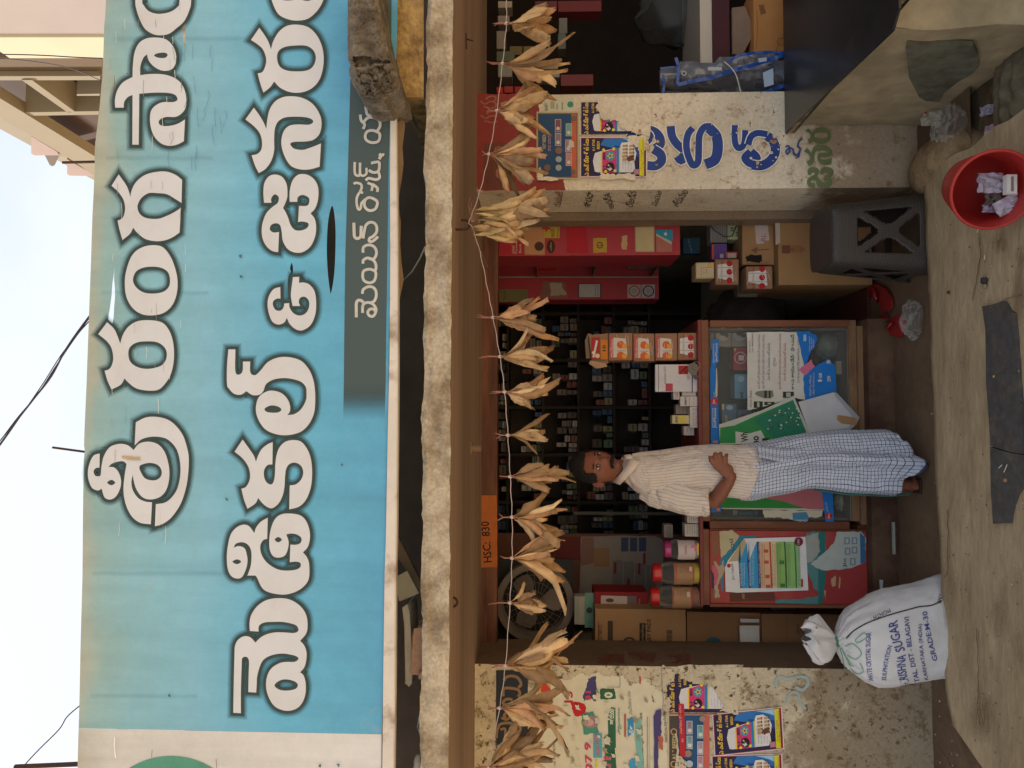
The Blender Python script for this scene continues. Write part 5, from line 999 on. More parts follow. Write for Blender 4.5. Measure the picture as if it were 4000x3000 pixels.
boxthing('purple_box', 'purple and orange medicine box', 'medicine box', 2784, 2840, 952, 1016, 4.25, .1, C(98, 70, 140), PAPER, G5, lambda pr: (pr.rect(2780, 954, 2789, 1014, C(190, 80, 60)), pr.rect(2812, 992, 2826, 1008, C(176, 170, 190))))
boxthing('red_white_box', 'small red and white box beside the purple one', 'medicine box', 2834, 2880, 984, 1008, 4.24, .08, C(176, 90, 80), PAPER, G5, lambda pr: pr.rect(2842, 990, 2874, 1008, C(190, 176, 170)))
boxthing('cream_box', 'cream medicine box with yellow flowers, propped on the taped bundles', 'medicine box', 2718, 2790, 1025, 1088, 4.2, .12, C(190, 170, 128), PAPER, G5, lambda pr: (pr.poly([(2722, 1030), (2785, 1026), (2788, 1080), (2720, 1084)], C(202, 186, 152)), pr.circ(2772, 1036, 10, C(206, 170, 100)), pr.line([(2740, 1078), (2740, 1046), (2782, 1044)], 2, C(190, 130, 60)), pr.lines(2745, 1050, 2764, 1074, 2, 2, C(150, 100, 70), 3)))
bundle('taped bundle of red fruit cartons by the purple box', 2795, 2886, 1012, 1112, KR, 'red', 4.18, .16, G5)
bundle('taped bundle of red fruit cartons hanging below the holed carton', 2915, 3018, 1040, 1128, KR, 'red', 4.14, .16, G5)
def f_rl(pr): pr.torn([(2948, 870), (2996, 868), (3006, 938), (2985, 942), (2985, 952), (2954, 954)], C(196, 176, 170), 1.2, 4); pr.text('RL', (2990, 942), (2992, 915), 18, C(150, 110, 120), .01); pr.line([(2940, 978), (3005, 974)], 3, C(110, 82, 56)); pr.poly([(2932, 978), (2960, 964), (2956, 990)], C(120, 90, 60)); pr.torn([(2912, 1002), (2930, 996), (2980, 996), (2990, 1012), (2965, 1026), (2920, 1022)], C(16, 12, 10), 3, 6); pr.torn([(2975, 998), (3006, 996), (3000, 1018), (2978, 1020)], C(170, 130, 90), 2, 4)  # the ragged hole is a flat near-black patch, its dark inside painted
boxthing('cardboard_carton', 'brown carton with a white torn label and a ragged hole, on the large carton', 'carton', 2900, 3030, 866, 1034, 4.2, .22, CB, CARD, G5, f_rl)
def f_bigc(pr): pr.poly([(3028, 866), (3046, 862), (3048, 948), (3030, 958)], C(186, 170, 160)); pr.lines(3054, 958, 3130, 990, 8, 3, C(140, 84, 60), 2); pr.rect(3054, 958, 3086, 990, C(116, 74, 56)); [pr.ring(3097+i*38, 974, 6, 2.5, C(160, 66, 50)) for i in range(2)]
boxthing('cardboard_carton', 'large brown carton standing on the floor behind the black stool', 'carton', 3040, 3405, 842, 1112, 4.12, .4, C(162, 124, 82), CARD, G5, f_bigc)
for i in range(3): pass
q = MB(); q.tube([P(2768, 872, 4.28), P(2790, 900, 4.27), P(2830, 925, 4.27), P(2860, 922, 4.27), P(2878, 880, 4.27)], .003, C(54, 66, 50)); tag(q.build('wire', GLOSS, smooth=True), 'thin dark green wire draped over the strip packs', 'wire')
# dark side of counter gap: sacks in the gloom
lump('dark_sack', 'dark cloth bundle in the gap between the counter and the cartons', 'bundle', 2920, 1230, 4.7, (.16, .14, .22), mat('dark_cloth', base=C(58, 54, 50), rough=.9, var=.3, vs=8, bump=.6, bs=20), 4, .2, 2)
# ---- shelves at the back with hundreds of small cartons
YR = 5.9
RACK = thing('medicine_rack', 'dark open rack filling the back wall behind the counter', 'shelf rack', (0, YR, 0))
rk = mat('dark_rack_wood', base=C(60, 50, 44), rough=.7, var=.2)
xs = [-.95+i*.36 for i in range(6)]; zz = [.95+i*.27 for i in range(6)]
q0 = None
for x in xs: q = MB(); q.box(x-.012, x+.012, YR, YR+.3, .5, 2.6); q.build('upright', rk, RACK)
for z in zz: q = MB(); q.box(-1.0, .95, YR+.003, YR+.3, z-.01, z+.01); q.build('shelf_board', rk, RACK)
q = MB(); q.box(-1.0, .95, YR+.301, YR+.32, .5, 2.6); q.build('back_board', rk, RACK)
protos = {}; more = MB()
rr = random.Random(21); nb_ = 0
tones = [C(190, 180, 172), C(150, 138, 128), C(118, 108, 104), C(150, 96, 88), C(84, 110, 140), C(196, 196, 190), C(106, 92, 82), C(120, 136, 110), C(170, 160, 120)]
for zi, z in enumerate(zz):
    for xi in range(5):
        x = xs[xi]+.02
        while x < xs[xi+1]-.05:
            w = rr.choice([.035, .05, .06, .08]); n_ = rr.choice([1, 2, 2, 3, 4]); 
            if rr.random() < .1: x += w; continue
            h = rr.choice([.04, .05, .065, .08]); zc = z+.0105
            for kk in range(n_):
                if zc+h > z+.25: break
                if nb_ >= 296:
                    c__ = rr.choice(tones); y_ = YR+rr.uniform(.01, .1); more.box(x, x+w*.94, y_, y_+.09, zc, zc+h*.95, c__); more.box(x+w*.1, x+w*.8, y_-.0006, y_, zc+h*.3, zc+h*.55, tuple(v*.5 for v in c__[:3])+(1,)); zc += h; continue
                key = (w, h, rr.randrange(len(tones)))
                if key not in protos:
                    q = MB(); q.box(0, w*.94, 0, .09, 0, h*.96, tones[key[2]]); q.add([(w*.1, -.0006, h*.3), (w*.84, -.0006, h*.3), (w*.84, -.0006, h*.55), (w*.1, -.0006, h*.55)], [(0, 1, 2, 3)], tuple(v*.5 for v in tones[key[2]][:3])+(1,))
                    o = q.build('medicine_carton', PAPER); protos[key] = o
                else: o = protos[key].copy(); COL.objects.link(o)
                o.location = (x, YR+rr.uniform(.01, .1), zc); o.rotation_euler.z = rr.choice([rr.uniform(-.06, .06), rr.uniform(-.4, .4)]); o.scale = (rr.uniform(.7, 1), rr.uniform(.6, 1), rr.uniform(.8, 1))
                tag(o, 'small dim medicine carton among many on the dark rack', 'medicine carton', 'small cartons on the dark back rack'); zc += h; nb_ += 1
            x += w+.004
mo = more.build('medicine_cartons', PAPER); mo['kind'] = 'stuff'; mo['label'] = 'remaining mass of small cartons on the dark rack behind the counter'
# grey posts and brackets seen in the gloom left of the man
t = thing('rack_post', 'thin pale metal post of the rack standing left of the man', 'post', P(2500, 2015, 5.3)); q = MB(); a, b, z0, z1 = pb(2240, 2700, 2000, 2012, 5.3); q.box(a, b, 5.3, 5.32, .5, z1, C(110, 104, 96)); q.build('post', DULL, t)
# ================================================================= POSTERS ON THE PILLARS
NAVY = C(38, 30, 70); YEL = C(226, 188, 60)
def beedi(pr, o, ux, uy, tornmask=None, border=True, hand=True):
    """o = top-right corner in the photo (text starts low y?), ux: px per unit down the sheet, uy: px per unit across (towards larger y)"""
    T = lambda a, b: (o[0]+ux[0]*a+uy[0]*b, o[1]+ux[1]*a+uy[1]*b)
    def poly(pp, c): pr.poly([T(a, b) for a, b in pp], c)
    if border: poly([(0, 0), (1, 0), (1, 1), (0, 1)], C(214, 200, 200)); poly([(.012, .02), (.985, .02), (.985, .98), (.012, .98)], C(150, 36, 50))
    poly([(.02, .035), (.965, .035), (.965, .965), (.02, .965)], NAVY)
    if hand:
        poly([(.36, .035), (.9, .035), (.9, .35), (.55, .3), (.30, .2)], C(40, 110, 180)); poly([(.62, .035), (.9, .035), (.9, .2), (.8, .12)], C(150, 190, 220)); poly([(.5, .2), (.9, .3), (.9, .5), (.6, .4)], C(30, 70, 140))
    pr.text('ఎ వన్ స్టార్ బీడీలు', T(.13, .97), T(.13, .04), 20, YEL, .03)
    pr.text('A-1 STAR', T(.22, .35), T(.22, .06), 10, YEL, .02); pr.text('BEEDI', T(.29, .3), T(.29, .11), 10, YEL, .02)
    # the pack
    poly([(.22, .86), (.19, .6), (.22, .40), (.30, .36), (.60, .26), (.80, .50), (.82, .80), (.78, .88), (.26, .88)], C(206, 204, 204))
    poly([(.33, .38), (.54, .28), (.54, .885), (.33, .885)], C(196, 56, 110)); poly([(.54, .28), (.58, .265), (.58, .885), (.54, .885)], C(40, 120, 180)); poly([(.31, .385), (.33, .38), (.33, .885), (.31, .885)], C(226, 190, 60)); poly([(.58, .27), (.595, .26), (.595, .885), (.58, .885)], C(190, 190, 60))
    pr.circ(*T(.45, .47), 17, C(60, 140, 160), ry=19)
    star = []
    cx, cy = T(.45, .47)
    for i in range(10): a = math.pi*i/5; r_ = 15 if i % 2 == 0 else 6; star.append((cx-r_*math.cos(a), cy+r_*math.sin(a)))
    pr.poly(star, C(214, 190, 90)); pr.circ(cx, cy, 5, C(150, 60, 50), 8)
    pr.circ(*T(.45, .75), 17, C(30, 24, 30), ry=19); cx, cy = T(.45, .75); pr.poly([(cx-14, cy+4), (cx-2, cy+16), (cx+8, cy+8), (cx, cy-2), (cx-8, cy-12)], C(200, 196, 196)); pr.circ(cx-4, cy, 5, C(120, 90, 70), 10); pr.circ(cx-9, cy, 5, C(30, 24, 26), 10)
    pr.text('A.1', T(.375, .875), T(.375, .72), 11, NAVY, .03); pr.text('BEEDI', T(.375, .56), T(.375, .40), 10, NAVY, .02)
    for a, b in ((.35, .32), (.5, .3), (.38, .86), (.52, .84)): pr.circ(*T(a, b), 6, C(216, 200, 50), 8)
    pr.lines(*T(.62, .62), *T(.78, .84), 4, 1.2, C(140, 140, 144), 5)
    if hand:
        rs = [(.60, .22), (.62, .14), (.72, .13), (.80, .22), (.84, .40), (.82, .58), (.76, .66), (.68, .62), (.66, .5), (.62, .45), (.60, .34)]
        poly(rs, C(214, 210, 206))
        for i in range(5):
            for j in range(2): 
                a, b = .63+j*.10, .20+i*.085; poly([(a, b), (a+.075, b-.01), (a+.08, b+.045), (a+.005, b+.055)], C(176, 140, 100)); poly([(a+.06, b-.01), (a+.075, b-.01), (a+.08, b+.045), (a+.066, b+.05)], C(84, 56, 40))
        poly([(.70, .5), (.79, .44), (.80, .56), (.72, .62)], C(96, 60, 44))
    poly([(.885, .035), (.955, .035), (.955, .965), (.885, .965)], C(206, 196, 40)); pr.text('Prop: H. Faiyalla', T(.93, .8), T(.93, .3), 8, C(140, 70, 50)); pr.text('A-1 STAR BEEDI WORKS, CHITTOOR', T(.952, .93), T(.952, .08), 5, C(120, 40, 60))
    poly([(.80, .80), (.88, .80), (.88, .93), (.80, .93)], C(170, 120, 130))
def sheet(label, fn, loc, off, name='poster', cat='poster'): return poster(label, YF, fn, name, cat, None, loc, off)
sheet('tilted whole beedi poster with a yellow foot band on the left pillar', lambda pr: beedi(pr, (2782, 2790), (273, -29), (9, 165)), (2900, 2860), .0065)
def f_b2nd(pr): beedi(pr, (2779, 2952), (277, -8), (4, 160))
sheet('lower beedi poster cut by the edge of the picture on the left pillar', f_b2nd, (2900, 3020), .0045)
def f_btorn(pr): beedi(pr, (2598, 2628), (285, 0), (0, 160), border=False, hand=False); pr.rect(2598, 2787, 2800, 2791, C(150, 36, 50))
def cover(pr, polys, c, j=4):
    # bare wall showing again where the bill has been torn away: same plaster as the pillar
    m_ = WR if polys[0][0][1] < 1000 else WL
    for p_ in polys: q_ = Pr(YF, off=.0135 if polys[0][0][1] < 1000 else .0100); q_.torn(p_, (1,)*4, j, 6); q_.build('plaster_patch', PR if m_ is WR else PL, m_)
def f_bt2(pr):
    f_btorn(pr); WPL = C(196, 186, 160)
    cover(pr, [[(2590, 2600), (2636, 2624), (2630, 2660), (2606, 2680), (2604, 2720), (2622, 2730), (2620, 2760), (2608, 2796), (2590, 2796)]], WPL)
    cover(pr, [[(2650, 2600), (2655, 2650), (2700, 2662), (2712, 2672), (2770, 2676), (2790, 2690), (2806, 2735), (2830, 2760), (2812, 2778), (2880, 2790), (2900, 2600)]], C(168, 156, 130), 5)
sheet('torn beedi poster remnant high on the left pillar', f_bt2, (2700, 2700), .004)
def f_note(pr):
    pr.torn([(2608, 2790), (2772, 2790), (2772, 3030), (2606, 3030)], C(190, 176, 150), 2, 8); pr.rect(2614, 2796, 2750, 3030, C(70, 66, 60)); pr.rect(2650, 2794, 2748, 3030, C(30, 76, 122)); pr.rect(2748, 2794, 2772, 3030, C(190, 96, 86))
    pr.text('A1 * BEEDI', (2642, 2968), (2642, 2874), 17, C(190, 170, 120), .03); pr.ring(2632, 2858, 11, 4, C(190, 150, 100)); pr.ring(2632, 2985, 11, 4, C(190, 150, 100))
    for (x, y, c_) in ((2682, 2816, C(150, 130, 150)), (2682, 2874, C(120, 160, 170)), (2724, 2832, C(100, 160, 160)), (2724, 2896, C(170, 160, 180)), (2724, 2952, C(180, 140, 160))): pr.rect(x, y, x+23, y+52, C(200, 196, 190)); pr.rect(x+2, y+2, x+21, y+50, c_); pr.circ(x+12, y+38, 8, C(200, 200, 196)); pr.lines(x+3, y+5, x+20, y+26, 3, 1.5, C(90, 90, 110), x+y)
    pr.circ(2693, 2984, 14, C(170, 180, 186)); pr.circ(2688, 2944, 14, C(150, 120, 110)); pr.circ(2744, 2808, 12, C(150, 130, 120))
    pr.poly([(2650, 2748), (2672, 2752), (2678, 2960), (2656, 2950)], C(182, 32, 44)); pr.text('ఎంపికలు పొందగల', (2664, 2866), (2660, 2756), 9, C(214, 180, 180)); pr.text('4G', (2670, 2900), (2670, 2885), 8, C(214, 180, 180))
    cover(pr, [[(2638, 2868), (2646, 2860), (2652, 2950), (2680, 2975), (2680, 3010), (2636, 3010), (2644, 2940)]], C(200, 196, 186), 3)
sheet('blue beedi poster showing banknotes with a red strip across it', f_note, (2680, 2900), .0022)
def f_coll(pr):
    PAP = C(206, 200, 176)
    pr.torn([(2095, 2640), (2160, 2650), (2230, 2660), (2262, 2630), (2300, 2640), (2330, 2625), (2360, 2640), (2430, 2640), (2460, 2680), (2520, 2650), (2560, 2690), (2610, 2720), (2606, 2800), (2606, 3030), (2090, 3030), (2090, 2900), (2094, 2760)], PAP, 5, 10)
    pr.torn([(2100, 2645), (2108, 2645), (2150, 2652), (2155, 2735), (2120, 2742), (2100, 2744)], C(196, 160, 90), 2, 5); pr.poly([(2112, 2646), (2150, 2690), (2158, 2738), (2112, 2700)], C(190, 62, 48))
    pr.text('ప్రచురణ', (2172, 2720), (2172, 2676), 10, C(60, 60, 60)); pr.text('15', (2238, 2745), (2238, 2700), 34, C(176, 36, 52), .03); pr.torn([(2228, 2745), (2262, 2740), (2290, 2756), (2284, 2798), (2244, 2796), (2236, 2770)], C(186, 26, 34), 3, 5)
    pr.torn([(2292, 2680), (2300, 2650), (2328, 2640), (2332, 2700), (2326, 2740), (2310, 2728), (2280, 2738), (2278, 2712)], C(62, 60, 104), 3, 6); pr.text('31', (2308, 2735), (2308, 2700), 22, C(196, 60, 80), .03)
    pr.torn([(2345, 2690), (2400, 2690), (2405, 2730), (2345, 2732)], C(40, 92, 66), 2, 5); pr.text('0', (2394, 2727), (2394, 2703), 34, C(206, 206, 170), .05)
    pr.poly([(2388, 2762), (2404, 2766), (2406, 2920), (2378, 2940), (2374, 2800)], C(40, 96, 70)); pr.text('అభ్యర్థి', (2402, 2830), (2402, 2768), 28, C(206, 206, 190), .04); pr.poly([(2360, 2880), (2396, 2860), (2410, 3020), (2366, 3000)], C(36, 92, 66)); pr.text('శ్రీ', (2392, 3000), (2392, 2950), 34, C(196, 90, 110), .02)
    pr.torn([(2270, 2790), (2320, 2780), (2340, 2860), (2280, 2870)], C(70, 140, 116), 3, 5); pr.circ(2308, 2820, 32, C(156, 120, 124), ry=24); pr.circ(2300, 2822, 20, C(186, 156, 152), ry=14); pr.line([(2292, 2810), (2294, 2830)], 3, C(110, 80, 84))
    pr.text('త్రైమాసం', (2428, 2870), (2424, 2766), 14, C(70, 140, 120), .01); pr.rect(2438, 2790, 2446, 2878, C(170, 96, 80)); pr.torn([(2450, 2810), (2470, 2800), (2476, 2860), (2452, 2884)], C(46, 136, 184), 3, 4); pr.text('బ్రా', (2476, 2870), (2470, 2830), 16, C(200, 220, 224), .02)
    pr.text('27 9', (2314, 3010), (2308, 2900), 26, C(196, 56, 90), .03); pr.rect(2318, 2865, 2352, 2960, C(84, 160, 176)); pr.text('దమ 2018', (2342, 2950), (2336, 2868), 16, C(196, 60, 90), .02)
    pr.rect(2326, 2970, 2334, 3010, C(206, 200, 60)); pr.text('సేవాశ్రమ వసతిగృహ ధార్మిక కమిటీ', (2520, 3010), (2512, 2785), 13, C(44, 84, 74), .01)
    pr.torn([(2480, 2820), (2500, 2800), (2506, 2900), (2512, 3010), (2488, 3010)], C(120, 176, 170), 3, 8); pr.torn([(2455, 2975), (2480, 2960), (2490, 3010), (2456, 3010)], C(60, 150, 200), 3, 5)
    pr.line([(2422, 2644), (2422, 2684), (2370, 2684)], 1.5, C(90, 90, 80)); pr.rect(2498, 2642, 2503, 2672, C(170, 60, 60)); pr.text('C. N. RAMESH', (2172, 3010), (2168, 2900), 8, C(90, 90, 84))
    pr.text('మరియు సం', (2470, 2790), (2462, 2700), 14, C(120, 120, 110)); pr.text('కో', (2562, 2745), (2562, 2716), 16, C(90, 60, 70), .02); pr.rect(2528, 2800, 2530, 3010, C(120, 120, 112)); pr.rect(2536, 2800, 2537, 3010, C(150, 150, 140))
    pr.torn([(2553, 2795), (2566, 2775), (2582, 2770), (2584, 2860), (2572, 2900), (2570, 3010), (2556, 3010)], C(70, 60, 110), 2, 8); pr.torn([(2572, 2874), (2590, 2880), (2588, 2930), (2574, 2920)], C(180, 90, 70), 2, 4); pr.text('జయం జనతా', (2606, 2900), (2602, 2780), 12, C(90, 84, 90))
    rr = random.Random(8)
    for i in range(46):
        x, y = rr.uniform(2180, 2560), rr.uniform(2690, 3010); s_ = rr.uniform(4, 13); pr.torn([(x-s_, y-s_), (x+s_*.6, y-s_*.7), (x+s_, y+s_), (x-s_*.4, y+s_*.8)], rr.choice([PAP, PAP, C(190, 184, 164), C(150, 140, 116)]), s_*.3, 3)
sheet('thick collage of torn election and college bills high on the left pillar', f_coll, (2350, 2850), .0016)
def f_nv(pr):
    pr.rect(1938, 2618, 2062, 3060, C(34, 40, 48)); strokes(pr, C(134, 106, 78), 1850, 2550, [
      (30, '330,300 350,265 410,250 470,265 505,310 510,350 480,375'), (30, '320,470 320,400 350,380 420,385 480,400 500,440 480,475'), (30, '330,560 320,530 360,500 420,505'), (28, '350,700 330,680 345,655 380,660 385,700 350,720 300,700'),
      (30, '245,920 250,850 280,780 330,760 400,760 470,770 505,810 490,850 430,860 400,880 400,920 450,930 500,930'), (26, '290,830 340,825 340,940'), (28, '250,1000 300,1040 320,1080'), (28, '420,1040 480,1020 520,1060')], k=.3617)
sheet('dark banner strip with gold brown Telugu letters at the top of the left pillar', f_nv, (2000, 2800), .003, 'banner', 'banner')
# right pillar
sheet('beedi poster remnant, the upper one beside the painted letters on the right pillar', lambda pr: (beedi(pr, (2266, 395), (250, 0), (0, 133), border=False, hand=False), cover(pr, [[(2330, 380), (2335, 400), (2290+35, 420), (2334, 425), (2350, 470), (2372, 468), (2412, 472), (2426, 500), (2450, 510), (2540, 534), (2550, 380)]], C(196, 184, 160), 4)), (2350, 460), .0056)
sheet('beedi poster remnant, the lower one overlapping the first blue painted letter', lambda pr: (beedi(pr, (2266, 535), (262, 0), (0, 157)), cover(pr, [[(2345, 676), (2400, 682), (2440, 680), (2480, 676), (2485, 700), (2340, 702)], [(2455, 530), (2450, 560), (2490, 575), (2500, 600), (2535, 580), (2535, 530)]], C(200, 188, 164), 4)), (2400, 610), .0090)
def f_blu(pr):
    pr.rect(2096, 436, 2262, 700, C(176, 160, 130)); pr.rect(2100, 442, 2256, 694, C(96, 84, 70)); pr.rect(2104, 446, 2232, 690, C(34, 68, 104)); pr.rect(2232, 446, 2252, 690, C(184, 92, 60))
    pr.text('KEY BEEDI', (2132, 580), (2132, 526), 13, C(180, 160, 100), .02)
    for (x, y, c_) in ((2168, 466, C(120, 70, 80)), (2168, 520, C(130, 110, 120)), (2210, 482, C(110, 150, 140)), (2208, 545, C(150, 120, 130)), (2210, 598, C(180, 120, 120))): pr.rect(x, y, x+24, y+50, C(176, 170, 160)); pr.rect(x+2, y+2, x+22, y+48, c_); pr.circ(x+12, y+36, 7, C(190, 188, 180))
    pr.circ(2182, 622, 12, C(150, 156, 160)); pr.circ(2182, 655, 12, C(150, 156, 160)); pr.circ(2138, 655, 13, C(110, 84, 70)); pr.circ(2182, 588, 14, C(120, 90, 80)); pr.circ(2242, 462, 10, C(110, 90, 80)); pr.circ(2240, 672, 10, C(110, 90, 80))
    pr.lines(2140, 520, 2152, 590, 2, 4, C(150, 120, 140), 3); pr.torn([(2225, 545), (2245, 555), (2240, 575), (2215, 580)], C(190, 184, 170), 3, 4); cover(pr, [[(2096, 690), (2110, 650), (2120, 690), (2180, 694), (2184, 706), (2100, 706)]], C(176, 166, 144), 3)
sheet('dark blue beedi poster with banknotes and an orange foot on the right pillar', f_blu, (2180, 570), .0056)
def f_gr(pr): pr.rect(2126, 384, 2242, 436, C(186, 184, 160)); pr.text('BABY', (2140, 432), (2140, 402), 12, C(60, 80, 60), .02); pr.circ(2228, 408, 12, C(60, 130, 100)); pr.rect(2150, 396, 2166, 424, C(150, 150, 130)); pr.text('SIZES', (2180, 428), (2180, 404), 7, C(90, 90, 80)); pr.text('AVAILABLE', (2200, 430), (2200, 398), 7, C(90, 90, 80))
sheet('small pale green printed bill near the top edge of the right pillar', f_gr, (2180, 410), .0056, 'handbill')

# ================================================================= RIGHT NEIGHBOUR: granite counter, dark stall
gran = mat('black_granite', base=C(34, 33, 34), rough=.28, var=.25, vs=30, spec=.5, base2=C(62, 54, 44), b2s=3, b2lo=.58, b2hi=.8)
STALL = thing('stall_counter', 'black granite slab on a plastered cement base beside the right pillar', 'counter', (1.9, 3.1, -.1))
zg = .617
out = [PZ(3070, 226, zg), PZ(3072, 515, zg), PZ(3512, 66, zg), PZ(3508, 40, zg)]
pl_ = [Vector((2.9, 3.645, zg)), Vector((out[1].x, 3.645, zg)), Vector((out[1].x+.0, 3.60, zg)), Vector((out[2].x-.02, out[2].y+.05, zg)), Vector((out[2].x+.03, out[2].y-.0, zg)), Vector((2.9, out[2].y, zg))]
q = MB(); n_ = len(pl_); q.v = [tuple(p) for p in pl_]+[tuple(p-Vector((0, 0, .008))) for p in pl_]; q.f = [list(range(n_))[::-1], list(range(n_, 2*n_))]+[[i, (i+1) % n_, n_+(i+1) % n_, n_+i] for i in range(n_)]; q.c = [(1,)*4]*len(q.f); q.build('granite_top', gran, STALL)
gx, gy = out[1].x, out[2].y
q = MB(); q.box(gx-.003, 2.9, gy-.003, 3.64, zg-.027, zg-.0085, C(146, 118, 84)); q.build('mortar_bed', concrete('tan_mortar', C(160, 134, 98), C(110, 88, 62), b2s=20, bs=90), STALL)
q = MB(); q.box(gx-.001, 2.9, gy-.001, 3.642, zg-.044, zg-.0275, C(40, 38, 36)); q.build('granite_edge', gran, STALL, bevel=.003)
ypl = concrete('yellow_plaster', C(168, 150, 118), C(146, 132, 104), b2s=2.2, bump=.5, bs=18, vs=8)
YN_ = 2.74
q = MB()
def sw(i, j):
    y = YN_+(3.64-YN_)*i/30; z = -.1+(zg-.056+.1)*j/24
    return Vector((gx+.035-.05*max(0, .25-z)*(1 if i > 8 else i/8)+.014*nz(y*4, z*4)+.004*nz(y*20, z*20)-(.035*max(0, 1-abs(z-.33)/.2) if i > 20 else 0)*0, y, z))
q.grid(30, 24, sw, (1,)*4); q.grid(40, 24, lambda i, j: Vector((sw(0, j).x+i*.035, YN_-.03*math.sin(min(1, i/3)*1.57)+.008*nz(i*.2, j*.2), -.1+(zg-.056+.1)*j/24)), (1,)*4)
q.build('plaster_base', ypl, STALL, smooth=True)
q = MB(); q.box(gx+.2, 2.9, YN_+.1, 3.64, -.1, zg-.06); q.build('core', ypl, STALL)
# grey slate leaning against the foot of the base
q = MB(); q.prism([(3540, 200), (3545, 172), (3800, 180), (3820, 215), (3822, 262), (3795, 292), (3740, 322), (3690, 362), (3670, 398), (3620, 396), (3590, 380), (3550, 300)], lambda x, y: PX(x, y, gx+.012)+Vector((-.0, 0, 0)), (.02, 0, 0), (1,)*4)
tag(q.build('slate_piece', concrete('green_slate', C(108, 106, 88), C(90, 84, 68), b2s=5, bump=.2)), 'greenish grey slate standing against the foot of the plastered stall base', 'slate')
# black cloth-like sludge heap by the drain
q = MB()
def hp(i, j):
    x0_, y0_ = 3890+(i/24)*150, 150+(j/24)*420; p = PZ(x0_, y0_, -.03); e = math.sin(math.pi*min(1, i/24+.1))*math.sin(math.pi*j/24); return p+Vector((0, 0, e*(.035+.02*nz(i*.3, j*.3)+.006*math.sin(i*.9+3*nz(j*.2)))))
q.grid(24, 24, hp, (1,)*4); o = q.build('sludge_heap', concrete('grey_sludge', C(116, 108, 88), C(92, 84, 66), b2s=8, bump=.8, bs=30), smooth=True); tag(o, 'heap of dried grey sludge beside the drain at the corner of the stall', 'sludge heap')
# rounded mortar hump at the foot of the pillar
q = MB(); hc = P(3520, 640, 3.42)
q.grid(28, 14, lambda i, j: Vector((hc.x, 3.44, -.06))+Vector((.14*math.sin(math.pi*.5*j/14)*math.cos(i*math.pi/14)*(1+.1*nz(i*.4, j*.3)), .25*math.sin(math.pi*.5*j/14)*math.sin(i*math.pi/14), .165*math.cos(math.pi*.5*j/14)**.8)), (1,)*4, closed=True)
tag(q.build('mortar_hump', concrete('brown_mortar', C(150, 126, 94), C(120, 98, 72), b2s=6), smooth=True), 'smooth rounded mortar hump at the foot of the right pillar', 'mortar hump')
# things in the dark stall
q = MB(); a, b, z0, z1 = pb(2735, 2782, -80, 364, 4.0); t = thing('steel_edge', 'long pale metal edge of the tray shelf in the dark stall at right', 'shelf', (a, 4, z0)); q.box(a-.15, 3.4, 4.0, 4.5, z0, z1, C(184, 174, 160)); q.build('pale_edge', GLOSS, t)
a, b, z0, z1 = pb(2785, 2850, -80, 400, 3.98); t = thing('maroon_shelf', 'maroon painted beam under the pale shelf edge in the dark stall', 'shelf', (a, 4, z0)); q = MB(); q.box(a-.1, 3.4, 3.98, 4.5, z0, z1, C(76, 40, 44)); q.build('beam', DULL, t)
boxthing('cardboard_carton', 'orange brown carton with scribbles under the maroon beam in the right stall', 'carton', 2944, 3120, -60, 200, 3.9, .3, C(182, 124, 70), CARD, None, lambda pr: (pr.line([(2952, 190), (2960, 120), (2956, 40)], 1.5, C(120, 80, 44)), pr.ring(3050, 162, 14, 2, C(110, 70, 40)), pr.torn([(2965, 20), (2985, 15), (2990, 50), (2970, 55)], C(126, 84, 46), 3, 4), pr.line([(3030, 200), (3120, 0)], 1.5, C(130, 88, 50))))
q = MB(); q.prism([(2860, 30), (2910, 24), (2944, 110), (2930, 160), (2900, 215), (2862, 210)], lambda x, y: P(x, y, 3.96), (0, .02, 0), C(130, 106, 88)); tag(q.build('brown_board', DULL), 'dull brown board edge between the maroon beam and the orange carton', 'board')
GN = 'packets on the upper shelves of the dark right stall'
rr = random.Random(4)
for i, (x0, x1, y0, y1, c_) in enumerate([(1945, 2000, 4, 30, C(150, 140, 130)), (1945, 1990, 60, 90, C(130, 120, 116)), (1940, 1975, 120, 190, C(120, 110, 104)), (1990, 2040, 180, 215, C(96, 84, 50)), (2044, 2090, 180, 215, C(104, 90, 52)), (2093, 2132, 180, 217, C(110, 96, 50)), (1940, 2010, 200, 240, C(80, 90, 76)), (1945, 2000, 250, 300, C(128, 128, 124)), (2100, 2180, 246, 270, C(140, 136, 130)), (2100, 2186, 274, 302, C(134, 132, 128)), (2190, 2318, 290, 335, C(110, 50, 52)), (1940, 1965, 340, 364, C(170, 40, 40)), (1970, 2004, 336, 362, C(150, 50, 50)), (2010, 2052, 338, 364, C(160, 36, 40)), (2056, 2092, 342, 364, C(140, 44, 44)), (2180, 2350, 2, 45, C(100, 34, 38)), (2090, 2176, 4, 40, C(96, 40, 42)), (2184, 2216, 70, 130, C(100, 100, 96)), (2180, 2210, 130, 190, C(84, 90, 84))]):
    boxthing('packet', 'dim %s packet in the dark right stall, %s' % (('pale', 'red')[c_[0] > c_[2]*2.2], ['first by the string', 'just below the string', 'behind the second leaf bunch', 'first of three mustard ones', 'middle of three mustard ones', 'last of three mustard ones', 'greenish one near the lintel', 'pale one right of the pillar poster', 'upper of two white ones', 'lower of two white ones', 'long one above the pillar edge', 'nearest the lintel on the red shelf', 'second on the red row', 'third on the red row', 'fourth on the red row', 'big one at the top corner', 'middle one at the top edge', 'grey one by a curled leaf', 'dark one by a curled leaf'][i]), 'packet', x0, x1, y0, y1, 4.3, .1, c_, PAPER, GN)
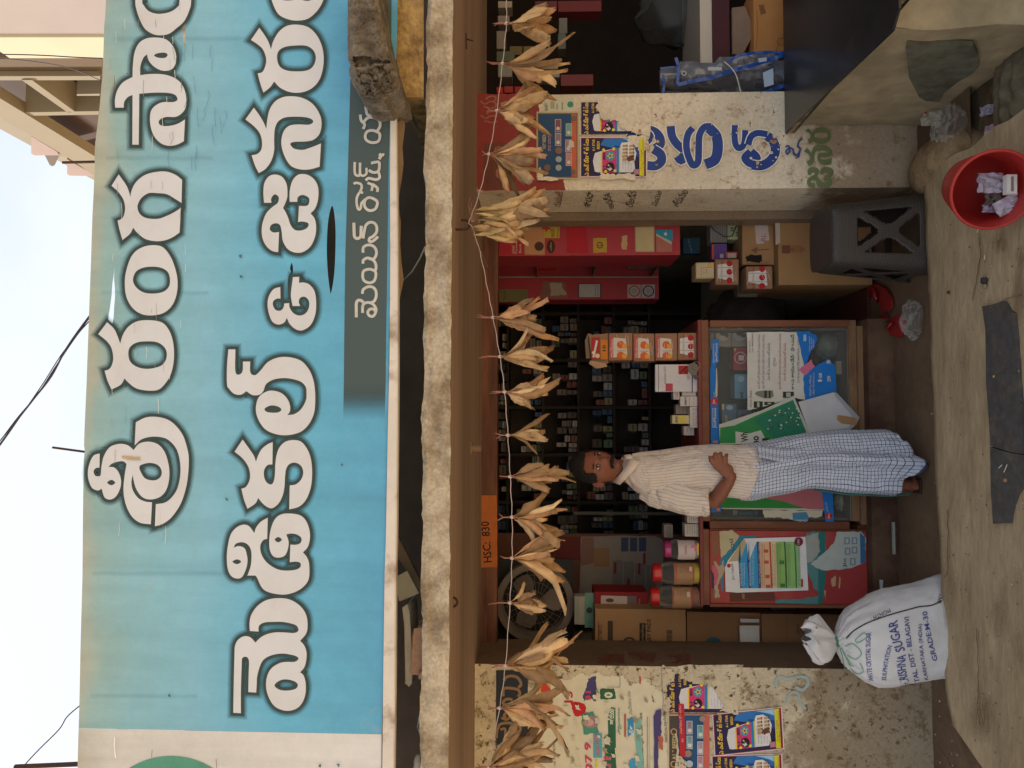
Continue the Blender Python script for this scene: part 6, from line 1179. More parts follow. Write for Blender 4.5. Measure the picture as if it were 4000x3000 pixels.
lump('clear_sack', 'dim crumpled clear plastic sack in the dark right stall', 'plastic bag', 2640, 60, 4.5, (.18, .15, .22), glassmat('dark_film', (.06, .065, .06, 1), .3, .3), 6, .25, 2.4)
# blue wrapped bundle
BL = thing('plastic_bundle', 'clear plastic bundle edged with blue tape and tied with string on the granite counter', 'bundle', P(3070, 300, 3.72))
bb = MB(); bo = [(2575, 262), (2640, 250), (2700, 236), (2790, 240), (2860, 216), (2960, 204), (3050, 206), (3080, 240), (3085, 362), (2590, 362)]
def bfn(i, j):
    t = i/26; x = 2580+500*t; top_y = [262, 240, 245, 222, 206, 206, 236][min(6, int(t*6.5))]; s_ = j/14; y = top_y+(364-top_y)*s_; pinch = 1-.25*math.exp(-((x-2890)/60)**2)
    return P(x, y, 3.74-.07*math.sin(math.pi*min(1, s_*1.1))*pinch+.03*nz(x*.02, y*.03)+.012*nz(x*.07, y*.09))
bb.grid(26, 14, bfn, (1,)*4); bb.build('clear_wrap', glassmat('blue_film', (.12, .13, .16, 1), .45, .2), BL, smooth=True)
q = MB(); q.grid(26, 10, lambda i, j: bfn(i, min(14, j*1.4))+Vector((0, .035, 0)), C(72, 60, 56)); q.build('contents', DULL, BL, smooth=True)
blue = C(24, 66, 140)
def bstrip(pts, w, c=blue, nm='blue_tape', dy=-.045, Y=3.70, m=GLOSS):
    q = MB(); lp = smooth_loop(' '.join('%g,%g' % p for p in pts), 0, 0, 4, 1, False); add_ribbon(q, lp, w, lambda x, y: P(x, y, Y+dy+.008*nz(x*.03, y*.03)), c, False); return q.build(nm, m, BL, solid=.002)
bstrip([(2648, 330), (2700, 318), (2780, 302), (2860, 276), (2940, 254), (3010, 232), (3060, 214)], 15); bstrip([(2640, 225), (2650, 262), (2648, 300), (2646, 330)], 12); bstrip([(2590, 290), (2594, 330), (2590, 362)], 10); bstrip([(2846, 250), (2870, 224), (2930, 208), (3000, 203), (3060, 206)], 10); bstrip([(2580, 268), (2620, 262), (2640, 262)], 7); bstrip([(2980, 362), (3030, 346), (3076, 328)], 14); bstrip([(2920, 214), (2950, 205), (3000, 208)], 9)
bstrip([(2828, 240), (2850, 258), (2872, 286), (2884, 320), (2894, 362)], 3.5, C(176, 176, 160), 'string', -.07)
q = MB(); q.prism([(2980, 284), (3020, 266), (3022, 330), (2986, 340)], lambda x, y: P(x, y, 3.615), (0, .002, 0), C(150, 168, 184)); q.prism([(2962, 228), (2994, 224), (2996, 238), (2964, 244)], lambda x, y: P(x, y, 3.62), (0, .002, 0), C(150, 160, 180)); q.build('paper_tag', PAPER, BL)
pr = Pr(3.632, off=0); pr.lines(2990, 300, 3018, 328, 4, 1.5, C(70, 90, 130), 2); pr.ring(2672, 286, 8, 4, C(150, 156, 160)); pr.rect(2765, 262, 2820, 275, C(160, 166, 166)); pr.build('print', BL)

# ================================================================= STOOL
ZK = .46; sx0, sx1 = P(3248, 1018, 3.5).x, P(3248, 795, 3.5).x; scx, scy, sw0, sd0 = (sx0+sx1)/2, 3.65, (sx1-sx0)/2+.012, .145
STO = thing('plastic_stool', 'dark grey woven pattern plastic stool with X shaped cutouts beside the cartons', 'stool', (scx, scy, 0))
wv = mat('woven_grey_plastic', base=C(74, 70, 67), rough=.45, var=.1, spec=.4)
n = wv.node_tree.nodes; l = wv.node_tree.links.new; uvn = n.new('ShaderNodeUVMap'); br = n.new('ShaderNodeTexBrick'); br.inputs['Scale'].default_value = 1; br.inputs['Brick Width'].default_value = .016; br.inputs['Row Height'].default_value = .0095; br.inputs['Mortar Size'].default_value = .0014; br.inputs['Mortar Smooth'].default_value = .4
br.inputs['Color1'].default_value = C(44, 39, 36); br.inputs['Color2'].default_value = C(52, 46, 42); br.inputs['Mortar'].default_value = C(86, 78, 70); l(uvn.outputs[0], br.inputs['Vector']); l(br.outputs['Color'], n['Principled BSDF'].inputs['Base Color'])
bu = n.new('ShaderNodeBump'); bu.inputs['Distance'].default_value = .002; bu.inputs['Strength'].default_value = .8; l(br.outputs['Fac'], bu.inputs['Height']); l(bu.outputs[0], n['Principled BSDF'].inputs['Normal'])
def sq(t, a, b, pw=5):
    c_, s_ = math.cos(t), math.sin(t); r_ = (abs(c_)**pw+abs(s_)**pw)**(-1/pw); return a*r_*c_, b*r_*s_
NU, NV = 160, 60
def sb(i, j):
    v = j/NV; k_ = 1+.33*v+(.0 if v > .04 else -.04*(1-v/.04)); X, Y_ = sq(2*math.pi*i/NU, sw0*k_, sd0*k_); return Vector((scx+X, scy+Y_, ZK*(1-v)-.012*(1 if v > 0 else 0)))
def keep(i, j):
    v = (j+.5)/NV; t = 2*math.pi*(i+.5)/NU; X, Y_ = sq(t, 1, 1)
    u = X if abs(Y_) > abs(X) else Y_
    if .2 < v < .8 and abs(u) < .62:
        a = (v-.5)/.3; b = u/.62
        if max(abs(a), abs(b)) < .96 and abs(abs(a)-abs(b)) > .22 and math.hypot(a, b) > .32: return False
    if v > .86 and abs(u) < .55*math.sqrt(max(0, 1-((1-v)/.14)**2)): return False
    return True
q = MB(); q.grid(NU, NV, sb, (1,)*4, closed=True, keep=keep, uv=lambda i, j: (i*.0075, j*.0078)); q.build('body', wv, STO, smooth=True, solid=-.006)
q = MB(); q.grid(NU, 10, lambda i, j: Vector((scx+sq(2*math.pi*i/NU, sw0*(1-j/10)*.99, 0)[0], scy+sq(2*math.pi*i/NU, 0, sd0*(1-j/10)*.99)[1], ZK+.004*math.sin(min(1, j/2)*1.57))), (1,)*4, closed=True, uv=lambda i, j: (sq(2*math.pi*i/NU, sw0*(1-j/10), 0)[0], sq(2*math.pi*i/NU, 0, sd0*(1-j/10))[1])); q.build('seat', wv, STO, smooth=True)

# ================================================================= BUCKET
def bucket_low(d):
    c1 = CAM+ray(3880, 742)*(d/FPX); a1 = (CAM+ray(3792, 722)*((d+.21)/FPX)-c1).normalized(); k1 = math.sqrt(max(0, 1-a1.z**2))
    return min(c1.z-.1385*d/2.72*k1, (c1+a1*.22*d/2.72).z-.104*d/2.72*k1), c1, a1
bd = 2.9
while bucket_low(bd)[0] < .082: bd -= .01
_, bc, ax = bucket_low(bd); bs_ = bd/2.72
BK = thing('red_bucket', 'red plastic waste bucket tipped towards the camera with crumpled papers inside', 'bucket', bc)
u_ = ax.cross(Vector((0, 0, 1))).normalized(); w_ = ax.cross(u_).normalized(); RB = .130*bs_; HB = .22*bs_
red = mat('bucket_red', base=C(166, 44, 38), rough=.45, var=.12, vs=6, spec=.35, base2=C(150, 60, 48), b2s=5, b2lo=.55, b2hi=.75)
prof = [(-.004, 1.0), (-.006, 1.05), (.004, 1.075), (.016, 1.055), (.02, 1.01), (.1*bs_, .95), (.19*bs_, .84), (HB, .80), (HB+.004, .0)]
q = MB(); q.grid(56, 8, lambda i, j: bc+ax*prof[j][0]+(u_*math.cos(i*math.pi/28)+w_*math.sin(i*math.pi/28))*RB*prof[j][1], (1,)*4, closed=True)
pin = [(-.004, 1.0), (.02, .965), (.1, .92), (HB-.008, .79), (HB-.006, 0)]
q.grid(56, 4, lambda i, j: bc+ax*pin[j][0]+(u_*math.cos(i*math.pi/28)+w_*math.sin(i*math.pi/28))*RB*pin[j][1], (1,)*4, closed=True); q.build('body', red, BK, smooth=True)
def crumple(name, label, cat, px, depth_pt, size, col, seed, fold=.3, group=None, m=None, ndir=None, asp=1.3, spin=0):
    c = depth_pt; nd = (ndir or -CF).normalized(); a = nd.cross(Vector((0, 0, 1))).normalized(); b = nd.cross(a).normalized(); a, b = a*math.cos(spin)+b*math.sin(spin), b*math.cos(spin)-a*math.sin(spin)
    q = MB(); q.grid(9, 9, lambda i, j: c+a*size*((i-4.5)/4.5+.2*nz(i*.9, j, seed))+b*size*asp*((j-4.5)/4.5+.2*nz(j*.9, i, seed+4))+nd*size*fold*(nz(i*.45+seed, j*.45)*2.4+abs(nz(i*.9, j*.7, seed))*1.2), col)
    return tag(q.build(name, m or PAPER), label, cat, group)
dep = lambda px, py, d: CAM+ray(px, py)*(d*bs_/FPX)
crumple('crumpled_paper', 'mauve printed paper lying crumpled in the red bucket', 'paper', 0, dep(3868, 715, 2.80), .036*bs_, C(168, 160, 172), 3, .25, 'papers in the red bucket')
crumple('crumpled_paper', 'long flat piece of mauve paper at the lower side inside the bucket', 'paper', 0, dep(3935, 800, 2.79), .028*bs_, C(176, 168, 182), 8, .18, 'papers in the red bucket', asp=1.7, spin=.5)
crumple('crumpled_paper', 'grey crumpled wrapper in the middle of the bucket', 'paper', 0, dep(3878, 775, 2.82), .022*bs_, C(110, 98, 92), 12, .5, 'papers in the red bucket')
crumple('crumpled_paper', 'small mauve scrap at the bottom of the bucket', 'paper', 0, dep(3864, 815, 2.83), .014*bs_, C(160, 150, 168), 15, .3, 'papers in the red bucket', asp=1.8)
t = thing('small_box', 'small white medicine box dropped in the red bucket', 'box', dep(3945, 720, 2.76)); q = MB(); q.obox(dep(3945, 722, 2.76), CR*.034*bs_, CU*.018*bs_, CF*.012*bs_, C(206, 202, 196)); q.build('body', PAPER, t); q = MB(); q.obox(dep(3945, 722, 2.76)-CF*.0135*bs_, CR*.026*bs_, CU*.004, CF*.001, C(120, 110, 110)); q.build('print', PAPER, t)
# ================================================================= LITTER
cup = dep(3900, 570, 2.9); CU_ = PZ(3905, 572, -.02)
t = thing('paper_cup', 'white paper cup with pink pattern lying beside the red bucket', 'cup', CU_); q = MB(); axc = Vector((.75, -.62, .05)).normalized(); ua = axc.cross(Vector((0, 0, 1))).normalized(); ub = axc.cross(ua); c0 = CU_+Vector((-.03, .02, .035))
q.grid(24, 1, lambda i, j: c0+axc*(.085*j)+(ua*math.cos(i*math.pi/12)+ub*math.sin(i*math.pi/12))*(.024+.011*j), C(208, 200, 196), closed=True); q.build('body', PAPER, t, smooth=True, solid=.0008)
q = MB(); q.grid(24, 1, lambda i, j: c0+(ua*math.cos(i*math.pi/12)+ub*math.sin(i*math.pi/12))*.023*j+axc*.004, C(190, 184, 180), closed=True); q.build('base', PAPER, t)
q = MB()
for k_ in (0, 1, 2, 3, 4, 5):
    q.grid(3, 2, lambda i, j: c0+axc*(.018+.05*j/2+.004*(k_ % 2))+(ua*math.cos(k_*1.05+i*.16)+ub*math.sin(k_*1.05+i*.16))*(.0242+.011*(.018+.05*j/2)/.085+.0006), C(186, 60, 120))
q.build('pattern', PAPER, t)
def film_bag(label, px, py, z, size, seed, asp=(1, 1, .6), m=None, nm='plastic_bag', Yd=None):
    c = PZ(px, py, z) if Yd is None else P(px, py, Yd); q = MB()
    def f(i, j):
        t_ = math.pi*j/20; a = 2*math.pi*i/30; d = Vector((math.sin(t_)*math.cos(a), math.sin(t_)*math.sin(a), math.cos(t_)))
        s_ = 1+.32*nz(d.x*2+seed, d.y*2, d.z*2)+.20*abs(nz(d.x*5+seed, d.y*5, d.z*5))+.03*nz(d.x*9, d.y*9+seed, d.z*9)
        p = Vector((d.x*size*asp[0], d.y*size*asp[1], d.z*size*asp[2]))*s_; return c+p+Vector((0, 0, size*asp[2]*.8))
    q.grid(30, 20, f, (1,)*4, closed=True); return tag(q.build(nm, m or FILM), label, 'plastic bag')
film_bag('crumpled clear plastic bag on the drain edge beside the red bucket', 3740, 500, .0, .095, 3, (1.0, 1.0, .5), glassmat('thin_film', (.55, .54, .5, 1), .045, .2, .3))
film_bag('crumpled clear plastic bag lying at the edge of the veranda near the red slippers', 3590, 1245, .0, .085, 9, (1.0, .8, .5))
crumple('sachet', 'crumpled red and white sachet lying by the stall base', 'wrapper', 0, PZ(3645, 460, .02), .036, C(176, 168, 152), 22, .4, None, None, Vector((-.3, -.6, .7)))
crumple('sachet', 'red end of the crumpled sachet by the stall base', 'wrapper', 0, PZ(3630, 425, .035), .020, C(176, 50, 46), 25, .35, None, None, Vector((-.3, -.6, .7)), asp=1.9)
crumple('orange_wrapper', 'small yellow and orange wrapper near the slate by the stall', 'wrapper', 0, PZ(3836, 215, .0), .016, C(220, 140, 40), 5, .3, None, None, Vector((0, -.5, .8)))
crumple('white_scrap', 'white crumpled scrap above the clear bag near the sludge heap', 'paper', 0, PZ(3858, 430, -.02), .020, C(176, 170, 186), 31, .5, None, None, Vector((0, -.6, .7)))
crumple('white_scrap', 'small white square scrap inside the clear bag by the bucket', 'paper', 0, PZ(3750, 610, .01), .014, C(200, 196, 206), 33, .1, None, None, Vector((0, -.5, .8)))
crumple('pink_wrapper', 'small pale wrapper with pink stripes above the paper cup', 'wrapper', 0, PZ(3872, 505, -.02), .018, C(176, 150, 160), 36, .3, None, None, Vector((0, -.6, .7)))
rr = random.Random(3)
for i, (px, py, lb, c_, sz) in enumerate([(3843, 1095, 'dark grey pebble near the slate slabs on the apron', C(60, 60, 58), .013), (3846, 1118, 'pale pebble touching the dark pebble on the apron', C(150, 132, 104), .008), (3883, 1470, 'tiny yellow chip on the right slate slab', C(190, 160, 90), .005), (3928, 1876, 'small brown flake on the slate near a white stick', C(160, 120, 90), .008), (3704, 1142, 'dark speck of gum on the apron', C(70, 56, 44), .006)]):
    rock('pebble', lb, 'pebble', PZ(px, py, .08), (sz, sz*1.2, sz*.6), mat('pebble_%d' % i, base=c_, rough=.9, var=.2), i)
for i, (a, b, lb) in enumerate([((3922, 1845), (3934, 1815), 'white matchstick on the slate slab'), ((3817, 1010-103), (3822, 895), 'pale splinter near the bucket'), ((3845, 1015), (3847, 995), 'thin pale twig on the apron between bucket and slate'), ((3902, 1828), (3914, 1816), 'faint grey stick beside the matchstick')]):
    q = MB(); q.tube([PZ(*a, .081), PZ(*b, .082)], .0018, C(200, 190, 170), n=5); tag(q.build('stick', PAPER), lb, 'stick')
t = None
q = MB(); q.box(P(3440, 2165, 3.9).x, P(3440, 2040, 3.9).x, 3.9, 3.912, .035, .047, C(150, 156, 142)); tag(q.build('chalk_strip', PAPER), 'thin pale strip lying on the counter base step under the red cupboard', 'strip')
q = MB(); q.prism([(3436, 2265), (3450, 2266), (3448, 2300), (3438, 2302)], lambda x, y: P(x, y, 3.85), (0, .003, 0), C(170, 170, 172)); tag(q.build('paper_slip', PAPER), 'small white printed slip standing near the sack on the base step', 'slip')
# ================================================================= SLIPPERS
def slipper(label, sole, strap):
    t = thing('slipper', label, 'slipper', PZ(sole[0][0], sole[0][1], 0), 'pair of red rubber slippers')
    lp = smooth_loop(' '.join('%g,%g' % p for p in sole), 0, 0, 4, 1)
    q = MB(); q.prism(lp, lambda x, y: PZ(x, y, .022), (0, 0, -.010), C(150, 34, 34)); q.build('footbed', DULL, t, bevel=.003)
    q = MB(); q.prism(lp, lambda x, y: PZ(x, y, .0115), (0, 0, -.009), C(40, 26, 26)); q.build('sole', DULL, t)
    for s_ in strap:
        pts_ = [PZ(x, y, z) for x, y, z in s_]; q = MB(); q.tube(pts_, [.006]*len(pts_), C(160, 44, 40), n=6); q.build('strap', GLOSS, t, smooth=True)
slipper('red rubber slipper farther right, near the stool', [(3392, 1118), (3420, 1110), (3450, 1122), (3474, 1150), (3482, 1190), (3470, 1215), (3448, 1214), (3430, 1190), (3410, 1165), (3396, 1145)], [[(3398, 1158, .022), (3405, 1150, .05), (3418, 1160, .055), (3428, 1176, .025)], [(3405, 1120, .022), (3412, 1135, .05), (3422, 1165, .05), (3428, 1178, .025)]])
slipper('red rubber slipper turned towards the glass counter', [(3436, 1235), (3450, 1225), (3462, 1236), (3470, 1252), (3486, 1240), (3515, 1232), (3532, 1250), (3530, 1290), (3515, 1316), (3490, 1312), (3460, 1296), (3440, 1270)], [[(3455, 1292, .02), (3468, 1278, .05), (3480, 1265, .05), (3492, 1262, .022)], [(3492, 1262, .022), (3480, 1262, .045), (3466, 1256, .03)]])

# faint old blue lettering low on the left pillar
pr = Pr(YF, off=.0035); strokes(pr, C(150, 168, 164), 3000, 2250, [(26, '60,960 90,880 180,890 260,870 330,880 345,930 300,985 240,960'), (22, '150,1100 200,1010 260,1020 280,1100 330,1150')]); pr.build('faded_lettering', PL, PAINT)
# chips, straws and grit on the apron and the drain edge
rr = random.Random(41); q = MB()
for i in range(420):
    px_, py_ = rr.uniform(3640, 4000), rr.uniform(560, 3000); p = PZ(px_, py_, .0765+.002); s_ = rr.uniform(.0008, .0026); c_ = rr.choice([C(184, 164, 128), C(120, 100, 74), C(100, 84, 64), C(176, 158, 126)])
    q.obox(p, Vector((s_*rr.uniform(.6, 1.6), s_*.3, 0)), Vector((-s_*.3, s_*rr.uniform(.5, 1.2), 0)), Vector((0, 0, s_*.4)), c_)
o = q.build('grit', DULL); o['kind'] = 'stuff'; o['label'] = 'fine grit and chips of cement scattered on the worn apron'
# ================================================================= DRIED LEAF GARLAND
leafm = mat('dried_mango_leaf', vcol=True, rough=.75, var=.2, vs=30, bump=.4, bs=45, spec=.2)
strm = mat('twisted_string', base=C(176, 158, 152), rough=.9, var=.1)
YLF = 2.74
spts = [(1985, -120), (1978, 0), (1978, 92), (1963, 248), (1941, 432), (1910, 600), (1878, 735), (1840, 850)]
sp2 = [(1842, 880), (1875, 985), (1905, 1130), (1926, 1240), (1953, 1393), (1971, 1531), (1984, 1700), (1993, 1862), (2000, 2020), (2000, 2180), (1992, 2355), (1974, 2600), (1951, 2766), (1910, 2996), (1880, 3120)]
GAR = thing('garland_string', 'thin pale string looped along under the slab from a hook, carrying dried leaf bunches', 'string', P(1850, 865, YLF))
for sp_ in (spts, sp2):
    lp = smooth_loop(' '.join('%g,%g' % p for p in sp_), 0, 0, 6, 1, False)
    q = MB(); q.tube([P(x, y, YLF)+Vector((0, .0015*math.sin(i*1.7), .0015*math.cos(i*1.7))) for i, (x, y) in enumerate(lp)], .0017, n=5); q.build('strand', strm, GAR, smooth=True)
q = MB(); q.tube([P(1838, 850, YLF), P(1830, 872, YLF-.01), P(1845, 884, YLF)], .002, n=5); q.build('knot', strm, GAR)
LC = [C(172, 136, 94), C(184, 148, 104), C(146, 112, 76), C(196, 162, 118), C(136, 106, 76), C(174, 130, 92)]
LG = [C(172, 148, 96), C(158, 130, 84), C(184, 156, 108), C(174, 138, 96)]
def leaf(parent, root, ang, Lp, wp, rng_, tone, yaw=0, curl=1, broken=False):
    """root in photo pixels; ang from straight down (degrees, + = towards larger y); lengths in pixels"""
    k_ = YLF/FPX; L_ = Lp*k_; W = wp*k_*.5; a = R(ang)
    tk_ = rng_.uniform(.78, 1.14); tone = tuple(v*tk_ for v in tone[:3])+(1,)
    d = Vector((-math.sin(a), math.sin(R(yaw))*.35, -math.cos(a))).normalized()
    side0 = d.cross(Vector((0, 1, 0))).normalized(); n0 = side0.cross(d).normalized()
    tw0 = rng_.uniform(-.5, .5); tw1 = rng_.uniform(-.9, .9)*curl; bend = rng_.uniform(-.22, .22)*curl; bs = rng_.uniform(-.2, .2)*curl; fold = rng_.uniform(.4, 1.1)*min(curl, 1.6); sd_ = rng_.uniform(0, 90)
    NJ, NI = 16, 8; kink = rng_.uniform(.35, .8); ka = rng_.uniform(-.35, .35)*curl; cuts = rng_.uniform(.86, 1) if not broken else .8
    def f(i, j):
        t = j/NJ*cuts; s_ = (i-NI/2)/(NI/2)
        w = W*(math.sin(math.pi*min(1, (t**1.15)*.95+.05))**.85)*(1+.30*nz(t*6+sd_, s_*2)+.12*nz(t*19+sd_, s_*3))*(.15+.85*min(1, t*4))
        if j == NJ and broken: w *= .9
        tw = tw0+tw1*t; sv = side0*math.cos(tw)+n0*math.sin(tw); nv = n0*math.cos(tw)-side0*math.sin(tw)
        c = root+d*(L_*t)+n0*(L_*bend*t*t)+side0*(L_*bs*t*t)
        fz = (1-math.cos(s_*fold*1.3))*W*1.0+.42*W*nz(t*5+sd_, s_*1.4)*abs(s_)**.5+.20*W*nz(t*13+sd_, s_*3)+(.0016 if abs(s_) < .2 else 0)
        if t > kink: c = c+(n0*ka*1.5+side0*ka*1.1)*L_*(t-kink)
        jag = (L_*.07*nz(s_*6+sd_, 3) if j == NJ else 0)
        return c+sv*(w*math.sin(s_*1.3)/math.sin(1.3))+nv*fz+d*jag
    tip = tuple(v*.8 for v in tone[:3])+(1,)
    q = MB(); q.grid(NI, NJ, f, lambda i, j: tone if (j < NJ-1 and i not in (3, 4)) else (tuple(v*1.08 for v in tone[:3])+(1,) if j < NJ-1 else tip)); return q.build('leaf', leafm, parent, smooth=True)
BN = [ # y, x(string), number, half spread, length, width, lean, stem up (px), label, tones, seed
 (92, 1978, 9, 26, 205, 58, -4, 55, 'leaf bunch nearest the top corner, with wide ragged leaves', LC, 1),
 (248, 1963, 7, 24, 265, 52, 8, 78, 'leaf bunch with very long leaves, second from the right', LC, 2),
 (432, 1941, 11, 26, 200, 54, 4, 45, 'thick crumpled leaf bunch hanging before the red paint of the right pillar', LC, 3),
 (602, 1910, 12, 24, 210, 46, 9, 30, 'bunch of curled leaves hanging in front of the blue banknote poster', LC, 4),
 (1240, 1926, 10, 20, 215, 44, 0, 72, 'leaf bunch with one long folded leaf, first left of the hook', LC, 6),
 (1393, 1953, 9, 21, 205, 42, -3, 95, 'fan shaped bunch of straight narrow leaves over the dark interior', LC, 7),
 (1531, 1971, 10, 20, 178, 46, 3, 60, 'short full leaf bunch with one leaf dropping sideways', LC, 8),
 (1700, 1984, 6, 18, 160, 32, -2, 55, 'smallest thin leaf bunch, above the man\'s raised shoulder side', LC, 9),
 (1862, 1993, 7, 15, 205, 48, 2, 45, 'leaf bunch hanging right over the man\'s head', LC, 10),
 (2020, 2000, 9, 24, 200, 50, 4, 68, 'wide leaf bunch just left of the man\'s head', LC, 11),
 (2180, 2000, 8, 20, 225, 46, 0, 60, 'leaf bunch with a long tail leaf over the newspapers', LC, 12),
 (2355, 1992, 7, 20, 140, 40, 4, 85, 'small shrivelled leaf bunch in front of the fan', LC, 13),
 (2600, 1974, 13, 22, 265, 52, -6, 65, 'long heavy leaf bunch at the edge of the left pillar', LC, 14),
 (2766, 1951, 12, 16, 245, 56, 4, 50, 'leaf bunch hanging over the dark banner on the left pillar', LC, 15),
 (2996, 1910, 11, 24, 260, 50, -20, 55, 'leftmost leaf bunch, partly cut off by the picture edge', LC, 16)]
def bunch(y, x, n_, sp, Lp, wp, lean, up, label, tones, seed, grp='bunches of dried leaves on the string'):
    rg = random.Random(seed*77+5); root = P(x, y, YLF); t = thing('leaf_bunch', 'dried '+label, 'leaf bunch', root, grp)
    for i in range(int(n_*1.2)+2):
        a = lean+sp*(2*(i+.5)/(int(n_*1.2)+2)-1)*rg.uniform(.7, 1.35)*(1.9 if rg.random() < .13 else 1); l_ = Lp*rg.uniform(.45, 1.0)*1.32
        st = P(x+rg.uniform(8, 34), y+math.tan(R(a))*rg.uniform(8, 24), YLF+rg.uniform(-.03, .03))
        q = MB(); q.tube([root+Vector((0, rg.uniform(-.003, .003), 0)), (root+st)/2+Vector((0, 0, -.002)), st], [.0018, .0016, .0012], C(150, 104, 84), n=5); q.build('stalk', leafm, t, smooth=True)
        leaf(t, st, a*1.15, l_*.86, wp*rg.uniform(.4, 1.0), rg, rg.choice(tones), rg.uniform(-60, 60), rg.uniform(.9, 2.4), rg.random() < .22)
    q = MB()
    for i in range(2 if n_ < 9 else 3): q.tube([root, P(x-up*.5, y+rg.uniform(-4, 4), YLF), P(x-up*rg.uniform(.75, 1), y+rg.uniform(-14, 14), YLF+rg.uniform(-.01, .01))], [.0028, .0024, .0016], C(146, 100, 86), n=5)
    q.build('stem', leafm, t, smooth=True)
    q = MB(); q.ell(root, (.0065, .0065, .009), C(180, 160, 150), 8, 6); q.build('knot', leafm, t)
    return t
for b_ in BN: bunch(*b_)
# big bunch on the hook, old yellowish leaves above
rg = random.Random(99); root = P(1842, 868, YLF); t = thing('leaf_bunch', 'large tangled bunch of yellowish and tan dried leaves hanging from the iron hook', 'leaf bunch', root, 'bunches of dried leaves on the string')
for i in range(34):
    a = rg.uniform(-30, 10); st = P(1850+rg.uniform(-10, 70), 880-rg.uniform(-20, 90)+20, YLF+rg.uniform(-.04, .03)); leaf(t, st, a*-.4-4, rg.uniform(90, 170), rg.uniform(16, 30), rg, rg.choice(LG), rg.uniform(-50, 50), 1.6)
for i in range(17):
    a = rg.uniform(-20, 16); st = P(1875+rg.uniform(-10, 60), 868-rg.uniform(-25, 70), YLF+rg.uniform(-.03, .02)); leaf(t, st, a*.5-12, rg.uniform(190, 285), rg.uniform(30, 48), rg, rg.choice(LC[:4]), rg.uniform(-40, 40), 1.2)
for i in range(4): st = P(1880+i*6, 880+i*8, YLF-.01); leaf(t, st, 8+i*6, 190-i*20, 36, rg, LC[1], 10, 1)
q = MB()
for i in range(7): q.tube([root, P(1830+i*9, 800+i*8, YLF+.01), P(1836+i*8, 770+i*14, YLF)], .0011, C(150, 110, 90), n=4)
q.tube([P(1838, 890, YLF), P(1845, 930, YLF), P(1880, 985, YLF), P(1905, 1045, YLF)], .0016, C(110, 74, 60), n=4); q.build('stem', leafm, t)

# ================================================================= SUGAR SACK
YSK = 3.50
sk = mat('white_woven_sack', base=C(200, 198, 198), rough=.6, var=.07, vs=5, bump=.6, bs=11, base2=C(176, 170, 160), b2s=3, b2lo=.52, b2hi=.75, spec=.3, sheen=.2)
rings = [ # photo x, y-min, y-max, depth half
 (3760, 2240, 2650, .12), (3700, 2246, 2648, .125), (3640, 2260, 2650, .14), (3560, 2282, 2660, .15), (3480, 2305, 2678, .155), (3420, 2326, 2678, .15), (3370, 2350, 2660, .14), (3330, 2372, 2630, .125), (3298, 2405, 2600, .09), (3278, 2450, 2560, .055), (3266, 2490, 2530, .03)]
RI = []
for x, ya, yb_, d in rings:
    a = P(x, ya, YSK); b = P(x, yb_, YSK); RI.append(((a.x+b.x)/2, (a.z+b.z)/2, abs(a.x-b.x)/2, d, b.z-a.z))
def sck(z, mix=None):
    zs_ = [r_[1] for r_ in RI]
    if z <= zs_[0]: return RI[0]
    for a, b in zip(RI[:-1], RI[1:]):
        if a[1] <= z <= b[1]:
            t_ = (z-a[1])/(b[1]-a[1]); return tuple(a[k]+(b[k]-a[k])*t_ for k in range(5))
    return RI[-1]
def front(X, z):
    cx, _, hw, d, _ = sck(z); u = max(-1, min(1, (X-cx)/hw)); return YSK-d*math.sqrt(max(0, 1-abs(u)**2.2))
SACK = thing('sugar_sack', 'white woven sugar sack tied at the neck, blue printed, standing by the left pillar', 'sack', (RI[0][0], YSK, 0))
NR = 60
def sf(i, j):
    k_ = j/NR*(len(RI)-1); a = RI[int(min(k_, len(RI)-2))]; b = RI[int(min(k_, len(RI)-2))+1]; t_ = k_-int(min(k_, len(RI)-2)); v = [a[k]+(b[k]-a[k])*t_ for k in range(5)]
    th = 2*math.pi*i/96; c_, s_ = math.cos(th), math.sin(th)
    hi = max(0, (j/NR-.45)/.55); pl = 1+hi*.085*math.sin(i*.92+3*nz(i*.12, 0))*(1-.3*hi)+.05*nz(c_*2, s_*2, j*.09)+.03*abs(nz(c_*3+j*.05, s_*3, j*.14))-.045*abs(nz(c_*3.5+j*.06, s_*3.5+j*.04, j*.08))-.02*abs(nz(c_*8, s_*8+j*.1, j*.16))+.003*nz(i*.5, j*.4)
    cr = math.copysign(abs(c_)**.9, c_); sr = math.copysign(abs(s_)**.9, s_)
    return Vector((v[0]+v[2]*cr*pl, YSK+v[3]*sr*pl, v[1]+.004*nz(i*.2, j)))
q = MB(); q.grid(96, NR, sf, (1,)*4, closed=True); q.build('body', sk, SACK, smooth=True)
from mathutils.bvhtree import BVHTree
SKT = BVHTree.FromPolygons([Vector(v) for v in q.v], q.f)
def onsack(x, y, d):
    r_ = ray(x, y).normalized(); h_ = SKT.ray_cast(CAM, r_); return h_[0]-r_*d if h_[0] is not None else P(x, y, YSK)-r_*.0
nk = Vector((RI[-1][0], YSK, RI[-1][1])); q = MB()
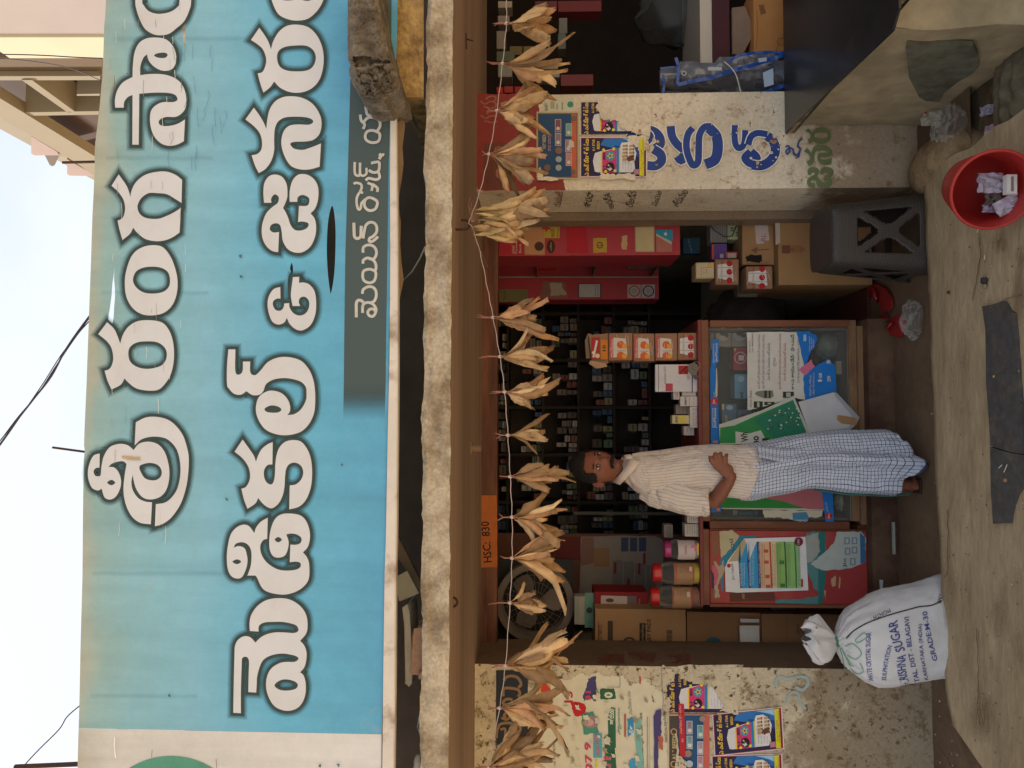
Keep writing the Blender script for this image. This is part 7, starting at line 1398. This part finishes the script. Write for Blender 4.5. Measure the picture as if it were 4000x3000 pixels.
def tf(i, j):
    t_ = j/14; th = 2*math.pi*i/60; tgt = P(3266-118*t_, 2510-26*t_+14*math.sin(t_*3), YSK); r_ = .022+.068*math.sin(min(1, t_*1.25)*math.pi*.62)*(1+.22*nz(i*.25, j*.2)); r_ *= (1+.16*math.sin(i*.8+j*.2)); fl = (1 if t_ < .85 else 1-.5*(t_-.85)/.15)*(1+.35*nz(i*.11, 5, t_))
    return tgt+Vector((r_*math.cos(th)*fl, r_*math.sin(th)*.75*fl, .035*t_*nz(i*.22, 2)+(.01*math.sin(i*.8) if j > 11 else 0)))
q.grid(60, 14, tf, (1,)*4, closed=True); q.build('gathered_mouth', sk, SACK, smooth=True)
q = MB()
for k_ in range(3): q.tube([nk+Vector((.026*math.cos(a*.45), .028*math.sin(a*.45), -.004+.005*k_+.002*math.sin(a))) for a in range(15)], .003, C(60, 120, 90), n=5)
q.tube([nk+Vector((0, -.03, 0)), P(3290, 2560, YSK-.09), P(3300, 2612, YSK-.1), P(3320, 2618, YSK-.11)], .002, C(70, 130, 100), n=5); q.build('tie', GLOSS, SACK)
BLU = C(62, 70, 132); BLK = C(52, 50, 52); GRN = C(110, 160, 128)
def stext(mb, body, p0, p1, h, col, bold=.01, arc=0, d=.0035):
    vs, fs = text_mesh(body, bold); dx, dy = p1[0]-p0[0], p1[1]-p0[1]; ln = math.hypot(dx, dy); ux, uy = dy/ln*h, -dx/ln*h; out = []
    for a, b in vs:
        ar = arc*4*a*(1-a); x = p0[0]+dx*a+ux*b-ar*uy/h*-0+arc*4*a*(1-a)*(ux/h); y = p0[1]+dy*a+uy*b+arc*4*a*(1-a)*(uy/h)
        w = onsack(x, y, d)
        out.append(w+Vector((0, random.uniform(-.0002, .0002), 0)))
    mb.add(out, fs, col)
q = MB()
LET_ = [('WHITE CRYSTAL SUGAR', (3414, 2664), (3404, 2470), 19, BLU, .008, 8), ('SULPHITATION', (3462, 2660), (3486, 2524), 18, BLU, .008, 4),
 ('KRISHNA', (3556, 2672), (3540, 2556), 36, BLU, .008, 8), ('SUGAR', (3538, 2540), (3506, 2420), 38, BLU, .012, 6), ('TAL. DIST - BELAGAVI', (3594, 2664), (3552, 2408), 20, BLU, .008, 8),
 ('KARNATAKA (INDIA)', (3632, 2655), (3606, 2436), 20, C(84, 88, 128), .006, 6), ('GRADE:M-30', (3664, 2580), (3622, 2386), 20, BLU, .008, 4), ('MONTH :', (3474, 2376), (3400, 2412), 16, BLK, 0, 0), ('ONLY', (3676, 2358), (3684, 2322), 16, BLK, .008, 0)]
for a_ in LET_: q = MB(); stext(q, *a_); q.build('printed_word', PAINT, SACK)
def srib(pts, w, c, nm, d=.003):
    q = MB(); lp = smooth_loop(' '.join('%g,%g' % p for p in pts), 0, 0, 6, 1, False)
    def fn(x, y):
        return onsack(x, y, d)
    add_ribbon(q, lp, w, fn, c, False); return q.build(nm, PAINT, SACK)
srib([(3305, 2494), (3330, 2468), (3360, 2448), (3400, 2428), (3480, 2400), (3560, 2378), (3590, 2370), (3640, 2364), (3680, 2346)], 5, BLK, 'black_stripe')
for pts in ([(3290, 2540), (3310, 2580), (3330, 2620), (3350, 2632), (3372, 2624), (3360, 2590)], [(3340, 2500), (3375, 2472), (3385, 2490), (3350, 2510), (3340, 2500)], [(3300, 2525), (3330, 2515), (3360, 2540), (3362, 2560), (3340, 2575), (3310, 2560)], [(3285, 2530), (3320, 2590), (3335, 2605)]): srib(pts, 4, GRN, 'green_print')

# ================================================================= THE MAN
YM = 3.74
MAN = thing('person', 'man in striped cream shirt and blue checked lungi, one hand on his belly', 'person', P(3590, 1860, YM))
MAN.location.z = 0
skin = mat('brown_skin', base=C(126, 78, 58), rough=.55, var=.08, vs=30, bump=.1, bs=90, spec=.35)
skv = mat('face_skin', vcol=True, rough=.5, var=.05, vs=30, spec=.35, bump=.08, bs=80)
kpx = YM/FPX
def M_(x, y, dy=0): return P(x, y, YM+dy)
def cloth(name, stripe_h, stripe_v, base, line, wl):
    M = bpy.data.materials.new(name); M.use_nodes = True; n = M.node_tree.nodes; l = M.node_tree.links.new; b = n['Principled BSDF']; b.inputs['Roughness'].default_value = .85; b.inputs['Specular IOR Level'].default_value = .15
    uv = n.new('ShaderNodeUVMap'); sp = n.new('ShaderNodeSeparateXYZ'); l(uv.outputs[0], sp.inputs[0]); acc = None
    no = n.new('ShaderNodeTexNoise'); no.inputs['Scale'].default_value = 7; l(uv.outputs[0], no.inputs['Vector'])
    for ax_, per in ((0, stripe_v), (1, stripe_h)):
        if not per: continue
        ad = n.new('ShaderNodeMath'); ad.operation = 'MULTIPLY_ADD'; ad.inputs[1].default_value = .02; l(no.outputs[0], ad.inputs[0]); l(sp.outputs[ax_], ad.inputs[2])
        dv = n.new('ShaderNodeMath'); dv.operation = 'DIVIDE'; dv.inputs[1].default_value = per; l(ad.outputs[0], dv.inputs[0])
        fr_ = n.new('ShaderNodeMath'); fr_.operation = 'FRACT'; l(dv.outputs[0], fr_.inputs[0]); lt = n.new('ShaderNodeMath'); lt.operation = 'LESS_THAN'; lt.inputs[1].default_value = wl; l(fr_.outputs[0], lt.inputs[0])
        if acc is None: acc = lt.outputs[0]
        else: mm = n.new('ShaderNodeMath'); mm.operation = 'MAXIMUM'; l(acc, mm.inputs[0]); l(lt.outputs[0], mm.inputs[1]); acc = mm.outputs[0]
    mi = n.new('ShaderNodeMixRGB'); l(acc, mi.inputs[0]); mi.inputs[1].default_value = base; mi.inputs[2].default_value = line; l(mi.outputs[0], b.inputs['Base Color'])
    t_ = n.new('ShaderNodeTexCoord'); n2 = n.new('ShaderNodeTexNoise'); n2.inputs['Scale'].default_value = 12; n2.inputs['Detail'].default_value = 3; n2.inputs['Distortion'].default_value = 1.5; l(t_.outputs['Object'], n2.inputs['Vector']); bu = n.new('ShaderNodeBump'); bu.inputs['Strength'].default_value = .7; bu.inputs['Distance'].default_value = .03; l(n2.outputs[0], bu.inputs['Height']); l(bu.outputs[0], b.inputs['Normal'])
    return M
shirtm = cloth('striped_shirt_cloth', 0, .0165, C(206, 194, 184), C(170, 156, 146), .18); lungim = cloth('checked_lungi_cloth', .0165, .0165, C(188, 193, 206), C(66, 78, 104), .13)
def loft(rs, n_, m_, foldfn, uvw, jitter=0):
    """rs: (photo x, ymin, ymax, half depth, depth shift)"""
    RR = []
    for x, a, b, d, s_ in rs: pa, pb_ = M_(x, a), M_(x, b); RR.append(((pa.x+pb_.x)/2, YM+s_, (pa.z+pb_.z)/2, abs(pa.x-pb_.x)/2, d, (pa.z-pb_.z)/2))
    def ring(v):
        k_ = v*(len(RR)-1); i0 = int(min(k_, len(RR)-2)); t_ = k_-i0; p = [RR[max(0, i0-1)], RR[i0], RR[i0+1], RR[min(len(RR)-1, i0+2)]]
        return [.5*(2*p[1][e]+(p[2][e]-p[0][e])*t_+(2*p[0][e]-5*p[1][e]+4*p[2][e]-p[3][e])*t_*t_+(3*p[1][e]-p[0][e]-3*p[2][e]+p[3][e])*t_**3) for e in range(6)]
    def f(i, j):
        v = j/m_; r_ = ring(v); th = 2*math.pi*i/n_; c_, s_ = math.cos(th), math.sin(th); k_ = 1+foldfn(th, v)
        return Vector((r_[0]+r_[3]*c_*k_, r_[1]+r_[4]*s_*k_, r_[2]+r_[5]*c_))
    return f, RR
# lungi: long checked wrap with hanging folds
rs = [(2885, 1738, 1954, .115, .0), (2940, 1732, 1956, .12, 0), (3000, 1722, 1944, .125, 0), (3080, 1706, 1930, .13, 0), (3150, 1696, 1912, .13, 0), (3230, 1688, 1918, .13, 0), (3310, 1683, 1930, .135, 0), (3400, 1680, 1934, .135, 0), (3480, 1680, 1936, .135, 0), (3540, 1684, 1936, .13, 0)]
def lf(th, v):
    fr_ = max(0, -math.sin(th)); g = min(1, v*2.2+.2)
    return g*(.12*fr_*math.sin((th-.3)*7+2.2*v+.6*nz(v*4, th))+.06*fr_*math.sin(th*13+1.3+2*nz(v*3, th*2))+.03*math.sin(th*5+3*v)+.02*nz(th*2, v*6))
f, RR = loft(rs, 128, 64, lf, None)
def hem(i, j):
    p = f(i, j); v = j/64
    if v > .78:
        y_img = None; u = (p.x-RR[-1][0])/RR[-1][3]      # +1 = right edge (small y), -1 = left edge
        drop = -.045+.078*math.exp(-((u+.02)/.34)**2)-.035*max(0, u-.55)/.45-(.02 if u < -.35 else 0); p = p+Vector((0, 0, -drop*((v-.78)/.22)**1.3))
    if u_front(p): pass
    return p
def u_front(p): return False
q = MB(); q.grid(128, 64, hem, (1,)*4, closed=True, uv=lambda i, j: (i/128*.92, (hem(0, j).z))); LUN = q.build('lungi', lungim, MAN, smooth=True, solid=-.003)
# overlapping front flap with the deep central fold
def flap(i, j):
    v = .04+.93*j/60; s_ = i/24; y_ = [1768, 1806, 1815, 1822, 1824, 1822][min(5, int(v*5.99))]; t_ = v*5-int(min(4, v*5)); ys_ = [1772, 1800, 1812, 1820, 1822, 1822]; k_ = int(min(4, v*5)); yc = ys_[k_]+(ys_[k_+1]-ys_[k_])*t_
    x = 2936+(3548-2936)*v; ye = yc-(36+66*v)*(1-s_)+8*(s_); d = -.118-.014*math.sin(s_*math.pi)-.010*math.sin(s_*9+v*2)-.012*s_
    d += .03*(1-s_)**2
    return M_(x+ (46*v**6)*math.sin(math.pi*min(1, s_*.9+.1)) , ye, d)
q = MB(); q.grid(24, 60, flap, (1,)*4, uv=lambda i, j: (i/24*.13+.003, flap(0, j).z+.004)); q.build('lungi_flap', lungim, MAN, smooth=True, solid=.002)
q = MB(); q.tube([M_(3180, 1912, -.03), M_(3300, 1929, -.04), M_(3480, 1937, -.04), M_(3555, 1930, -.02)], .006, C(60, 100, 92), n=6); q.build('green_hem', PAINT, MAN)
# shirt
rs = [(2428, 1802, 1872, .055, .01), (2452, 1784, 1890, .07, .0), (2480, 1774, 1918, .085, 0), (2520, 1766, 1944, .10, 0), (2580, 1760, 1958, .112, 0), (2660, 1747, 1952, .118, 0), (2740, 1738, 1944, .12, -.002), (2810, 1735, 1942, .125, -.004), (2870, 1734, 1950, .128, -.004), (2930, 1738, 1958, .13, 0)]
def sfn(th, v):
    fr_ = max(0, -math.sin(th)); return (.025*math.sin(th*6+5*v)+.045*nz(th*1.6, v*6, 2)+.05*fr_*math.sin(v*24+th*5+3*nz(v*4, th))*nz(v*3, th*1.5)*1.5-.05*fr_*abs(nz(v*5+th*1.2, th*2.2-v*3, 7)))
f2, R2 = loft(rs, 110, 56, sfn, None)
def sh(i, j):
    p = f2(i, j); v = j/56
    if v > .9: u = (p.x-R2[-1][0])/R2[-1][3]; p = p+Vector((0, 0, -.03*u*((v-.9)/.1)))
    return p
q = MB(); q.grid(110, 56, sh, (1,)*4, closed=True, uv=lambda i, j: (i/110*.86+.012*math.sin(j*.16), sh(0, j).z)); q.build('shirt', shirtm, MAN, smooth=True, solid=-.003)
# placket, buttons, collar, pocket line
def sfront(x, y, d=0):
    p = M_(x, y, -.1)
    # nearest ring in z
    best = min(range(57), key=lambda j: abs(f2(0, j).z-p.z)); c = f2(0, best); o_ = f2(55, best); cx = (c.x+o_.x)/2; hw = abs(c.x-o_.x)/2; dpt = abs(f2(82, best).y-YM); u = max(-.98, min(.98, (p.x-cx)/hw)); return M_(x, y, -dpt*math.sqrt(1-u*u)-d)
q = MB(); lp = smooth_loop('2470,1778 2530,1772 2600,1768 2700,1752 2800,1744 2920,1746', 0, 0, 6, 1, False); add_ribbon(q, lp, 13, lambda x, y: sfront(x, y, .004), (1,)*4, False); q.build('placket', mat('plain_shirt_cloth', base=C(210, 194, 180), rough=.85, var=.06, vs=30), MAN, smooth=True)
for x, y in ((2472, 1783), (2521, 1776), (2610, 1765), (2700, 1752)): q = MB(); q.ell(sfront(x, y, .008), (.0055, .003, .0055), C(206, 190, 170), 10, 6); q.build('button', GLOSS, MAN)
def collar(pts, nm):
    q = MB(); q.prism(pts, lambda x, y: M_(x, y, -.088-(.00065*(1-abs(y-1830)/60)*30 if 0 else 0)), (0, .008, 0), (1,)*4); return q.build(nm, MATS['plain_shirt_cloth'], MAN, bevel=.002)
q = MB(); q.v = []; cl = [M_(2392, 1880, -.005), M_(2415, 1860, -.055), M_(2440, 1830, -.082), M_(2465, 1795, -.094), M_(2501, 1805, -.112), M_(2478, 1836, -.108), M_(2450, 1866, -.085), M_(2424, 1892, -.03)]
q.add(cl, [(0, 1, 6, 7), (1, 2, 5, 6), (2, 3, 4, 5)], (1,)*4); q.build('collar', MATS['plain_shirt_cloth'], MAN, smooth=True, solid=.005)
q = MB(); cl = [M_(2432, 1784, -.02), M_(2445, 1778, -.06), M_(2464, 1776, -.085), M_(2472, 1792, -.098), M_(2448, 1794, -.09), M_(2436, 1794, -.06)]
q.add(cl, [(0, 1, 4, 5), (1, 2, 3, 4)], (1,)*4); q.build('collar', MATS['plain_shirt_cloth'], MAN, smooth=True, solid=.004)
q = MB(); cl = [M_(2392, 1882, .0), M_(2405, 1860, .045), M_(2418, 1820, .06), M_(2428, 1786, .02), M_(2446, 1784, .02), M_(2440, 1820, .07), M_(2430, 1870, .055), M_(2420, 1892, .0)]
q.add(cl, [(0, 1, 6, 7), (1, 2, 5, 6), (2, 3, 4, 5)], (1,)*4); q.build('collar_back', MATS['plain_shirt_cloth'], MAN, smooth=True, solid=.005)
# rolled sleeve over the bent arm
SA = [M_(2505, 1905, .0), M_(2545, 1918, -.03), M_(2600, 1930, -.055), M_(2660, 1946, -.075), M_(2715, 1956, -.085), M_(2770, 1963, -.085)]
SR = [.052, .068, .072, .074, .072, .066]
def slv(i, j):
    k_ = j/30*5; i0 = int(min(k_, 4)); t_ = k_-i0; c = SA[i0].lerp(SA[i0+1], t_); r_ = SR[i0]+(SR[i0+1]-SR[i0])*t_; th = 2*math.pi*i/60; d = (SA[5]-SA[0]).normalized(); a = d.cross(Vector((0, 1, 0))).normalized(); b = a.cross(d)
    w = 1+.06*math.sin(th*4+j*.25)+.10*nz(th*1.8, j*.16, 4)-.10*abs(nz(th*1.3+j*.1, j*.3, 9))+(.05*math.sin(th*7) if j > 27 else 0)
    return c+(a*math.cos(th)+b*math.sin(th)*.85)*r_*w+(d*.012*math.sin(th*2) if j == 30 else Vector())
q = MB(); q.grid(60, 30, slv, (1,)*4, closed=True, uv=lambda i, j: (i/60*.42, j*.012)); q.build('sleeve', shirtm, MAN, smooth=True, solid=-.003)
dS = (SA[5]-SA[0]).normalized(); aS = dS.cross(Vector((0, 1, 0))).normalized(); bS = aS.cross(dS)
def cuf(i, j):
    th = 2*math.pi*i/60; ph = 2*math.pi*j/8; rr_ = .0665*(1+.05*math.sin(th*3+1)+.06*nz(th*1.6, 2))+.006*math.cos(ph); return SA[5]-dS*(.012-.016*math.sin(ph))+dS*(.010*math.sin(th*2))+(aS*math.cos(th)+bS*math.sin(th)*.85)*rr_
q = MB(); q.grid(60, 8, cuf, (1,)*4, closed=True, uv=lambda i, j: (i/60*.42, j*.008)); q.build('rolled_cuff', shirtm, MAN, smooth=True)
# body: one skin, fused from overlapping volumes
B = MB()
def chain(pts, rs_, n=12):
    for (p, r_), (p2, r2) in zip(list(zip(pts, rs_))[:-1], list(zip(pts, rs_))[1:]):
        B.tube([p, p2], [r_, r2], n=n); 
    for p, r_ in zip(pts, rs_): B.ell(p, (r_, r_, r_), n=12, m=8)
chain([M_(2360, 1838, .0), M_(2425, 1838, .01), M_(2480, 1845, .01)], [.052, .054, .06])
B.ell(M_(2600, 1855, 0), (.10, .09, .17)); B.ell(M_(2800, 1845, 0), (.10, .09, .17)); B.ell(M_(2940, 1845, 0), (.105, .09, .12))
chain([M_(2520, 1905, 0), M_(2640, 1938, -.045), M_(2790, 1958, -.065)], [.045, .042, .036])
chain([M_(2790, 1955, -.068), M_(2815, 1925, -.10), M_(2843, 1885, -.145), M_(2856, 1862, -.165)], [.036, .036, .029, .0245])
chain([M_(2980, 1880, .02), M_(3200, 1856, .02), M_(3545, 1893, .0)], [.07, .045, .03]); chain([M_(2980, 1790, .01), M_(3260, 1780, .02), M_(3545, 1780, .02)], [.08, .055, .04])
# palm and fingers
wr = M_(2856, 1860, -.165); pm = M_(2835, 1836, -.172)
B.ell(pm, (.030, .017, .036)); B.ell(M_(2845, 1848, -.17), (.026, .017, .026)); B.ell(M_(2815, 1822, -.168), (.024, .015, .034))
FG = [[(2806, 1822), (2788, 1812), (2778, 1800), (2774, 1786)], [(2812, 1814), (2799, 1800), (2793, 1784), (2794, 1772)], [(2822, 1812), (2815, 1796), (2812, 1782), (2815, 1771)], [(2834, 1814), (2834, 1799), (2834, 1787), (2838, 1777)]]
for fg, dd in zip(FG, (.170, .176, .176, .172)): chain([M_(x, y, -dd-(0, .010, .010, .0)[k_]) for k_, (x, y) in enumerate(fg)], [.0118, .0116, .0108, .0096], 9)
chain([M_(2832, 1845, -.15), M_(2812, 1838, -.14), M_(2796, 1828, -.136)], [.012, .011, .009], 9)
# foot
def foot(hx, hy, tx, ty, dY):
    h_ = PZ(hx, hy, .045); t_ = PZ(tx, ty, .02); chain([h_+Vector((0, .02, .06)), h_, h_.lerp(t_, .55)+Vector((0, 0, -.005)), t_], [.034, .036, .032, .022])
    d = (t_-h_); d.z = 0; d.normalize(); s_ = Vector((-d.y, d.x, 0))
    for k_ in range(5): o_ = t_+s_*(-.030+.015*k_)+d*(.022-.004*abs(k_-1)); chain([t_+s_*(-.024+.012*k_), o_+Vector((0, 0, -.006))], [.012, .0095 if k_ else .0115], 8)
foot(3530, 1905, 3566, 1888, 0); foot(3520, 1800, 3560, 1785, 0)
BD = B.build('body', skin, MAN, smooth=True)
rm = BD.modifiers.new('fuse', 'REMESH'); rm.mode = 'VOXEL'; rm.voxel_size = .0045; rm.use_smooth_shade = True
sm_ = BD.modifiers.new('soften', 'SMOOTH'); sm_.iterations = 3; sm_.factor = .5
q = MB(); lp = [PZ(3600, 1875, .0)+Vector((0, 0, .006)), PZ(3560, 1925, .006)]
q.box(PZ(3580, 1925, 0).x, PZ(3580, 1868, 0).x, PZ(3604, 1890, 0).y, PZ(3545, 1890, 0).y, .001, .012, C(60, 40, 34)); q.build('sandal_sole', DULL, MAN, bevel=.004)
# head
HC = M_(2338, 1826, -.015)
yaw_, roll_ = R(26), R(8)
fwd = Vector((math.sin(yaw_), -math.cos(yaw_), -.04)).normalized(); up0 = Vector((-math.sin(roll_)*-.9, 0, math.cos(roll_))); rgt = up0.cross(fwd).normalized()*1; upv = fwd.cross(rgt).normalized()
if upv.z < 0: upv = -upv
rgt = upv.cross(fwd).normalized()      # subject's left-to-right axis seen from the front
def gs(v, c, w): return math.exp(-((v-c)/w)**2)
SK = (126, 76, 58)
def headr(d):     # d: unit direction (a across, b forward, c up) -> radius point, colour
    a, b, c = d
    ra, rb, rc = .074, .092, .122
    x, y, z = a*ra, b*rb, c*rc
    if z < -.01: k_ = max(0, -z/.12); x *= 1-.36*k_**1.4; y *= 1-.10*k_ if b > 0 else 1-.45*k_
    if b > .05:
        f_ = min(1, b*1.6)
        y += f_*(.0035*gs(z, .024, .010)*gs(abs(x), .03, .024)           # brow
              -.0085*gs(z, .008, .011)*gs(abs(x), .031, .013)            # eye sockets
              +.021*gs(x, 0, .0095)*gs(z, -.022, .019)+.008*gs(x, 0, .008)*gs(z, -.003, .018)   # nose
              +.006*gs(abs(x), .013, .007)*gs(z, -.033, .008)            # nostrils
              +.006*gs(abs(x), .042, .016)*gs(z, -.018, .016)            # cheekbones
              +.006*gs(z, -.054, .006)*gs(x, 0, .022)+.0055*gs(z, -.066, .006)*gs(x, 0, .018)-.004*gs(z, -.060, .0028)*gs(x, 0, .024)
              +.009*gs(z, -.092, .014)*gs(x, 0, .022)-.004*gs(z, -.077, .006)*gs(x, 0, .02))
    return x, y, z
def hp_(p): return HC+rgt*p[0]+fwd*p[1]+upv*p[2]
NI_, NJ_ = 96, 72
def hd(i, j):
    t_ = math.pi*j/NJ_; a = 2*math.pi*i/NI_; return (math.sin(t_)*math.sin(a), math.sin(t_)*math.cos(a), math.cos(t_))
def hcol(i, j):
    x, y, z = headr(hd(i+.5, j+.5)); r_, g_, b_ = SK
    if y > .03:
        if gs(z, -.060, .010)*gs(x, 0, .024) > .45: r_, g_, b_ = 118, 66, 58
        st = gs(z, -.085, .026)*min(1, y/.05); r_, g_, b_ = r_-14*st, g_-2*st, b_+4*st
        if gs(abs(x), .031, .017)*gs(z, .007, .011) > .5: r_, g_, b_ = r_*.78, g_*.74, b_*.74
    return C(r_, g_, b_)
q = MB(); q.grid(NI_, NJ_, lambda i, j: hp_(headr(hd(i, j))), hcol, closed=True); HEAD = q.build('head', skv, MAN, smooth=True)
hair = mat('black_hair', base=C(26, 23, 22), rough=.75, var=.3, vs=60, bump=.9, bs=120)
def inhair(d):
    x, y, z = headr(d); line = .066-.10*max(0, -y+.03)/.1*1.1-.02*max(0, abs(x)-.045)/.03
    if y < -.02: line = -.045-.25*max(0, y+.04)
    if y >= -.02 and abs(x) > .058: line = .0+.2*max(0, y)
    return z > line-.004*abs(nz(x*90, y*90))
def hairp(i, j):
    d = hd(i, j); x, y, z = headr(d); k_ = 1.06+.07*max(0, d[2])+.025*nz(x*40, y*40, z*40)+.015*nz(x*110, y*110, z*110); return hp_((x*k_, y*k_, z*k_+.006*max(0, d[2])))
q = MB(); q.grid(NI_, NJ_, hairp, (1,)*4, closed=True, keep=lambda i, j: inhair(hd(i+.5, j+.5))); q.build('hair', hair, HEAD, smooth=True, solid=-.006)
for s_ in (-1, 1):   # eyes, brows, ears
    e0 = headr((s_*.36, .93, .065)); ec = Vector((s_*.0305, .073, .0075)); q = MB(); q.ell(hp_(ec), (.0125, .0125, .0125), C(196, 186, 176), 16, 12); EY = q.build('eye', GLOSS, HEAD, smooth=True)
    q = MB(); q.ell(hp_(ec+Vector((-.002, .0100, .000))), (.0056, .0042, .0056), C(24, 16, 14), 12, 8); q.build('iris', GLOSS, EY, smooth=True)
    q = MB()
    for zz_, th_, cc in ((.0070, .0032, 34), (-.0072, .0022, 90)):
        q.tube([hp_(ec+Vector((u*.0165, .0105-.004*abs(u)**2+.001, zz_*(1-.55*u*u)))) for u in (-1, -.6, -.2, .2, .6, 1)], [.001, th_*.8, th_, th_, th_*.8, .001], C(cc, cc*.6, cc*.5), n=6)
    q.build('eyelid', DULL, EY, smooth=True)
    q = MB(); q.tube([hp_((s_*u, .0865-1.9*(u-.01)**2*3, .0265+.003*math.sin((u-.01)*70))) for u in (.012, .022, .032, .042, .050)], [.002, .0034, .0036, .0028, .001], C(24, 20, 20), n=6); q.build('eyebrow', hair, HEAD)
    q = MB()
    er = hp_((s_*.071, -.008, -.008)); out_ = (rgt*s_*.75-fwd*.65).normalized(); 
    q.ell(er+out_*.011, (.0065, .017, .030), C(116, 66, 50), 12, 9, (out_.cross(upv).normalized(), out_, upv)); q.build('ear', skv, HEAD, smooth=True)
    q = MB(); q.tube([er+out_*(.012+.014*math.sin(a*.35))+upv*(.028*math.cos(a*.35))+fwd*.006 for a in range(9)], .0035, C(128, 74, 56), n=6); q.build('ear_rim', skv, HEAD, smooth=True)
q = MB(); q.grid(20, 6, lambda i, j: (lambda u, w: hp_((u*.034, headr((u*.34, .94, -.40))[1]*0+.0925-.30*(u*.034)**2*22+.0042*math.sin(math.pi*j/6), -.0455-.0115*j/6-.009*abs(u)**1.8+.0015*nz(i*2.1, j))))((i-10)/10, j), C(22, 18, 18)); q.build('moustache', hair, HEAD, smooth=False, solid=.003)
q = MB(); q.tube([hp_((u*.02, .0905-.9*(u*.02)**2*10, -.0603)) for u in (-1, -.5, 0, .5, 1)], [.0008, .0016, .0018, .0016, .0008], C(60, 24, 22), n=5); q.build('mouth', DULL, HEAD)
# ================================================================= THE HOUSE BEYOND, POWER LINES
HB_ = thing('concrete_building', 'cream concrete building with deep boxed sunshade grid rising behind the signboard', 'building', (3, 6, 0))
bmat = mat('cream_facade', vcol=True, rough=.85, var=.06, vs=1.5)
XH = 2.62
def hq(nm, pts, X=XH, thick=(.0, 0, 0), col=C(196, 176, 142), mode='X', Y=None):
    q = MB(); fn = (lambda x, y: PX(x, y, X)) if mode == 'X' else (lambda x, y: P(x, y, Y)); q.prism(pts, fn, thick, col); return q.build(nm, bmat, HB_)
be, wh_, br_ = C(200, 180, 146, .42), C(200, 204, 220, .22), C(130, 100, 64, .5)
# edge beams (in the plane facing the shop's left), each with real depth
hq('edge_beam', [(-60, 380), (0, 384), (100, 445), (372, 612), (372, 628), (372, 690), (288, 630), (235, 597), (0, 459), (-60, 425)], XH, (.10, 0, 0), be)
hq('post', [(-60, 298), (392, 297), (391, 313), (-60, 314)], XH+.02, (.25, 0, 0), be)
hq('post', [(98, 439), (387, 434), (384, 448), (118, 452)], XH+.01, (.25, 0, 0), be)
hq('cross_beam', [(85, 313), (125, 313), (295, 438), (265, 440)], XH+.01, (.25, 0, 0), be)
hq('cross_beam', [(300, 368), (390, 366), (389, 374), (300, 374)], XH+.03, (.2, 0, 0), C(206, 188, 158, .42))
hq('recess_wall', [(-60, 300), (395, 300), (380, 600), (360, 610), (0, 395), (-60, 360)], XH+.27, (.05, 0, 0), C(120, 84, 60, .4))  # recess wall made dark brown: its shade is put into the colour
hq('recess_wall_upper', [(-60, 140), (402, 140), (392, 232), (-60, 232)], XH+.30, (.05, 0, 0), wh_)
hq('fascia', [(-60, 226), (400, 226), (396, 297), (-60, 298)], XH+.06, (.25, 0, 0), br_)  # band lying in shade, its darkness put into the brown
hq('front_wall', [(-80, -60), (420, -60), (408, 128), (-80, 128)], mode='Y', Y=5.0, thick=(0, .3, 0), col=C(214, 202, 196))
hq('front_wall_edge', [(-80, 128.5), (408, 128.5), (404, 146), (-80, 146)], mode='Y', Y=5.02, thick=(0, .3, 0), col=C(190, 176, 146))
hq('diagonal_rail', [(320, 145), (332, 145), (400, 208), (398, 218)], XH+.2, (.04, 0, 0), C(130, 98, 78)); hq('diagonal_rail', [(370, 145), (375, 145), (404, 170), (404, 176)], XH+.2, (.04, 0, 0), C(130, 98, 78))
hq('balcony_box', [(122, 532), (122, 600), (134, 607), (232, 607), (222, 592)], XH+.12, (.5, 0, 0), C(206, 176, 164, .5))
hq('balcony_box', [(262, 622), (262, 680), (272, 686), (380, 688), (380, 690)], XH+.12, (.5, 0, 0), C(206, 176, 164, .5))
hq('spout', [(175, 607), (232, 607), (214, 645), (204, 650), (194, 644)], XH+.2, (.1, 0, 0), C(120, 100, 82, .6))
q = MB(); q.box(XH+.33, 6.5, 5.4, 9.5, 3.1, 7.2, C(206, 188, 160, .42)); q.build('main_block', bmat, HB_)
wr_ = mat('power_line', base=C(58, 52, 60), rough=.7, var=0)
def line3(pts, r_, label, grp='overhead wires', d=9.0):
    q = MB(); lp = smooth_loop(' '.join('%g,%g' % p for p in pts), 0, 0, 6, 1, False); q.tube([P(x, y, d) for x, y in lp], r_, n=5); tag(q.build('overhead_wire', wr_, smooth=True), label, 'wire', grp)
line3([(-60, 1800), (0, 1735), (60, 1650), (130, 1560), (200, 1470), (260, 1360), (345, 1240), (420, 1150)], .011, 'thicker of the twisted overhead wires crossing the sky to the signboard')
line3([(-60, 1790), (0, 1722), (70, 1630), (150, 1535), (225, 1420), (300, 1310), (350, 1252), (420, 1165)], .007, 'second strand twisted around the thicker overhead wire')
line3([(-60, 1812), (0, 1740), (90, 1612), (170, 1495), (240, 1385), (330, 1268), (420, 1140)], .006, 'third, thinnest strand of the twisted overhead wire')
line3([(60, 3040), (95, 2990), (150, 2930), (230, 2850), (262, 2800), (320, 2750)], .008, 'single thin wire dropping to the left end of the signboard')
line3([(-40, 212), (100, 214), (200, 218), (300, 224), (400, 228)], .004, 'thin sagging wire across the pale wall of the concrete building, upper', 'wires across the building', 2.62*1.9)
line3([(-40, 228), (60, 232), (200, 250), (300, 275), (400, 318)], .003, 'thin sagging wire across the brown band of the concrete building', 'wires across the building', 2.62*1.9)
